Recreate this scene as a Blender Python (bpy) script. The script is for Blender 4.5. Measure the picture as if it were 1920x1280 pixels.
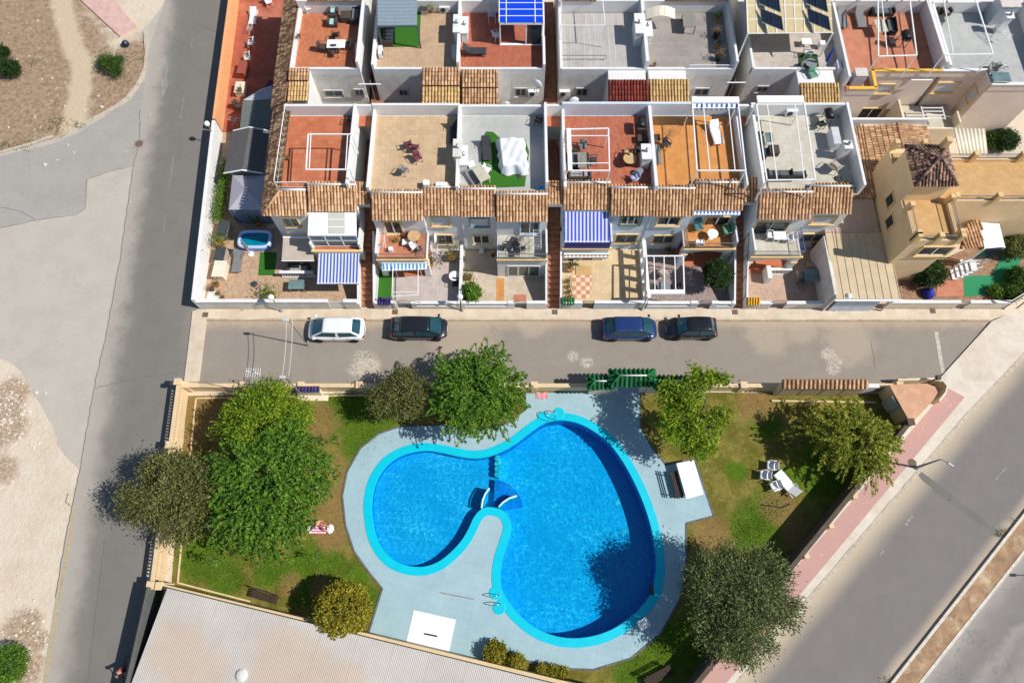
import bpy, bmesh, math, random
import numpy as np
from mathutils import Vector, Matrix
R = math.radians
random.seed(7); rng = np.random.default_rng(11)
for o in list(bpy.data.objects): bpy.data.objects.remove(o)
scene = bpy.context.scene
COL = scene.collection
# ---------------------------------------------------------------- camera (drone, pitched 21 degrees off nadir)
FPX, CAMH = 1280.0, 48.5
TILT = math.atan((1136 - 640) / FPX)
cam = bpy.data.cameras.new('camera'); cam.sensor_width = 36; cam.lens = 24; cam.clip_end = 900; cam.clip_start = 1
camo = bpy.data.objects.new('camera', cam); COL.objects.link(camo)
camo.location = (0, 0, CAMH); camo.rotation_euler = (TILT, 0, 0); scene.camera = camo
# ---------------------------------------------------------------- sky, sun, exposure
SUN_EL, SUN_AZ = R(46.5), R(102)
SUN_STRENGTH, SKY_STRENGTH, EXPOSURE = 5.0, 0.098, 0.08
world = bpy.data.worlds.new('World'); scene.world = world; world.use_nodes = True
wn = world.node_tree; wn.nodes.clear()
sk = wn.nodes.new('ShaderNodeTexSky'); sk.sky_type = 'NISHITA'; sk.sun_disc = False
sk.sun_elevation = SUN_EL; sk.sun_rotation = SUN_AZ; sk.altitude = 50; sk.air_density = 1.0; sk.dust_density = 0.3; sk.ozone_density = 1.0
bg = wn.nodes.new('ShaderNodeBackground'); bg.inputs[1].default_value = SKY_STRENGTH
wo = wn.nodes.new('ShaderNodeOutputWorld'); wn.links.new(sk.outputs[0], bg.inputs[0]); wn.links.new(bg.outputs[0], wo.inputs[0])
sl = bpy.data.lights.new('sun', 'SUN'); sl.energy = SUN_STRENGTH; sl.angle = R(0.53); sl.color = (1.0, 0.965, 0.905)
so = bpy.data.objects.new('sun', sl); COL.objects.link(so); so.location = (60, -8, 80)
sd = Vector((-math.sin(SUN_AZ) * math.cos(SUN_EL), -math.cos(SUN_AZ) * math.cos(SUN_EL), -math.sin(SUN_EL)))
so.rotation_euler = sd.to_track_quat('-Z', 'Y').to_euler()
scene.view_settings.view_transform = 'Standard'; scene.view_settings.look = 'None'
scene.view_settings.exposure = EXPOSURE; scene.view_settings.gamma = 1; scene.view_settings.use_curve_mapping = False
scene.render.engine = 'CYCLES'
scene.cycles.max_bounces = 4; scene.cycles.diffuse_bounces = 4; scene.cycles.glossy_bounces = 2; scene.cycles.transparent_max_bounces = 12; scene.cycles.caustics_reflective = False; scene.cycles.caustics_refractive = False
# ---------------------------------------------------------------- measuring: where a line of sight meets a level (or a facade)
_c, _s = math.cos(TILT), math.sin(TILT)
def P(px, py, z=0.0):
    u, v = px - 960, 640 - py
    dz = -FPX * _c + v * _s; t = (z - CAMH) / dz
    return Vector((u * t, (FPX * _s + v * _c) * t, z))
def PY(px, py, Y):
    u, v = px - 960, 640 - py
    t = Y / (FPX * _s + v * _c)
    return Vector((u * t, Y, CAMH + (-FPX * _c + v * _s) * t))
def PXx(px, py, X):
    u, v = px - 960, 640 - py
    t = X / u
    return Vector((X, (FPX * _s + v * _c) * t, CAMH + (-FPX * _c + v * _s) * t))
def PP(pts, z=0.0): return [P(a, b, z) for a, b in pts]
# ---------------------------------------------------------------- mesh building
class MB:
    def __init__(s): s.v = []; s.f = []; s.m = []; s.mi = 0; s.smooth = False
    def add(s, vs, fs):
        b = len(s.v); s.v += [tuple(q) for q in vs]; s.f += [tuple(i + b for i in f) for f in fs]; s.m += [s.mi] * len(fs); return s
    def box(s, x0, x1, y0, y1, z0, z1):
        x0, x1 = min(x0, x1), max(x0, x1); y0, y1 = min(y0, y1), max(y0, y1)
        return s.add([(x0,y0,z0),(x1,y0,z0),(x1,y1,z0),(x0,y1,z0),(x0,y0,z1),(x1,y0,z1),(x1,y1,z1),(x0,y1,z1)],
                     [(3,2,1,0),(4,5,6,7),(0,1,5,4),(1,2,6,5),(2,3,7,6),(3,0,4,7)])
    def bar(s, a, b, w, h=None, up=(0,0,1)):
        a, b = Vector(a), Vector(b); h = h or w; d = (b - a).normalized(); up = Vector(up)
        if abs(d.dot(up)) > .98: up = Vector((1,0,0))
        sx = d.cross(up).normalized() * (w / 2); sy = sx.cross(d).normalized() * (h / 2)
        q = [a-sx-sy, a+sx-sy, a+sx+sy, a-sx+sy, b-sx-sy, b+sx-sy, b+sx+sy, b-sx+sy]
        return s.add(q, [(0,1,2,3),(7,6,5,4),(4,5,1,0),(5,6,2,1),(6,7,3,2),(7,4,0,3)])
    def prism(s, pts, z0, z1):
        pts = [(p[0], p[1]) for p in pts]; n = len(pts)
        ar = sum(pts[i][0]*pts[(i+1)%n][1] - pts[(i+1)%n][0]*pts[i][1] for i in range(n))
        if ar < 0: pts = pts[::-1]
        vs = [(x,y,z0) for x,y in pts] + [(x,y,z1) for x,y in pts]
        return s.add(vs, [tuple(range(n-1,-1,-1)), tuple(range(n,2*n))] + [(i,(i+1)%n,(i+1)%n+n,i+n) for i in range(n)])
    def poly(s, pts):
        return s.add(pts, [tuple(range(len(pts)))])
    def tube(s, pts, r, n=8, r1=None, cap=True, closed=False):
        pts = [Vector(p) for p in pts]; m = len(pts); vs = []; fs = []; r1 = r if r1 is None else r1
        pu = None
        for i, p in enumerate(pts):
            if closed: d = (pts[(i+1)%m] - pts[i-1]).normalized()
            else: d = (pts[min(i+1,m-1)] - pts[max(i-1,0)]).normalized()
            if pu is None:
                up = Vector((0,0,1)) if abs(d.z) < .95 else Vector((1,0,0))
                a = d.cross(up).normalized()
            else:
                a = (pu - d * pu.dot(d)).normalized()
            pu = a; b = d.cross(a); rr = r + (r1 - r) * i / max(1, m-1)
            for k in range(n):
                t = 2*math.pi*k/n; vs.append(p + (a*math.cos(t) + b*math.sin(t)) * rr)
        for i in range(m if closed else m-1):
            j = (i+1) % m
            for k in range(n): fs.append((i*n+k, i*n+(k+1)%n, j*n+(k+1)%n, j*n+k))
        if cap and not closed: fs += [tuple(range(n-1,-1,-1)), tuple(range((m-1)*n, m*n))]
        return s.add(vs, fs)
    def lathe(s, prof, c=(0,0,0), n=16):
        c = Vector(c); vs = []; fs = []; m = len(prof)
        for r, z in prof:
            for k in range(n):
                t = 2*math.pi*k/n; vs.append((c.x + r*math.cos(t), c.y + r*math.sin(t), c.z + z))
        for i in range(m-1):
            for k in range(n): fs.append((i*n+k, i*n+(k+1)%n, (i+1)*n+(k+1)%n, (i+1)*n+k))
        if prof[0][0] > 1e-4: fs.append(tuple(range(n-1,-1,-1)))
        if prof[-1][0] > 1e-4: fs.append(tuple(range((m-1)*n, m*n)))
        return s.add(vs, fs)
    def cyl(s, c, r, z0, z1, n=16, r1=None): return s.lathe([(r, z0), (r if r1 is None else r1, z1)], c, n)
    def grid(s, fn, nu, nv):
        vs = [fn(i/nu, j/nv) for j in range(nv+1) for i in range(nu+1)]
        fs = [(j*(nu+1)+i, j*(nu+1)+i+1, (j+1)*(nu+1)+i+1, (j+1)*(nu+1)+i) for j in range(nv) for i in range(nu)]
        return s.add(vs, fs)
    def build(s, name, mats, parent=None, bevel=0, smooth=False, kind=None, solid=0):
        me = bpy.data.meshes.new(name); me.from_pydata(s.v, [], s.f)
        if parent is not None:
            off = ORG.get(parent.name, Vector((0,0,0))); me.transform(Matrix.Translation(-off))
        mats = mats if isinstance(mats, (list, tuple)) else [mats]
        for m in mats: me.materials.append(m)
        if any(s.m): me.polygons.foreach_set('material_index', s.m)
        if smooth: me.polygons.foreach_set('use_smooth', [True]*len(s.f))
        me.update()
        o = bpy.data.objects.new(name, me); COL.objects.link(o)
        if parent is not None: o.parent = parent
        if bevel:
            b = o.modifiers.new('b', 'BEVEL'); b.width = bevel; b.segments = 2; b.limit_method = 'ANGLE'; b.angle_limit = R(40)
        if solid:
            q = o.modifiers.new('s', 'SOLIDIFY'); q.thickness = solid; q.offset = 0
        if kind: o['kind'] = kind
        return o
ORG = {}
def thing(name, label, cat, loc=(0,0,0), group=None):
    o = bpy.data.objects.new(name, None); COL.objects.link(o); o.empty_display_size = .3
    o.location = loc; ORG[o.name] = Vector(loc); o['label'] = label; o['category'] = cat
    if group: o['group'] = group
    return o
def tag(o, label, cat, group=None):
    o['label'] = label; o['category'] = cat
    if group: o['group'] = group
    return o
def struct(o): o['kind'] = 'structure'; return o
def copy_tree(o, parent=None):
    c = o.copy(); COL.objects.link(c); c.parent = parent
    for ch in list(o.children): copy_tree(ch, c)
    return c
PROTO = {}
def place(key, maker, label, loc, rz=0, group=None, scale=1):
    """first use builds the thing at the origin, later uses copy it with its parts"""
    if key not in PROTO:
        o = maker(); PROTO[key] = o
    else: o = copy_tree(PROTO[key])
    o['label'] = label
    if group: o['group'] = group
    elif 'group' in o: del o['group']
    o.location = loc; o.rotation_euler = (0, 0, R(rz)); o.scale = (scale,)*3
    return o
# ---------------------------------------------------------------- materials
def lin(c):
    c /= 255.0
    return c/12.92 if c <= .04045 else ((c+.055)/1.055)**2.4
KEY = 1.32          # light on a level sunlit surface: photographed tone -> surface colour
def C(r, g, b, k=None): return tuple(min(.88, lin(x)/(k or KEY)) for x in (r, g, b)) + (1,)
class NT:
    def __init__(s, name):
        s.mat = bpy.data.materials.new(name); s.mat.use_nodes = True; s.t = s.mat.node_tree; s.t.nodes.clear()
        s.out = s.t.nodes.new('ShaderNodeOutputMaterial')
    def n(s, typ, ins=None, **at):
        nd = s.t.nodes.new('ShaderNode' + typ)
        for k, v in at.items(): setattr(nd, k, v)
        for k, v in (ins or {}).items():
            sk = nd.inputs[k]
            if isinstance(v, bpy.types.NodeSocket): s.t.links.new(v, sk)
            else: sk.default_value = v
        return nd
    def pos(s): return s.n('NewGeometry').outputs['Position']
    def math(s, op, a, b=0.0, c=None, clamp=False):
        ins = {0: a, 1: b}
        if c is not None: ins[2] = c
        return s.n('Math', ins, operation=op, use_clamp=clamp).outputs[0]
    def noise(s, scale, detail=4, rough=.6, vec=None, dist=0.0):
        ins = {'Scale': scale, 'Detail': detail, 'Roughness': rough, 'Distortion': dist}
        ins['Vector'] = vec if vec is not None else s.pos()
        return s.n('TexNoise', ins).outputs[0]
    def ramp(s, fac, stops, interp='LINEAR'):
        r = s.n('ValToRGB', {0: fac}); e = r.color_ramp.elements; r.color_ramp.interpolation = interp
        while len(e) > 1: e.remove(e[-1])
        e[0].position = stops[0][0]; e[0].color = cc(stops[0][1])
        for p, c in stops[1:]:
            q = e.new(p); q.color = cc(c)
        return r.outputs[0]
    def mix(s, fac, a, b, blend='MIX'):
        m = s.n('Mix', data_type='RGBA', blend_type=blend); m.clamp_factor = True
        for k, v in ((0, fac), (6, a), (7, b)):
            if isinstance(v, bpy.types.NodeSocket): s.t.links.new(v, m.inputs[k])
            elif k == 0: m.inputs[0].default_value = v
            else: m.inputs[k].default_value = cc(v)
        return m.outputs[2]
    def rmap(s, v, a, b, c=0.0, d=1.0): return s.n('MapRange', {0: v, 1: a, 2: b, 3: c, 4: d}, interpolation_type='SMOOTHSTEP').outputs[0]
    def bsdf(s, col, rough=.85, spec=.3, metal=0.0, bump=None, bstr=.3, bdist=.02, **kw):
        ins = {'Base Color': col, 'Roughness': rough, 'Specular IOR Level': spec, 'Metallic': metal}; ins.update(kw)
        if bump is not None: ins['Normal'] = s.n('Bump', {'Height': bump, 'Strength': bstr, 'Distance': bdist}).outputs[0]
        b = s.n('BsdfPrincipled', ins); s.t.links.new(b.outputs[0], s.out.inputs[0]); return b
    def line(s, p, q, vec=None):
        """signed distance in metres from the line p->q (positive to the left of it)"""
        d = Vector((q[0]-p[0], q[1]-p[1], 0)).normalized(); nrm = Vector((-d.y, d.x, 0))
        dt = s.n('VectorMath', {0: vec if vec is not None else s.pos(), 1: nrm}, operation='DOT_PRODUCT').outputs['Value']
        return s.math('SUBTRACT', dt, nrm.x*p[0] + nrm.y*p[1])
    def blobs(s, lst, vec=None):
        """1 inside any of the round patches (x, y, radius), soft and ragged at the rim"""
        acc = None; vec = vec if vec is not None else s.pos()
        wob = s.math('MULTIPLY', s.math('SUBTRACT', s.noise(.9, 5, .65), .5), 1.1)
        for x, y, r in lst:
            d = s.n('VectorMath', {0: s.n('VectorMath', {0: vec, 1: (x, y, 0)}, operation='SUBTRACT').outputs[0], 1: (1, 1, 0)}, operation='MULTIPLY').outputs[0]
            L = s.n('VectorMath', {0: d}, operation='LENGTH').outputs['Value']
            L = s.math('ADD', s.math('DIVIDE', L, r), wob)
            acc = L if acc is None else s.math('MINIMUM', acc, L)
        return s.rmap(acc, .55, 1.15, 1.0, 0.0)
def cc(c):
    if isinstance(c, bpy.types.NodeSocket): return c
    return tuple(c) if len(c) == 4 else tuple(c) + (1,)
MATS = {}
def mat(name, col, rough=.8, var=.10, scale=2.5, bump=.0, bscale=40, spec=.3, metal=0, col2=None, stain=0.0, **kw):
    if name in MATS: return MATS[name]
    t = NT(name); f = t.noise(scale, 5, .65)
    lo = tuple(x*(1-var*1.6) for x in col[:3]); hi = tuple(min(1, x*(1+var)) for x in col[:3])
    c = t.ramp(f, [(.3, lo), (.72, hi)])
    if col2: c = t.mix(t.rmap(t.noise(scale*.35, 5, .7), .5, .68), c, col2)
    if stain:
        st = t.n('VectorMath', {0: t.pos(), 1: (3.0, 3.0, .35)}, operation='MULTIPLY').outputs[0]
        s2 = t.rmap(t.noise(1.3, 6, .7, st), .5, .8, 0, stain)
        c = t.mix(s2, c, tuple(x*.35 for x in col[:3]))
    t.bsdf(c, rough, spec, metal, t.noise(bscale, 3) if bump else None, bump, .02, **kw)
    MATS[name] = t.mat; return t.mat
def tilefloor(name, col, col2, size=.3, grout=(.5,.45,.4), var=.5, mortar=.02, off=0.0, rough=.6, rot=0.0, ratio=1.0):
    if name in MATS: return MATS[name]
    t = NT(name); v = t.pos()
    if rot: v = t.n('Mapping', {0: v, 'Rotation': (0,0,rot)}).outputs[0]
    b = t.n('TexBrick', {'Vector': v, 'Color1': cc(col), 'Color2': cc(col2), 'Mortar': cc(grout), 'Scale': 1.0, 'Mortar Size': mortar*size/2, 'Brick Width': size*ratio, 'Row Height': size, 'Bias': 0.0}, offset=off)
    n = t.noise(1.1, 6, .7)
    c = t.mix(t.rmap(n, .35, .75, 0, .45), b.outputs[0], t.mix(1.0, b.outputs[0], (.62,.58,.55), 'MULTIPLY'))
    c = t.mix(t.rmap(t.noise(9, 4, .7), .5, .85, 0, .35), c, t.mix(1.0, c, (1.25,1.2,1.15), 'MULTIPLY'))
    c = t.mix(t.rmap(t.noise(4.2, 5, .8), .55, .74, 0, .38), c, t.mix(1.0, c, (.6,.55,.5), 'MULTIPLY'))
    t.bsdf(c, rough, .35, 0, t.math('SUBTRACT', 1.0, b.outputs[1]), .3, .01)
    MATS[name] = t.mat; return t.mat
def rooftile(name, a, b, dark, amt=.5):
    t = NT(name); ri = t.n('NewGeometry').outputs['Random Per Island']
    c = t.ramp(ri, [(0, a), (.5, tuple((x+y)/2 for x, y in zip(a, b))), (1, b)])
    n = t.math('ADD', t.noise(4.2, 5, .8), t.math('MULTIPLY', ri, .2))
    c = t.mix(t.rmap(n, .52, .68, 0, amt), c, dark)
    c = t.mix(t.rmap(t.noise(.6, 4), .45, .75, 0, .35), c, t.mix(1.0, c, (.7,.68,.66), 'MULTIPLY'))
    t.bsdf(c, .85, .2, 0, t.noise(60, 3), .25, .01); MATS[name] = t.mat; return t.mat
def stripes(name, a, b, width, axis=0, frac=.5, rough=.7):
    t = NT(name); sx = t.n('SeparateXYZ', {0: t.pos()}).outputs[axis]
    f = t.math('FRACT', t.math('DIVIDE', sx, width)); m = t.math('GREATER_THAN', f, frac)
    c = t.mix(m, a, b); c = t.mix(t.rmap(t.noise(3, 4), .4, .8, 0, .25), c, t.mix(1.0, c, (.75,.75,.8), 'MULTIPLY'))
    t.bsdf(c, rough, .25); MATS[name] = t.mat; return t.mat
def leafmat(name, stops, transl=.35):
    t = NT(name); ri = t.n('NewGeometry').outputs['Random Per Island']
    f = t.math('ADD', t.math('MULTIPLY', ri, .7), t.math('MULTIPLY', t.noise(.75, 3), .55))
    f = t.math('SUBTRACT', f, .12)
    c = t.ramp(f, stops)
    d = t.n('BsdfPrincipled', {'Base Color': c, 'Roughness': .55, 'Specular IOR Level': .25})
    tr = t.n('BsdfTranslucent', {0: t.mix(1.0, c, (1.3,1.25,.6), 'MULTIPLY')})
    m = t.n('MixShader', {0: transl, 1: d.outputs[0], 2: tr.outputs[0]}); t.t.links.new(m.outputs[0], t.out.inputs[0])
    MATS[name] = t.mat; return t.mat
WHITE = mat('white_stucco', (.71,.70,.685), .85, .04, 1.2, .25, 30, stain=.10)
WHITE_OLD = mat('weathered_white_render', (.66,.635,.59), .9, .12, .8, .3, 25, stain=.5)
BLUEWH = mat('pale_blue_stucco', (.58,.65,.72), .85, .05, 1.2, .25, 30, stain=.1)
CREAM = mat('cream_stucco', (.72,.62,.47), .9, .06, 1.2, .25, 30, stain=.12)
PINKISH = mat('pink_beige_stucco', (.72,.61,.53), .9, .06, .8, .25, 30, stain=.22)
YELLOWV = mat('ochre_stucco', (.76,.56,.33), .9, .06, 1.0, .25, 30, stain=.12)
YTRIM = mat('yellow_paint', (.78,.45,.06), .7, .08)
PTRIM = mat('pale_yellow_paint', (.78,.56,.25), .7, .08)
ORANGEW = mat('orange_stucco', (.74,.36,.16), .85, .08, 1.0, .2)
WPAINT = mat('white_metal_paint', (.82,.82,.81), .45, .02)
GREYMET = mat('grey_metal', (.30,.31,.32), .4, .08, metal=.6)
STEEL = mat('brushed_steel', (.55,.56,.57), .28, .05, metal=1)
BLACK = mat('black_plastic', (.018,.018,.02), .45, .2)
DARKGREY = mat('dark_grey_plastic', (.055,.058,.062), .55, .15)
GREYP = mat('grey_textilene', (.20,.20,.20), .7, .1, 8)
WPLAST = mat('white_plastic', (.80,.80,.80), .35, .02)
CANVAS = mat('beige_canvas', (.46,.39,.32), .85, .08)
CREAMP = mat('cream_plastic', (.72,.66,.52), .5, .06)
WOOD = mat('brown_wood', (.17,.085,.045), .65, .3, 6)
PALEWOOD = mat('pale_wood', (.55,.36,.18), .6, .15, 6)
DARKWOOD = mat('dark_bench_wood', (.055,.032,.024), .7, .3, 8)
RATTAN = mat('brown_rattan', (.075,.058,.048), .75, .25, 30)
WICKERL = mat('light_wicker', (.42,.37,.31), .75, .2, 30)
TEALC = mat('mint_cushion', (.38,.60,.55), .85, .06)
TERRAP = mat('terracotta_pot', (.42,.17,.08), .75, .15)
BLUEP = mat('blue_fabric', (.03,.06,.35), .7, .15)
REDP = mat('red_fabric', (.45,.05,.04), .7, .15)
GREENP = mat('green_paint', (.01,.14,.05), .5, .15)
TURF = mat('artificial_turf', (.035,.15,.012), .9, .25, 25, .5, 90)
def glassmat(name, col, rough=.06):
    t = NT(name); c = t.ramp(t.noise(1.2, 3), [(.3, tuple(x*.5 for x in col)), (.8, col)])
    t.bsdf(c, rough, .6); MATS[name] = t.mat; return t.mat
GLASS = glassmat('window_glass', (.045,.06,.075))
GLASST = glassmat('table_glass', (.20,.30,.30))
CARGLASS = glassmat('car_glass', (.02,.09,.12), .04)
SHUTTER = mat('window_shutter', (.55,.56,.58), .6, .05)
TILES = rooftile('clay_roof_tiles', (.64,.41,.235,1), (.54,.29,.145,1), (.10,.06,.04,1), .45)
TILEY = rooftile('yellow_clay_tiles', (.66,.45,.20,1), (.58,.36,.15,1), (.18,.10,.05,1), .3)
TILES_SHADE = rooftile('shaded_patina_tiles', (.56,.36,.21,1), (.40,.22,.12,1), (.06,.036,.026,1), .75)  # patina tiles, with the west slopes' shade darkened into the colour
TILEG = rooftile('glazed_green_tiles', (.02,.20,.055,1), (.012,.13,.04,1), (.006,.05,.02,1), .4)
TILEB = rooftile('glazed_blue_tiles', (.03,.03,.22,1), (.02,.02,.15,1), (.01,.01,.06,1), .4)
TILER = rooftile('red_corrugated', (.26,.04,.03,1), (.17,.025,.02,1), (.06,.015,.012,1), .5)
PAN = mat('tile_bedding', (.24,.13,.07), .9, .25, 6)
# ================================================================ GROUND
def sheet(name, pts, z, m, px=True):
    q = [P(a, b, 0) for a, b in pts] if px else [Vector((a, b, 0)) for a, b in pts]
    mb = MB(); mb.poly([(v.x, v.y, z) for v in q]); o = mb.build(name, m)
    if o.data.polygons[0].normal.z < 0: o.data.flip_normals()
    return struct(o)
def rag(pts, amp=4, step=14, seed=1):
    r = random.Random(seed); out = []
    for (a, b), (c, d) in zip(pts, pts[1:]):
        n = max(1, int(math.hypot(c-a, d-b)/step))
        for i in range(n): out.append((a+(c-a)*i/n + r.uniform(-amp, amp), b+(d-b)*i/n + r.uniform(-amp, amp)))
    out.append(pts[-1]); return out
def dirt_material():
    t = NT('dry_dirt')
    n1 = t.noise(.35, 6, .7); n2 = t.noise(2.2, 6, .72); n3 = t.noise(9, 4, .7)
    c = t.ramp(n1, [(.3, C(222,202,176)), (.55, C(236,220,198)), (.75, C(218,194,164))])
    # trodden top lot: dead grass between bare paths
    g = t.math('ADD', t.math('MULTIPLY', n2, .65), t.math('MULTIPLY', n3, .45))
    dry = t.ramp(g, [(.35, C(96,74,56)), (.5, C(150,122,98)), (.62, C(186,156,126)), (.75, C(214,188,152))])
    lot = t.blobs([tuple(P(*q).xy)+(r,) for q, r in (((30,60),9), ((110,90),5.5), ((60,190),6.5), ((205,150),4.5), ((250,110),2.8), ((215,215),3), ((20,20),9), ((0,250),4), ((-90,120),14))])
    c = t.mix(t.math('MULTIPLY', lot, .9), c, dry)
    pk = [(112,-10),(120,25),(128,60),(140,95),(155,122),(151,150),(148,180),(140,212),(134,242)]; path = t.blobs([((P(*a)*(1-k/4)+P(*b)*k/4).x, (P(*a)*(1-k/4)+P(*b)*k/4).y, 1.15) for a, b in zip(pk, pk[1:]) for k in range(4)])
    c = t.mix(t.math('MULTIPLY', path, .85), c, C(226,204,172))
    rub = t.blobs([tuple(P(*q).xy)+(r,) for q, r in (((20,740),1.6), ((10,770),1.5), ((25,800),1.2), ((5,880),1.2), ((40,1180),1.5), ((0,800),2), ((70,1200),.9), ((55,1255),1.2))])
    c = t.mix(t.math('MULTIPLY', rub, .8), c, t.ramp(t.noise(4.5, 6, .75), [(.35, C(120,92,70)), (.55, C(196,168,138)), (.68, C(238,230,218))]))
    t.bsdf(c, .95, .15, 0, t.math('ADD', t.noise(14, 5, .7), t.math('MULTIPLY', t.noise(3, 4), 1.5)), .7, .06); return t.mat
DIRT = dirt_material()
g = MB(); g.poly([(-260,-160,-.03),(260,-160,-.03),(260,260,-.03),(-260,260,-.03)]); struct(g.build('ground', DIRT))
# the ground under the pool basin is open: rebuilt as four strips round it
gx0, gx1, gy0, gy1 = -13.6, 12.3, -2.3, 14.2
og = bpy.data.objects['ground']; me = og.data; me.clear_geometry()
gm = MB()
for x0, x1, y0, y1 in ((-260,gx0,-160,260), (gx1,260,-160,260), (gx0,gx1,gy1,260), (gx0,gx1,-160,gy0)): gm.poly([(x0,y0,-.03),(x1,y0,-.03),(x1,y1,-.03),(x0,y1,-.03)])
me.from_pydata(gm.v, [], gm.f); me.update()

def asphalt(name, base, ramps, light=C(205,192,174), seams=True, cracks=.0, extra=None):
    t = NT(name); n = t.noise(.55, 6, .7); f = t.noise(18, 4, .8)
    c = t.mix(t.rmap(n, .35, .7, 0, .5), base, tuple(x*.80 for x in base[:3]))
    wob = t.math('MULTIPLY', t.math('SUBTRACT', t.noise(.5, 5, .65), .5), 2.0)
    for (p, q, stops) in ramps:                                   # dust and tyre bands measured in metres across the lane
        d = t.math('ADD', t.line(P(*p), P(*q)), wob); lo, hi = stops[0][0], stops[-1][0]
        rr = t.ramp(t.math('DIVIDE', t.math('SUBTRACT', d, lo), hi-lo), [((s[0]-lo)/(hi-lo), (s[1],)*3) for s in stops])
        c = t.mix(rr, c, light)
    if extra: c = extra(t, c)
    c = t.mix(t.rmap(f, .45, .8, 0, .3), c, tuple(x*1.35 for x in base[:3]))
    c = t.mix(t.rmap(t.noise(45, 2, .8), .55, .8, 0, .35), c, tuple(x*.45 for x in base[:3]))
    if cracks:
        v = t.n('TexVoronoi', {'Vector': t.n('VectorMath', {0: t.pos(), 1: t.n('VectorMath', {0: t.n('TexNoise', {'Vector': t.pos(), 'Scale': 1.2, 'Detail': 4}).outputs[1], 'Scale': 1.1}, operation='SCALE').outputs[0]}, operation='ADD').outputs[0], 'Scale': .16}, feature='DISTANCE_TO_EDGE').outputs[0]
        c = t.mix(t.rmap(v, .0, .006, cracks, 0), c, tuple(x*.4 for x in base[:3]))
    t.bsdf(c, .9, .25, 0, t.noise(70, 3, .8), .5, .012); return t.mat
# left: pale concrete apron, its darker patch, then the road along the wall
CONC = asphalt('worn_concrete', C(203,194,181), [], cracks=.14)
struct(sheet('concrete_apron', rag([(-60,300),(0,286),(60,272),(112,258),(150,240),(200,210),(245,180),(272,135),(274,100),(266,60),(330,-20)], 2, 20, 3) + [(330,300),(300,700),(210,900)] + rag([(150,880),(120,850),(96,800),(78,760),(58,725),(40,700),(0,668),(-60,660)], 4, 16, 5), .0, CONC))
PATCH = asphalt('grey_asphalt_patch', C(181,176,168), [], cracks=.2)
sheet('asphalt_patch', rag([(-60,305),(0,293),(62,279),(114,264),(154,244),(202,214),(247,184),(268,150),(270,170),(262,262),(252,310),(205,322),(164,336),(160,390),(146,400),(70,412),(0,427),(-60,430)], 1.2, 18, 4), .004, PATCH)
# signed distance is positive to the left of travel; run the seam upward so that the road lies on its right
ROADL = asphalt('road_asphalt_wall_side', C(134,129,122), [((90,1200),(262,200),[(-9.5,.22),(-7.5,.30),(-6.2,.05),(-3.0,.0),(-2.1,.08),(-1.0,.72),(0,.9)])], light=C(196,187,174), cracks=.14)
struct(sheet('road', [(330,-60),(276,100),(262,262),(250,310),(226,480),(196,640),(176,730),(152,870),(120,1020),(92,1200),(76,1310),(250,1310),(272,1100),(347,716),(362,585),(378,575),(412,270),(447,-10),(452,-60)], .008, ROADL))
YLINE = mat('worn_yellow_paint', C(204,180,126), .8, .2, 3)
m = MB()
ln = [(141,948),(130,1010),(118,1080),(108,1140),(98,1200),(84,1290)]
for (a,b),(c,d) in zip(ln, ln[1:]):
    p, q = P(a,b), P(c,d); sd_ = Vector((.07,0,0)); m.poly([p-sd_+Vector((0,0,.013)), q-sd_+Vector((0,0,.013)), q+sd_+Vector((0,0,.013)), p+sd_+Vector((0,0,.013))])
struct(m.build('road_marking', YLINE))
def worn_white(name):
    t = NT(name); a = t.rmap(t.noise(6, 5, .75), .42, .62, 0, .55); b = t.n('BsdfPrincipled', {'Base Color': C(225,220,212), 'Roughness': .85})
    tr = t.n('BsdfTransparent'); m = t.n('MixShader', {0: a, 1: tr.outputs[0], 2: b.outputs[0]}); t.t.links.new(m.outputs[0], t.out.inputs[0]); return t.mat
WLINE = worn_white('worn_white_paint')
def marking(pts, z=.013):
    m = MB(); m.poly([(P(a,b).x, P(a,b).y, z) for a, b in pts]); o = m.build('road_marking', WLINE)
    if o.data.polygons[0].normal.z < 0: o.data.flip_normals()
    struct(o)
marking([(302,150),(318,151),(304,187)]); marking([(315,96),(317,96),(312,150),(308,150)]); marking([(303,104),(305,102),(313,112),(316,99),(315,118),(306,124),(296,134),(293,146),(294,125),(300,112)])
for s in ((360,70,358,90), (345,180,338,222), (325,290,316,358), (310,400,305,440)): marking([(s[0],s[1]),(s[0]+1.3,s[1]),(s[2]+1.3,s[3]),(s[2],s[3])])
CRK = mat('crack_filler', C(128,121,114), .9, .2)
def crack(pts, w=.035, seed=1):
    q = [P(a, b) for a, b in rag(pts, 1.0, 9, seed)]; mb = MB()
    for a, b in zip(q, q[1:]):
        n = Vector((-(b-a).y, (b-a).x, 0)).normalized()*w/2; z = Vector((0,0,.0245)); mb.poly([a-n+z, b-n+z, b+n+z, a+n+z])
    struct(mb.build('road_crack', CRK))
for i, (pts, w) in enumerate((([(262,205),(262,262),(250,310),(226,480),(196,640),(176,730),(152,870),(122,1015),(104,1120)], .05), ([(196,1012),(188,1080),(180,1150),(170,1225),(164,1290)], .04), ([(178,728),(230,715),(285,704),(335,700)], .05), ([(365,42),(385,52),(407,61)], .06), ([(163,337),(160,392),(140,403),(68,413),(0,428)], .04), ([(250,310),(205,322),(163,337)], .03), ([(0,388),(40,396),(66,412)], .035), ([(1882,878),(1790,985),(1650,1145),(1530,1285)], .0), ([(1634,640),(1640,690)], .03), ([(128,925),(124,940),(133,948)], .05), ([(300,1010),(380,1006)], .0))):
    if w: crack(pts, w, i)
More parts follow.
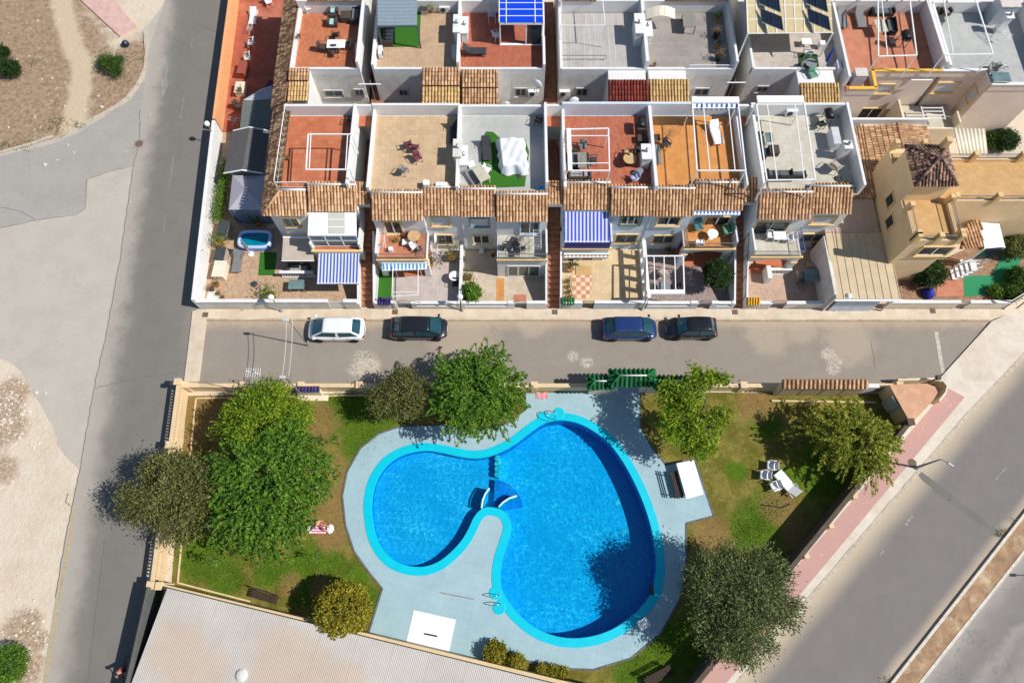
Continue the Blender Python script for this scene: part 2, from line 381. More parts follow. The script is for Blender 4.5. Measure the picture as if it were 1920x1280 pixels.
# kerb round the dirt lot, pieces of it broken
KERB = mat('kerb_concrete', C(214,200,178), .9, .15, 3, .3, 30)
def kerb(pts, w=.22, h=.12, name='kerb', m=None, z0=-.02, gap=0.0, seg=1.0):
    mb = MB(); q = [P(a, b) for a, b in pts]; r = random.Random(len(pts))
    for a, b in zip(q, q[1:]):
        L = (b-a).length; n = max(1, round(L/seg)); d = (b-a)/n
        for i in range(n):
            p0, p1 = a + d*i, a + d*(i+1-.012/max(.1, d.length)); hz = h + r.uniform(-.008,.008)
            mb.bar((p0.x,p0.y,(z0+hz)/2), (p1.x,p1.y,(z0+hz)/2), w, hz-z0)
    return struct(mb.build(name, m or KERB))
kerb([(272,60),(275,100),(272,130),(258,160),(240,184),(205,208),(160,232),(146,238)]); kerb([(100,256),(60,270),(25,280),(-20,292)])
PINKP = tilefloor('pink_pavers', C(238,200,188), C(230,188,176), .4, C(200,170,160), mortar=.02)
m = MB(); m.prism([P(*q) for q in ((144,-6),(196,-30),(230,20),(258,52),(226,70))], -.02, .10); struct(m.build('pavement', PINKP))
# ---------------------------------------------------------------- the street between the houses and the pool
def street_extra(t, c):
    d = t.line(P(390,598), P(1850,598))                       # distance below the kerb
    wob = t.math('MULTIPLY', t.math('SUBTRACT', t.noise(.8, 5, .7), .5), 1.2)
    s = t.rmap(t.math('ADD', d, wob), -1.1, -.2, 0, .75)
    c = t.mix(s, c, C(205,182,154))
    b = t.blobs([tuple(P(*q).xy)+(r,) for q, r in (((1590,640),2.2), ((1500,612),1.6), ((1555,600),1.2), ((1440,625),2), ((870,640),2.6), ((1000,605),1.4), ((690,690),1.0))])
    c = t.mix(t.math('MULTIPLY', b, .5), c, C(206,186,160))
    w = t.blobs([tuple(P(*q).xy)+(r,) for q, r in (((683,688),1.35), ((1075,668),.5), ((1100,680),.55), ((1555,665),.7), ((1562,690),.6), ((1572,678),.4))])
    c = t.mix(t.math('MULTIPLY', w, t.rmap(t.noise(5, 6, .8), .4, .62)), c, C(226,214,196))
    return c
STREET = asphalt('street_asphalt', C(164,153,141), [], light=C(196,180,158), cracks=.15, extra=street_extra)
sheet('street', [(372,590),(1880,590),(1856,600),(1768,704),(1750,730),(355,730),(374,716)], .016, STREET)
PAVE = tilefloor('cream_pavement', C(238,221,196), C(229,209,182), .9, C(206,186,158), mortar=.008)
def slab(name, pts, z1, m, z0=-.02):
    mb = MB(); mb.prism([P(*q) for q in pts], z0, z1); return struct(mb.build(name, m, bevel=.015))
slab('pavement', [(362,584),(388,580),(1900,580),(1922,578),(1856,601),(388,599.5),(374,716),(346,716)], .12, PAVE)
kerb([(389,600),(1853,601.5)], .14, .125, m=mat('dusty_kerb', C(205,180,150), .9, .2, 2))
m = MB()
for a in ((1755,622,1768,700),):
    p, q = P(a[0],a[1]), P(a[2],a[3]); m.bar((p.x,p.y,.016),(q.x,q.y,.016),.3,.02)
struct(m.build('drain_channel', mat('channel_concrete', C(214,204,190), .9, .2, 3)))
for q in ((1722,580,0),): pass
# ---------------------------------------------------------------- right: pavement with a pink lane, avenue, median, second carriageway
slab('pavement', [(1902,583),(1930,560),(1990,590),(1816,772),(1600,1022),(1372,1290),(1350,1320),(1270,1320),(1330,1240),(1560,966),(1700,790),(1762,708),(1858,603)], .118, tilefloor('pale_pavement', C(236,224,206), C(228,214,194), 1.2, C(206,192,172), mortar=.006))
PINKL = tilefloor('pink_lane', C(212,160,152), C(200,146,140), .25, C(206,170,160), mortar=.05)
def pinklane():
    t = NT('worn_pink_lane'); b = t.noise(3, 6, .75)
    c = t.mix(t.rmap(b, .56, .7, 0, .6), C(210,166,156), C(228,204,190)); t.bsdf(c, .9, .2); return t.mat
sheet('pavement', [(1775,728),(1807,745),(1352,1290),(1330,1320),(1276,1320),(1300,1290)], .122, pinklane())
kerb([(1990,592),(1816,774),(1600,1024),(1372,1292)], .25, .135, seg=.8)
def avenue_extra(t, c):
    d1 = t.line(P(1816,774), P(1372,1292)); d2 = t.line(P(1920,955), P(1660,1285))
    wob = t.math('MULTIPLY', t.math('SUBTRACT', t.noise(.35, 5, .6), .5), .5)
    a = t.rmap(t.math('ADD', d1, wob), .1, 1.7, .9, 0); b = t.rmap(t.math('ADD', d2, wob), -.8, .1, 0, .9)
    c = t.mix(a, c, C(214,196,170)); c = t.mix(b, c, C(212,192,168))
    return c
AVENUE = asphalt('avenue_asphalt', C(140,134,129), [], cracks=.12, extra=avenue_extra)
sheet('road', [(1990,592),(1816,774),(1600,1024),(1372,1292),(1350,1330),(1630,1330),(1668,1280),(1930,945),(2100,730)], .006, AVENUE)
marking([(1884,876),(1888,877),(1868,900),(1864,899)]); marking([(1708,965),(1713,967),(1700,985),(1696,982)]); marking([(1655,1030),(1659,1032),(1650,1044),(1646,1042)])
m = MB(); m.prism([P(*q) for q in rag([(1722,880),(1768,914),(1800,940),(1884,1003)], 1.2, 8, 2) + rag([(1872,1006),(1795,952),(1758,925),(1716,888)], 1.2, 8, 9)], 0, .011)
struct(m.build('asphalt_repair', asphalt('repair_asphalt', C(132,128,122), [], cracks=.6)))
slab('median', [(1930,952),(2100,735),(2160,770),(1940,1010),(1716,1290),(1690,1325),(1630,1325),(1668,1284)], .14, mat('dry_median_soil', C(186,150,116), .95, .25, 1.6, .6, 9, col2=C(216,192,158)))
kerb([(2100,732),(1930,950),(1666,1286)], .18, .17, m=mat('white_kerb', C(236,226,210), .85, .15, 3), seg=1.0)
kerb([(2165,765),(1940,1006),(1716,1288)], .18, .17, m=MATS['white_kerb'], seg=1.0)
ROAD2 = asphalt('far_carriageway_asphalt', C(142,136,132), [((1940,1010),(1716,1288),[(0,.6),(1.0,.15),(2,.05),(2.5,.4),(3.1,.1),(4,.3),(6,.5)])], light=C(205,196,184), cracks=.3)
sheet('road', [(2160,770),(1940,1010),(1716,1290),(1690,1330),(2300,1330),(2400,900)], .006, ROAD2)
# ---------------------------------------------------------------- pool garden: lawn and deck with a hole for the basin
def cr(pts):
    """crop coordinates of the pool enlargement -> photo pixels"""
    return [(640 + a/2.37, 730 + b/2.37) for a, b in pts]
EDGE = cr([(985,137),(1050,150),(1120,185),(1190,240),(1250,320),(1300,410),(1340,500),(1370,590),(1390,680),(1400,760),(1395,840),(1375,910),(1330,970),(1260,1030),(1180,1075),(1090,1100),(1000,1103),(920,1085),(850,1050),(790,1000),(745,945),(715,890),(705,840),(710,780),(725,720),(745,660),(755,610),(745,570),(722,542),(690,527),(650,523),(618,535),(590,567),(565,620),(535,670),(490,720),(440,760),(390,782),(340,788),(285,780),(230,755),(185,710),(155,650),(140,580),(135,510),(145,440),(170,380),(210,330),(265,295),(320,278),(380,272),(440,280),(510,295),(570,305),(630,303),(690,285),(760,250),(820,205),(880,162),(925,142)])
def spline(pts, n=4):
    out = []; m = len(pts)
    for i in range(m):
        p0, p1, p2, p3 = (pts[(i+k-1) % m] for k in range(4))
        for j in range(n):
            t = j/n; out.append(.5*((2*p1)+(p2-p0)*t+(2*p0-5*p1+4*p2-p3)*t*t+(3*p1-p0-3*p2+p3)*t**3))
    return out
POOL = spline([Vector((p.x, p.y)) for p in PP(EDGE, 0.0)], 4)     # clockwise
def offs(pts, d):
    out = []; m = len(pts)
    for i in range(m):
        t = (pts[(i+1) % m] - pts[i-1]).normalized(); out.append(pts[i] + Vector((-t.y, t.x))*d)
    return out
if sum(POOL[i].x*POOL[(i+1)%len(POOL)].y - POOL[(i+1)%len(POOL)].x*POOL[i].y for i in range(len(POOL))) > 0: POOL.reverse()
OUT = offs(POOL, .56)                                             # clockwise ring: left of travel is outside
def ringfill(name, outer, holes, z, m):
    """flat sheet with holes, triangulated"""
    bm = bmesh.new(); es = []
    for loop in [outer] + holes:
        vs = [bm.verts.new((p[0], p[1], z)) for p in loop]
        es += [bm.edges.new((vs[i], vs[(i+1) % len(vs)])) for i in range(len(vs))]
    bmesh.ops.triangle_fill(bm, use_beauty=True, use_dissolve=False, edges=es)
    for f in bm.faces:
        if f.normal.z < 0: f.normal_flip()
    me = bpy.data.meshes.new(name); bm.to_mesh(me); bm.free(); me.materials.append(m)
    o = bpy.data.objects.new(name, me); COL.objects.link(o); return struct(o)
DECKPX = [(985,738),(1100,734),(1201,732),(1201,800),(1222,838),(1248,871),(1302,860),(1338,967),(1286,981),(1287,1060),(1274,1125),(1238,1188),(1182,1234),(1112,1255),(1042,1252),(988,1238),(950,1218),(926,1197),(911,1245),(690,1190),(717,1103),(690,1070),(664,1033),(648,985),(642,930),(651,884),(676,840),(712,812),(752,799),(838,796),(900,808),(955,792),(985,770)]
DECK = [Vector((p.x, p.y)) for p in PP(DECKPX, 0)]
def deck_material():
    t = NT('pale_blue_deck'); c = t.ramp(t.noise(.5, 6, .65), [(.3, C(166,196,204)), (.7, C(182,211,217))])
    c = t.mix(t.rmap(t.noise(2.5, 6, .75), .56, .8, 0, .4), c, C(148,170,170)); c = t.mix(t.rmap(t.noise(1.1, 6, .8), .6, .72, 0, .22), c, C(206,222,224))
    br = t.n('TexBrick', {'Vector': t.n('Mapping', {0: t.pos(), 'Rotation': (0,0,R(13))}).outputs[0], 'Color1': (1,1,1,1), 'Color2': (.965,.97,.975,1), 'Mortar': (.86,.87,.88,1), 'Scale': 1.0, 'Mortar Size': .012, 'Brick Width': .5, 'Row Height': .5}, offset=0)
    t.bsdf(t.mix(1.0, c, br.outputs[0], 'MULTIPLY'), .8, .3, 0, t.noise(60, 3), .3, .01); return t.mat
LAWNPX = [(352,742),(1000,733),(1660,738),(1692,775),(1690,795),(1500,1020),(1300,1275),(1290,1310),(1180,1310),(700,1188),(322,1096)]
LAWN = [Vector((p.x, p.y)) for p in PP(LAWNPX, 0)]
def lawn_material():
    t = NT('patchy_lawn'); n = t.noise(1.3, 6, .72); f = t.noise(12, 4, .8)
    dry = t.ramp(t.math('ADD', t.math('MULTIPLY', n, .7), t.math('MULTIPLY', f, .35)), [(.3, C(112,104,46)), (.5, C(144,134,64)), (.68, C(166,150,78)), (.8, C(190,170,104))])
    grn = t.ramp(t.math('ADD', t.math('MULTIPLY', n, .4), t.math('MULTIPLY', f, .6)), [(.32, C(56,88,14)), (.5, C(92,124,28)), (.7, C(136,152,52))])
    ol = t.ramp(f, [(.3, C(92,92,30)), (.7, C(138,130,56))])
    mask = t.blobs([tuple(P(*q).xy)+(r,) for q, r in (((650,770),2.3), ((690,825),2.2), ((700,780),2.2), ((375,1045),1.8), ((420,1078),1.6), ((505,1075),1.2), ((550,1065),1.2), ((620,1055),1.1), ((690,1120),1.1), ((1436,795),1.3), ((1440,800),.8), ((1420,985),2.0), ((1445,950),1.4), ((1395,1000),1.4), ((1540,880),2.4), ((1480,900),1.2), ((1380,885),.9), ((1250,1215),2.4), ((1190,1250),2.0), ((1300,1200),2.0), ((565,1110),.9), ((660,1090),1.4), ((350,1000),1.5), ((1280,790),2.0), ((575,1050),1.5))])
    brn = t.blobs([tuple(P(*q).xy)+(r,) for q, r in (((600,790),1.7), ((640,930),2.0), ((625,1000),1.4), ((590,900),1.4), ((1460,950),1.5), ((1490,990),1.2), ((1335,1005),1.6), ((1420,760),1.6), ((380,790),2.6), ((370,760),2), ((620,880),1.3), ((545,1095),.9), ((600,1100),.8))])
    c = t.mix(t.rmap(t.noise(.6, 5, .7), .42, .6), dry, ol)
    c = t.mix(mask, c, grn); c = t.mix(t.math('MULTIPLY', brn, .65), c, t.ramp(f, [(.3, C(134,98,58)), (.7, C(190,152,104))]))
    t.bsdf(c, .95, .15, 0, t.noise(26, 4, .8), .9, .05); return t.mat
ringfill('lawn', LAWN, [offs(POOL, .3)], .022, lawn_material())
ringfill('pool_deck', DECK, [OUT], .05, deck_material())
# edging strip of the deck
m = MB()
for i, (a, b) in enumerate(zip(DECK, DECK[1:] + DECK[:1])):
    if i in (0, 1, 18, 31): continue
    m.bar((a.x,a.y,.035), (b.x,b.y,.035), .13, .07)
struct(m.build('deck_edging', mat('dark_edging', C(120,116,112), .9, .2)))
# low concrete pad with a drain slot by the south wall, and a joint in the deck
m = MB(); q = [P(*a) for a in ((776,1143),(855,1161),(842,1220),(762,1203))]; m.prism(q, .03, .075); tag(m.build('concrete_pad', mat('pad_white', (.78,.79,.80), .8, .04)), 'white square concrete pad with a slot on the pool deck', 'pad')
m = MB(); a, b = P(795,1187), P(820,1192); m.bar((a.x,a.y,.06),(b.x,b.y,.06),.1,.045); o = m.build('slot', BLACK); o.parent = bpy.data.objects['concrete_pad']
m = MB(); a, b = P(824,1110), P(889,1123); m.bar((a.x,a.y,.045),(b.x,b.y,.045),.07,.02); struct(m.build('deck_joint', mat('joint_brown', C(160,145,135), .9)))
# ================================================================ SWIMMING POOL
pool = thing('swimming_pool', 'kidney-shaped swimming pool with turquoise rim and rippled blue water', 'pool', (2, 7, 0))
RIM = mat('turquoise_rim', C(0,214,238), .45, .05, 1.5)
def band(a, za, b, zb):
    mb = MB(); n = len(a)
    mb.add([(p.x,p.y,za) for p in a] + [(p.x,p.y,zb) for p in b], [(i, (i+1)%n, (i+1)%n+n, i+n) for i in range(n)]); return mb
INN = offs(POOL, -.03)
mb = band(OUT, .0, OUT, .075); mb2 = band(OUT, .075, POOL, .085); mb3 = band(POOL, .085, INN, -.06); mb4 = band(INN, -.06, POOL, -.12)
for q in (mb2, mb3, mb4): mb.add(q.v, q.f)
co = mb.build('coping', RIM, pool, smooth=False)
def pool_floor_mat(name, a, b):
    t = NT(name); c = t.ramp(t.noise(.4, 4), [(.3, a), (.7, b)])
    br = t.n('TexBrick', {'Vector': t.pos(), 'Color1': (1,1,1,1), 'Color2': (.9,.95,1,1), 'Mortar': (.8,.85,.9,1), 'Scale': 1.0, 'Mortar Size': .012, 'Brick Width': .3, 'Row Height': .3}, offset=0)
    t.bsdf(t.mix(1.0, c, br.outputs[0], 'MULTIPLY'), .7, .2); return t.mat
PFLOOR = pool_floor_mat('pool_floor_paint', (.07,.60,.92,1), (.09,.66,.95,1))
PFLOORS = pool_floor_mat('shallow_floor_paint', (.14,.62,.95,1), (.18,.68,.97,1))
# deep and shallow floors meet at the row of stools
XD = P(932, 880).x; nP = len(POOL)
ZDEEP, ZSHAL = -1.4, -.68
bm = bmesh.new(); vs = [bm.verts.new((p.x, p.y, -.1)) for p in POOL]; bm.faces.new(vs)
bmesh.ops.triangulate(bm, faces=bm.faces[:])
yb0, yb1 = P(932, 962).y, P(932, 835).y
tri = [[Vector((v.co.x, v.co.y)) for v in f.verts] for f in bm.faces]; bm.free()
def side(poly, sgn):
    out = []
    for i, p in enumerate(poly):
        q = poly[(i+1) % len(poly)]; dp, dq = sgn*(p.x-XD), sgn*(q.x-XD)
        if dp >= 0: out.append(p)
        if dp*dq < 0: out.append(p + (q-p)*(dp/(dp-dq)))
    return out
peny = P(920, 975).y
def below(c): return c.y < peny        # left lobe water south of the peninsula tip belongs to whichever side of it
deep, shal = MB(), MB()
for t3 in tri:
    for sgn, mbx, z in ((1, deep, ZDEEP), (-1, shal, ZSHAL)):
        q = side(t3, sgn)
        if len(q) >= 3: mbx.poly([(p.x, p.y, z) for p in q])
for mbx, nm, mt in ((deep, 'deep_floor', PFLOOR), (shal, 'shallow_floor', PFLOORS)):
    o = mbx.build(nm, mt, pool)
    bmn = bmesh.new(); bmn.from_mesh(o.data)
    for f in bmn.faces:
        if f.normal.z < 0: f.normal_flip()
    bmn.to_mesh(o.data); bmn.free()
mb = MB(); mb.add([(p.x,p.y,-.1) for p in POOL] + [(p.x,p.y,ZDEEP) for p in POOL], [(i+nP, (i+1)%nP+nP, (i+1)%nP, i) for i in range(nP)])
mb.build('basin_wall', pool_floor_mat('shaded_pool_wall', (.05,.30,.72,1), (.07,.35,.78,1)), pool)  # walls bluer and darker than the floor: shade put into their colour
mb = MB(); mb.poly([(XD,yb0,ZDEEP),(XD,yb1,ZDEEP),(XD,yb1,ZSHAL),(XD,yb0,ZSHAL)]); mb.build('step_wall', PFLOOR, pool)
# fan stair between two curved rails
sc = P(905, 985); 
for k in range(6):
    a0, a1 = R(88 - k*13), R(88 - (k+1)*13); c0 = P(925, 955)
    r0, r1 = .35, 2.1
    mb = MB(); z = -.22 - k*.16
    q = [(c0.x+r0*math.cos(a0), c0.y+r0*math.sin(a0)), (c0.x+r1*math.cos(a0), c0.y+r1*math.sin(a0)), (c0.x+r1*math.cos((a0+a1)/2)*1.01, c0.y+r1*math.sin((a0+a1)/2)*1.01), (c0.x+r1*math.cos(a1), c0.y+r1*math.sin(a1)), (c0.x+r0*math.cos(a1), c0.y+r0*math.sin(a1))]
    mb.prism(q, ZDEEP+.01, z); mb.build('step', pool_floor_mat('step_paint%d' % (k % 2), (.06-.02*(k%2),.36,.80,1), (.08-.02*(k%2),.40,.84,1)), pool)
for pts in ([(903,952),(905,938),(910,926),(917,916)], [(935,950),(944,941),(955,934),(968,930)]):
    q = [P(a,b,.12) for a, b in pts]; mb = MB()
    for a, b in zip(q, q[1:]): mb.bar((a.x,a.y,-.4), (b.x,b.y,-.4), .16, 1.1)
    mb.build('stair_wall', RIM, pool)
    mb = MB(); mb.tube([Vector((p.x,p.y,.35)) for p in q], .05, 8); mb.tube([Vector((q[0].x,q[0].y,.0)), Vector((q[0].x,q[0].y,.36))], .04, 6); mb.tube([Vector((q[-1].x,q[-1].y,-.3)), Vector((q[-1].x,q[-1].y,.36))], .04, 6)
    mb.build('handrail', WPAINT, pool, smooth=True)
for k in range(4):
    p = P(933, 858 + k*10); mb = MB(); mb.cyl((p.x,p.y,0), .22, ZDEEP+.01, -.17, 16); mb.build('stool', mat('stool_paint', (.5,.85,.88), .6), pool)
for a, b in ((1210-640, 505-0), ) and ((1152,941),(1165,995)):
    p = P(a, b); mb = MB(); mb.cyl((p.x+.4,p.y+.1,0), .16, ZDEEP-.001, ZDEEP+.03, 14); mb.build('floor_drain', WPLAST, pool)
def water_material():
    """clear water: tinted see-through body with rippled mirror on top; caustic lines and glints are painted into the tint"""
    t = NT('pool_water'); v = t.n('VectorMath', {0: t.pos(), 1: (1,1,0)}, operation='MULTIPLY').outputs[0]
    w = t.n('TexNoise', {'Vector': v, 'Scale': 1.6, 'Detail': 3}).outputs[1]
    v2 = t.n('VectorMath', {0: v, 1: t.n('VectorMath', {0: w, 'Scale': .3}, operation='SCALE').outputs[0]}, operation='ADD').outputs[0]
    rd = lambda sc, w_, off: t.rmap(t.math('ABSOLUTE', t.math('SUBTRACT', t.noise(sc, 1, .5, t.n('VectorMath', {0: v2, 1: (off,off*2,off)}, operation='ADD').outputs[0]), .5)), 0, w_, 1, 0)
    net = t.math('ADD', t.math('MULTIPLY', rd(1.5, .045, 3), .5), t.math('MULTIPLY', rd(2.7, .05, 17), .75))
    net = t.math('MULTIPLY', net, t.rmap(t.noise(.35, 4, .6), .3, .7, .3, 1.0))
    tint = t.ramp(t.math('MULTIPLY', net, .8), [(0, (.12,.69,.84)), (.18, (.16,.76,.88)), (.45, (.5,.95,.98)), (.8, (1,1,1))])  # noise network paints bright caustics and sparkles into the transparency
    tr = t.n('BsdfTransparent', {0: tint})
    h = t.math('ADD', t.noise(3.2, 3, .5, v2), t.math('MULTIPLY', t.noise(8, 2, .5, v2), .4))
    nb = t.n('Bump', {'Height': h, 'Strength': .3, 'Distance': .07}).outputs[0]
    gl = t.n('BsdfGlossy', {0: (.9,.95,1,1), 'Roughness': .08, 'Normal': nb})
    fr = t.n('Fresnel', {0: 1.33, 'Normal': nb}).outputs[0]
    m = t.n('MixShader', {0: fr, 1: tr.outputs[0], 2: gl.outputs[0]}); t.t.links.new(m.outputs[0], t.out.inputs[0]); return t.mat
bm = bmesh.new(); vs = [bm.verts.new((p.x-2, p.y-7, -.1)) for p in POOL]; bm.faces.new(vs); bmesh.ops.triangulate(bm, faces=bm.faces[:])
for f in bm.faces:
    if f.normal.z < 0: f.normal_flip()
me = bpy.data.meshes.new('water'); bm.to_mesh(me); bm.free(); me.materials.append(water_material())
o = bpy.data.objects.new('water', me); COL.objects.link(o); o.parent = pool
# steel ladders on round lugs of the rim
def ladder(label, p, ang, name='pool_ladder'):
    ld = thing(name, label, 'ladder', (0,0,0)); 
    for s in (-.27, .27):
        mb = MB(); mb.tube([(-.55,s,.0),(-.55,s,.45),(-.45,s,.72),(-.25,s,.8),(-.05,s,.72),(.06,s,.45),(.08,s,-.9)], .024, 8); mb.build('rail', STEEL, ld, smooth=True)
    for z in (-.15, -.4, -.65, -.88):
        mb = MB(); mb.box(.03,.12,-.27,.27,z-.015,z+.015); mb.build('rung', STEEL, ld)
    ld.location = (p.x, p.y, .07); ld.rotation_euler = (0,0,R(ang)); return ld
ladder('steel pool ladder at the top end near the green gate', P(1034,787), -78)
ladder('steel pool ladder on the inner rim beside the peninsula', P(937,1124), 10)
for i, (a, b) in enumerate(((1048,775),(1018,783),(929,1111),(936,1139))):
    p = P(a, b); mb = MB(); mb.lathe([(.42,.0),(.42,.08),(.38,.09)], (p.x,p.y,0), 24); mb.build('rim_lug', RIM, pool)
p = P(1222,1106); mb = MB(); mb.box(p.x-.12,p.x+.12,p.y-.3,p.y+.3,-.25,.1); mb.build('skimmer_box', DARKGREY, pool)
# ================================================================ BUILDING HELPERS
def tile_cols(poly, pitch=.24, course=.42, r=.105, cover=True):
    """barrel tiles laid over a flat convex roof face; returns covers and bedding"""
    poly = [Vector(p) for p in poly]; n = Vector((0,0,0))
    for i in range(len(poly)): n += (poly[i]-poly[0]).cross(poly[(i+1) % len(poly)]-poly[0])
    n.normalize()
    if n.z < 0: n = -n
    e1 = Vector((0,0,1)).cross(n)
    if e1.length < 1e-4: e1 = Vector((1,0,0))
    e1.normalize(); e2 = e1.cross(n).normalized()
    if e2.z > 0: e2 = -e2
    O = poly[0]; st = [((p-O).dot(e1), (p-O).dot(e2)) for p in poly]
    s0, s1 = min(a for a, b in st), max(a for a, b in st)
    k = max(1, round((s1-s0)/pitch)); pt = (s1-s0)/k; mb = MB(); SEG = 5
    for i in range(k):
        s = s0 + (i+.5)*pt; ts = []
        for a, b in zip(st, st[1:]+st[:1]):
            if (a[0]-s)*(b[0]-s) <= 0 and abs(a[0]-b[0]) > 1e-6: ts.append(a[1]+(b[1]-a[1])*(s-a[0])/(b[0]-a[0]))
        if len(ts) < 2: continue
        t0, t1 = min(ts), max(ts)
        if t1-t0 < .08: continue
        c = max(1, round((t1-t0)/course)); ct = (t1-t0)/c
        for j in range(c):
            ja = t0 + j*ct - (.05 if j else 0); jb = t0 + (j+1)*ct + (.03 if j == c-1 else 0)
            vs = []; dx = random.uniform(-.012,.012); lift = random.uniform(0,.012)
            for (tt, rr, h) in ((ja, r*.86, .0+lift), (jb, r*1.06, .03+lift)):
                for q in range(SEG+1):
                    th = math.pi*q/SEG
                    vs.append(O + e1*(s+dx+rr*pt/pitch*math.cos(th)) + e2*tt + n*(h + rr*math.sin(th)*.95))
            mb.add(vs, [(q, q+1, q+SEG+2, q+SEG+1) for q in range(SEG)])
    bed = MB(); bed.poly([p + n*.012 for p in poly]); bed.poly([p - n*.09 for p in poly][::-1])
    for a, b in zip(poly, poly[1:]+poly[:1]): bed.poly([a+n*.012, a-n*.09, b-n*.09, b+n*.012])
    return mb, bed
def tiled(parent, polys, m=None, name='roof', pitch=.24, course=.42, bed_m=None, r=.10):
    A, B = MB(), MB()
    for p in polys:
        a, b = tile_cols(p, pitch, course, r); A.add(a.v, a.f); B.add(b.v, b.f)
    ro = B.build(name, bed_m or PAN, parent); t = A.build('roof_tiles', m or TILES, parent, smooth=True, kind='stuff'); t.parent = ro
    if parent is None: pass
    else: t.matrix_parent_inverse = Matrix.Identity(4)
    return ro
def ridge(parent, pts, m=None, r=.09, name='ridge'):
    mb = MB(); mb.tube(pts, r, 8); return mb.build(name, m or WHITE, parent, smooth=True)
def pbox(parent, name, m, x0, x1, y0, y1, z0, z1, bevel=.012):
    mb = MB(); mb.box(x0,x1,y0,y1,z0,z1); return mb.build(name, m, parent, bevel=bevel)
def wallseg(parent, a, b, z0, z1, w=.2, m=None, name='parapet', bevel=.015):
    mb = MB(); a, b = Vector(a), Vector(b); zm = (z0+z1)/2; mb.bar((a.x,a.y,zm), (b.x,b.y,zm), w, z1-z0); return mb.build(name, m or WHITE, parent, bevel=bevel)
def window(parent, px0, py0, px1, py1, Y, trim=None, bars=False, shutter=False, pane=None, name='window', mull=1, barm=None, d=.09):
    a, b = PY(px0, py0, Y), PY(px1, py1, Y); x0, x1, z0, z1 = a.x, b.x, b.z, a.z; f = .09
    mb = MB(); y0, y1 = Y-d, Y+.02
    for q in ((x0-f,x1+f,z1,z1+f),(x0-f,x1+f,z0-f,z0),(x0-f,x0,z0,z1),(x1,x1+f,z0,z1)): mb.box(q[0],q[1],y0,y1,q[2],q[3])
    w = mb.build(name, trim or WHITE, parent)
    mb = MB(); mb.box(x0,x1,Y-.02,Y+.02,z0,z1); o = mb.build('pane', pane or (SHUTTER if shutter else GLASS), parent); o.parent = w
    mb = MB(); mb.box(x0-.14,x1+.14,Y-d-.06,Y+.02,z0-f-.05,z0-f); o = mb.build('sill', trim or WHITE, parent); o.parent = w
    if not shutter:
        mb = MB(); fw = .045
        for k in range(mull+1):
            xa = x0+(x1-x0)*k/(mull+1); xb = x0+(x1-x0)*(k+1)/(mull+1)
            for q in ((xa,xb,z1-fw,z1),(xa,xb,z0,z0+fw),(xa,xa+fw,z0+fw,z1-fw),(xb-fw,xb,z0+fw,z1-fw)): mb.box(q[0],q[1],Y-.05,Y-.021,q[2],q[3])
        o = mb.build('sash', WPAINT, parent); o.parent = w
    if bars:
        mb = MB(); n = max(4, int((x1-x0)/.13))
        for k in range(n+1): xx = x0+(x1-x0)*k/n; mb.box(xx-.012,xx+.012,Y-d-.03,Y-d-.006,z0-.03,z1+.03)
        for zz in (z0+.15, (z0+z1)/2, z1-.15): mb.box(x0-.03,x1+.03,Y-d-.006,Y-d+.01,zz-.012,zz+.012)
        o = mb.build('bars', barm or GREYMET, parent); o.parent = w
    return w
def railing(parent, pts, h=.95, m=None, pitch=.13, name='railing', r=.012):
    mb = MB(); pts = [Vector(p) for p in pts]
    for a, b in zip(pts, pts[1:]):
        up = Vector((0,0,h)); mb.bar(a+up, b+up, .045, .04); lo = Vector((0,0,.1)); mb.bar(a+lo, b+lo, .025, .025)
        n = max(2, int((b-a).length/pitch))
        for k in range(n+1):
            p = a+(b-a)*k/n; mb.bar(p+lo, p+up, .018 if k not in (0, n) else .04)
    return mb.build(name, m or GREYMET, parent)
def balustrade(parent, a, b, z0, h=.55, m=None, name='balustrade', pitch=.2):
    """cast balusters between a plinth and a rail"""
    a, b = Vector(a), Vector(b); m = m or WHITE
    base = MB(); L = (b-a).length; u = (b-a).normalized()
    base.bar((a.x,a.y,z0+h-.05), (b.x,b.y,z0+h-.05), .24, .1); base.bar((a.x,a.y,z0+.03), (b.x,b.y,z0+.03), .2, .06)
    o = base.build(name, m, parent, bevel=.01)
    mb = MB(); n = max(2, int(L/pitch))
    for k in range(n):
        p = a + u*(L*(k+.5)/n); mb.lathe([(.045,.06),(.03,.12),(.062,.22),(.05,.3),(.03,h-.2),(.05,h-.1)], (p.x,p.y,z0), 8)
    q = mb.build('balusters', m, parent, smooth=True, kind='stuff'); q.parent = o
    return o
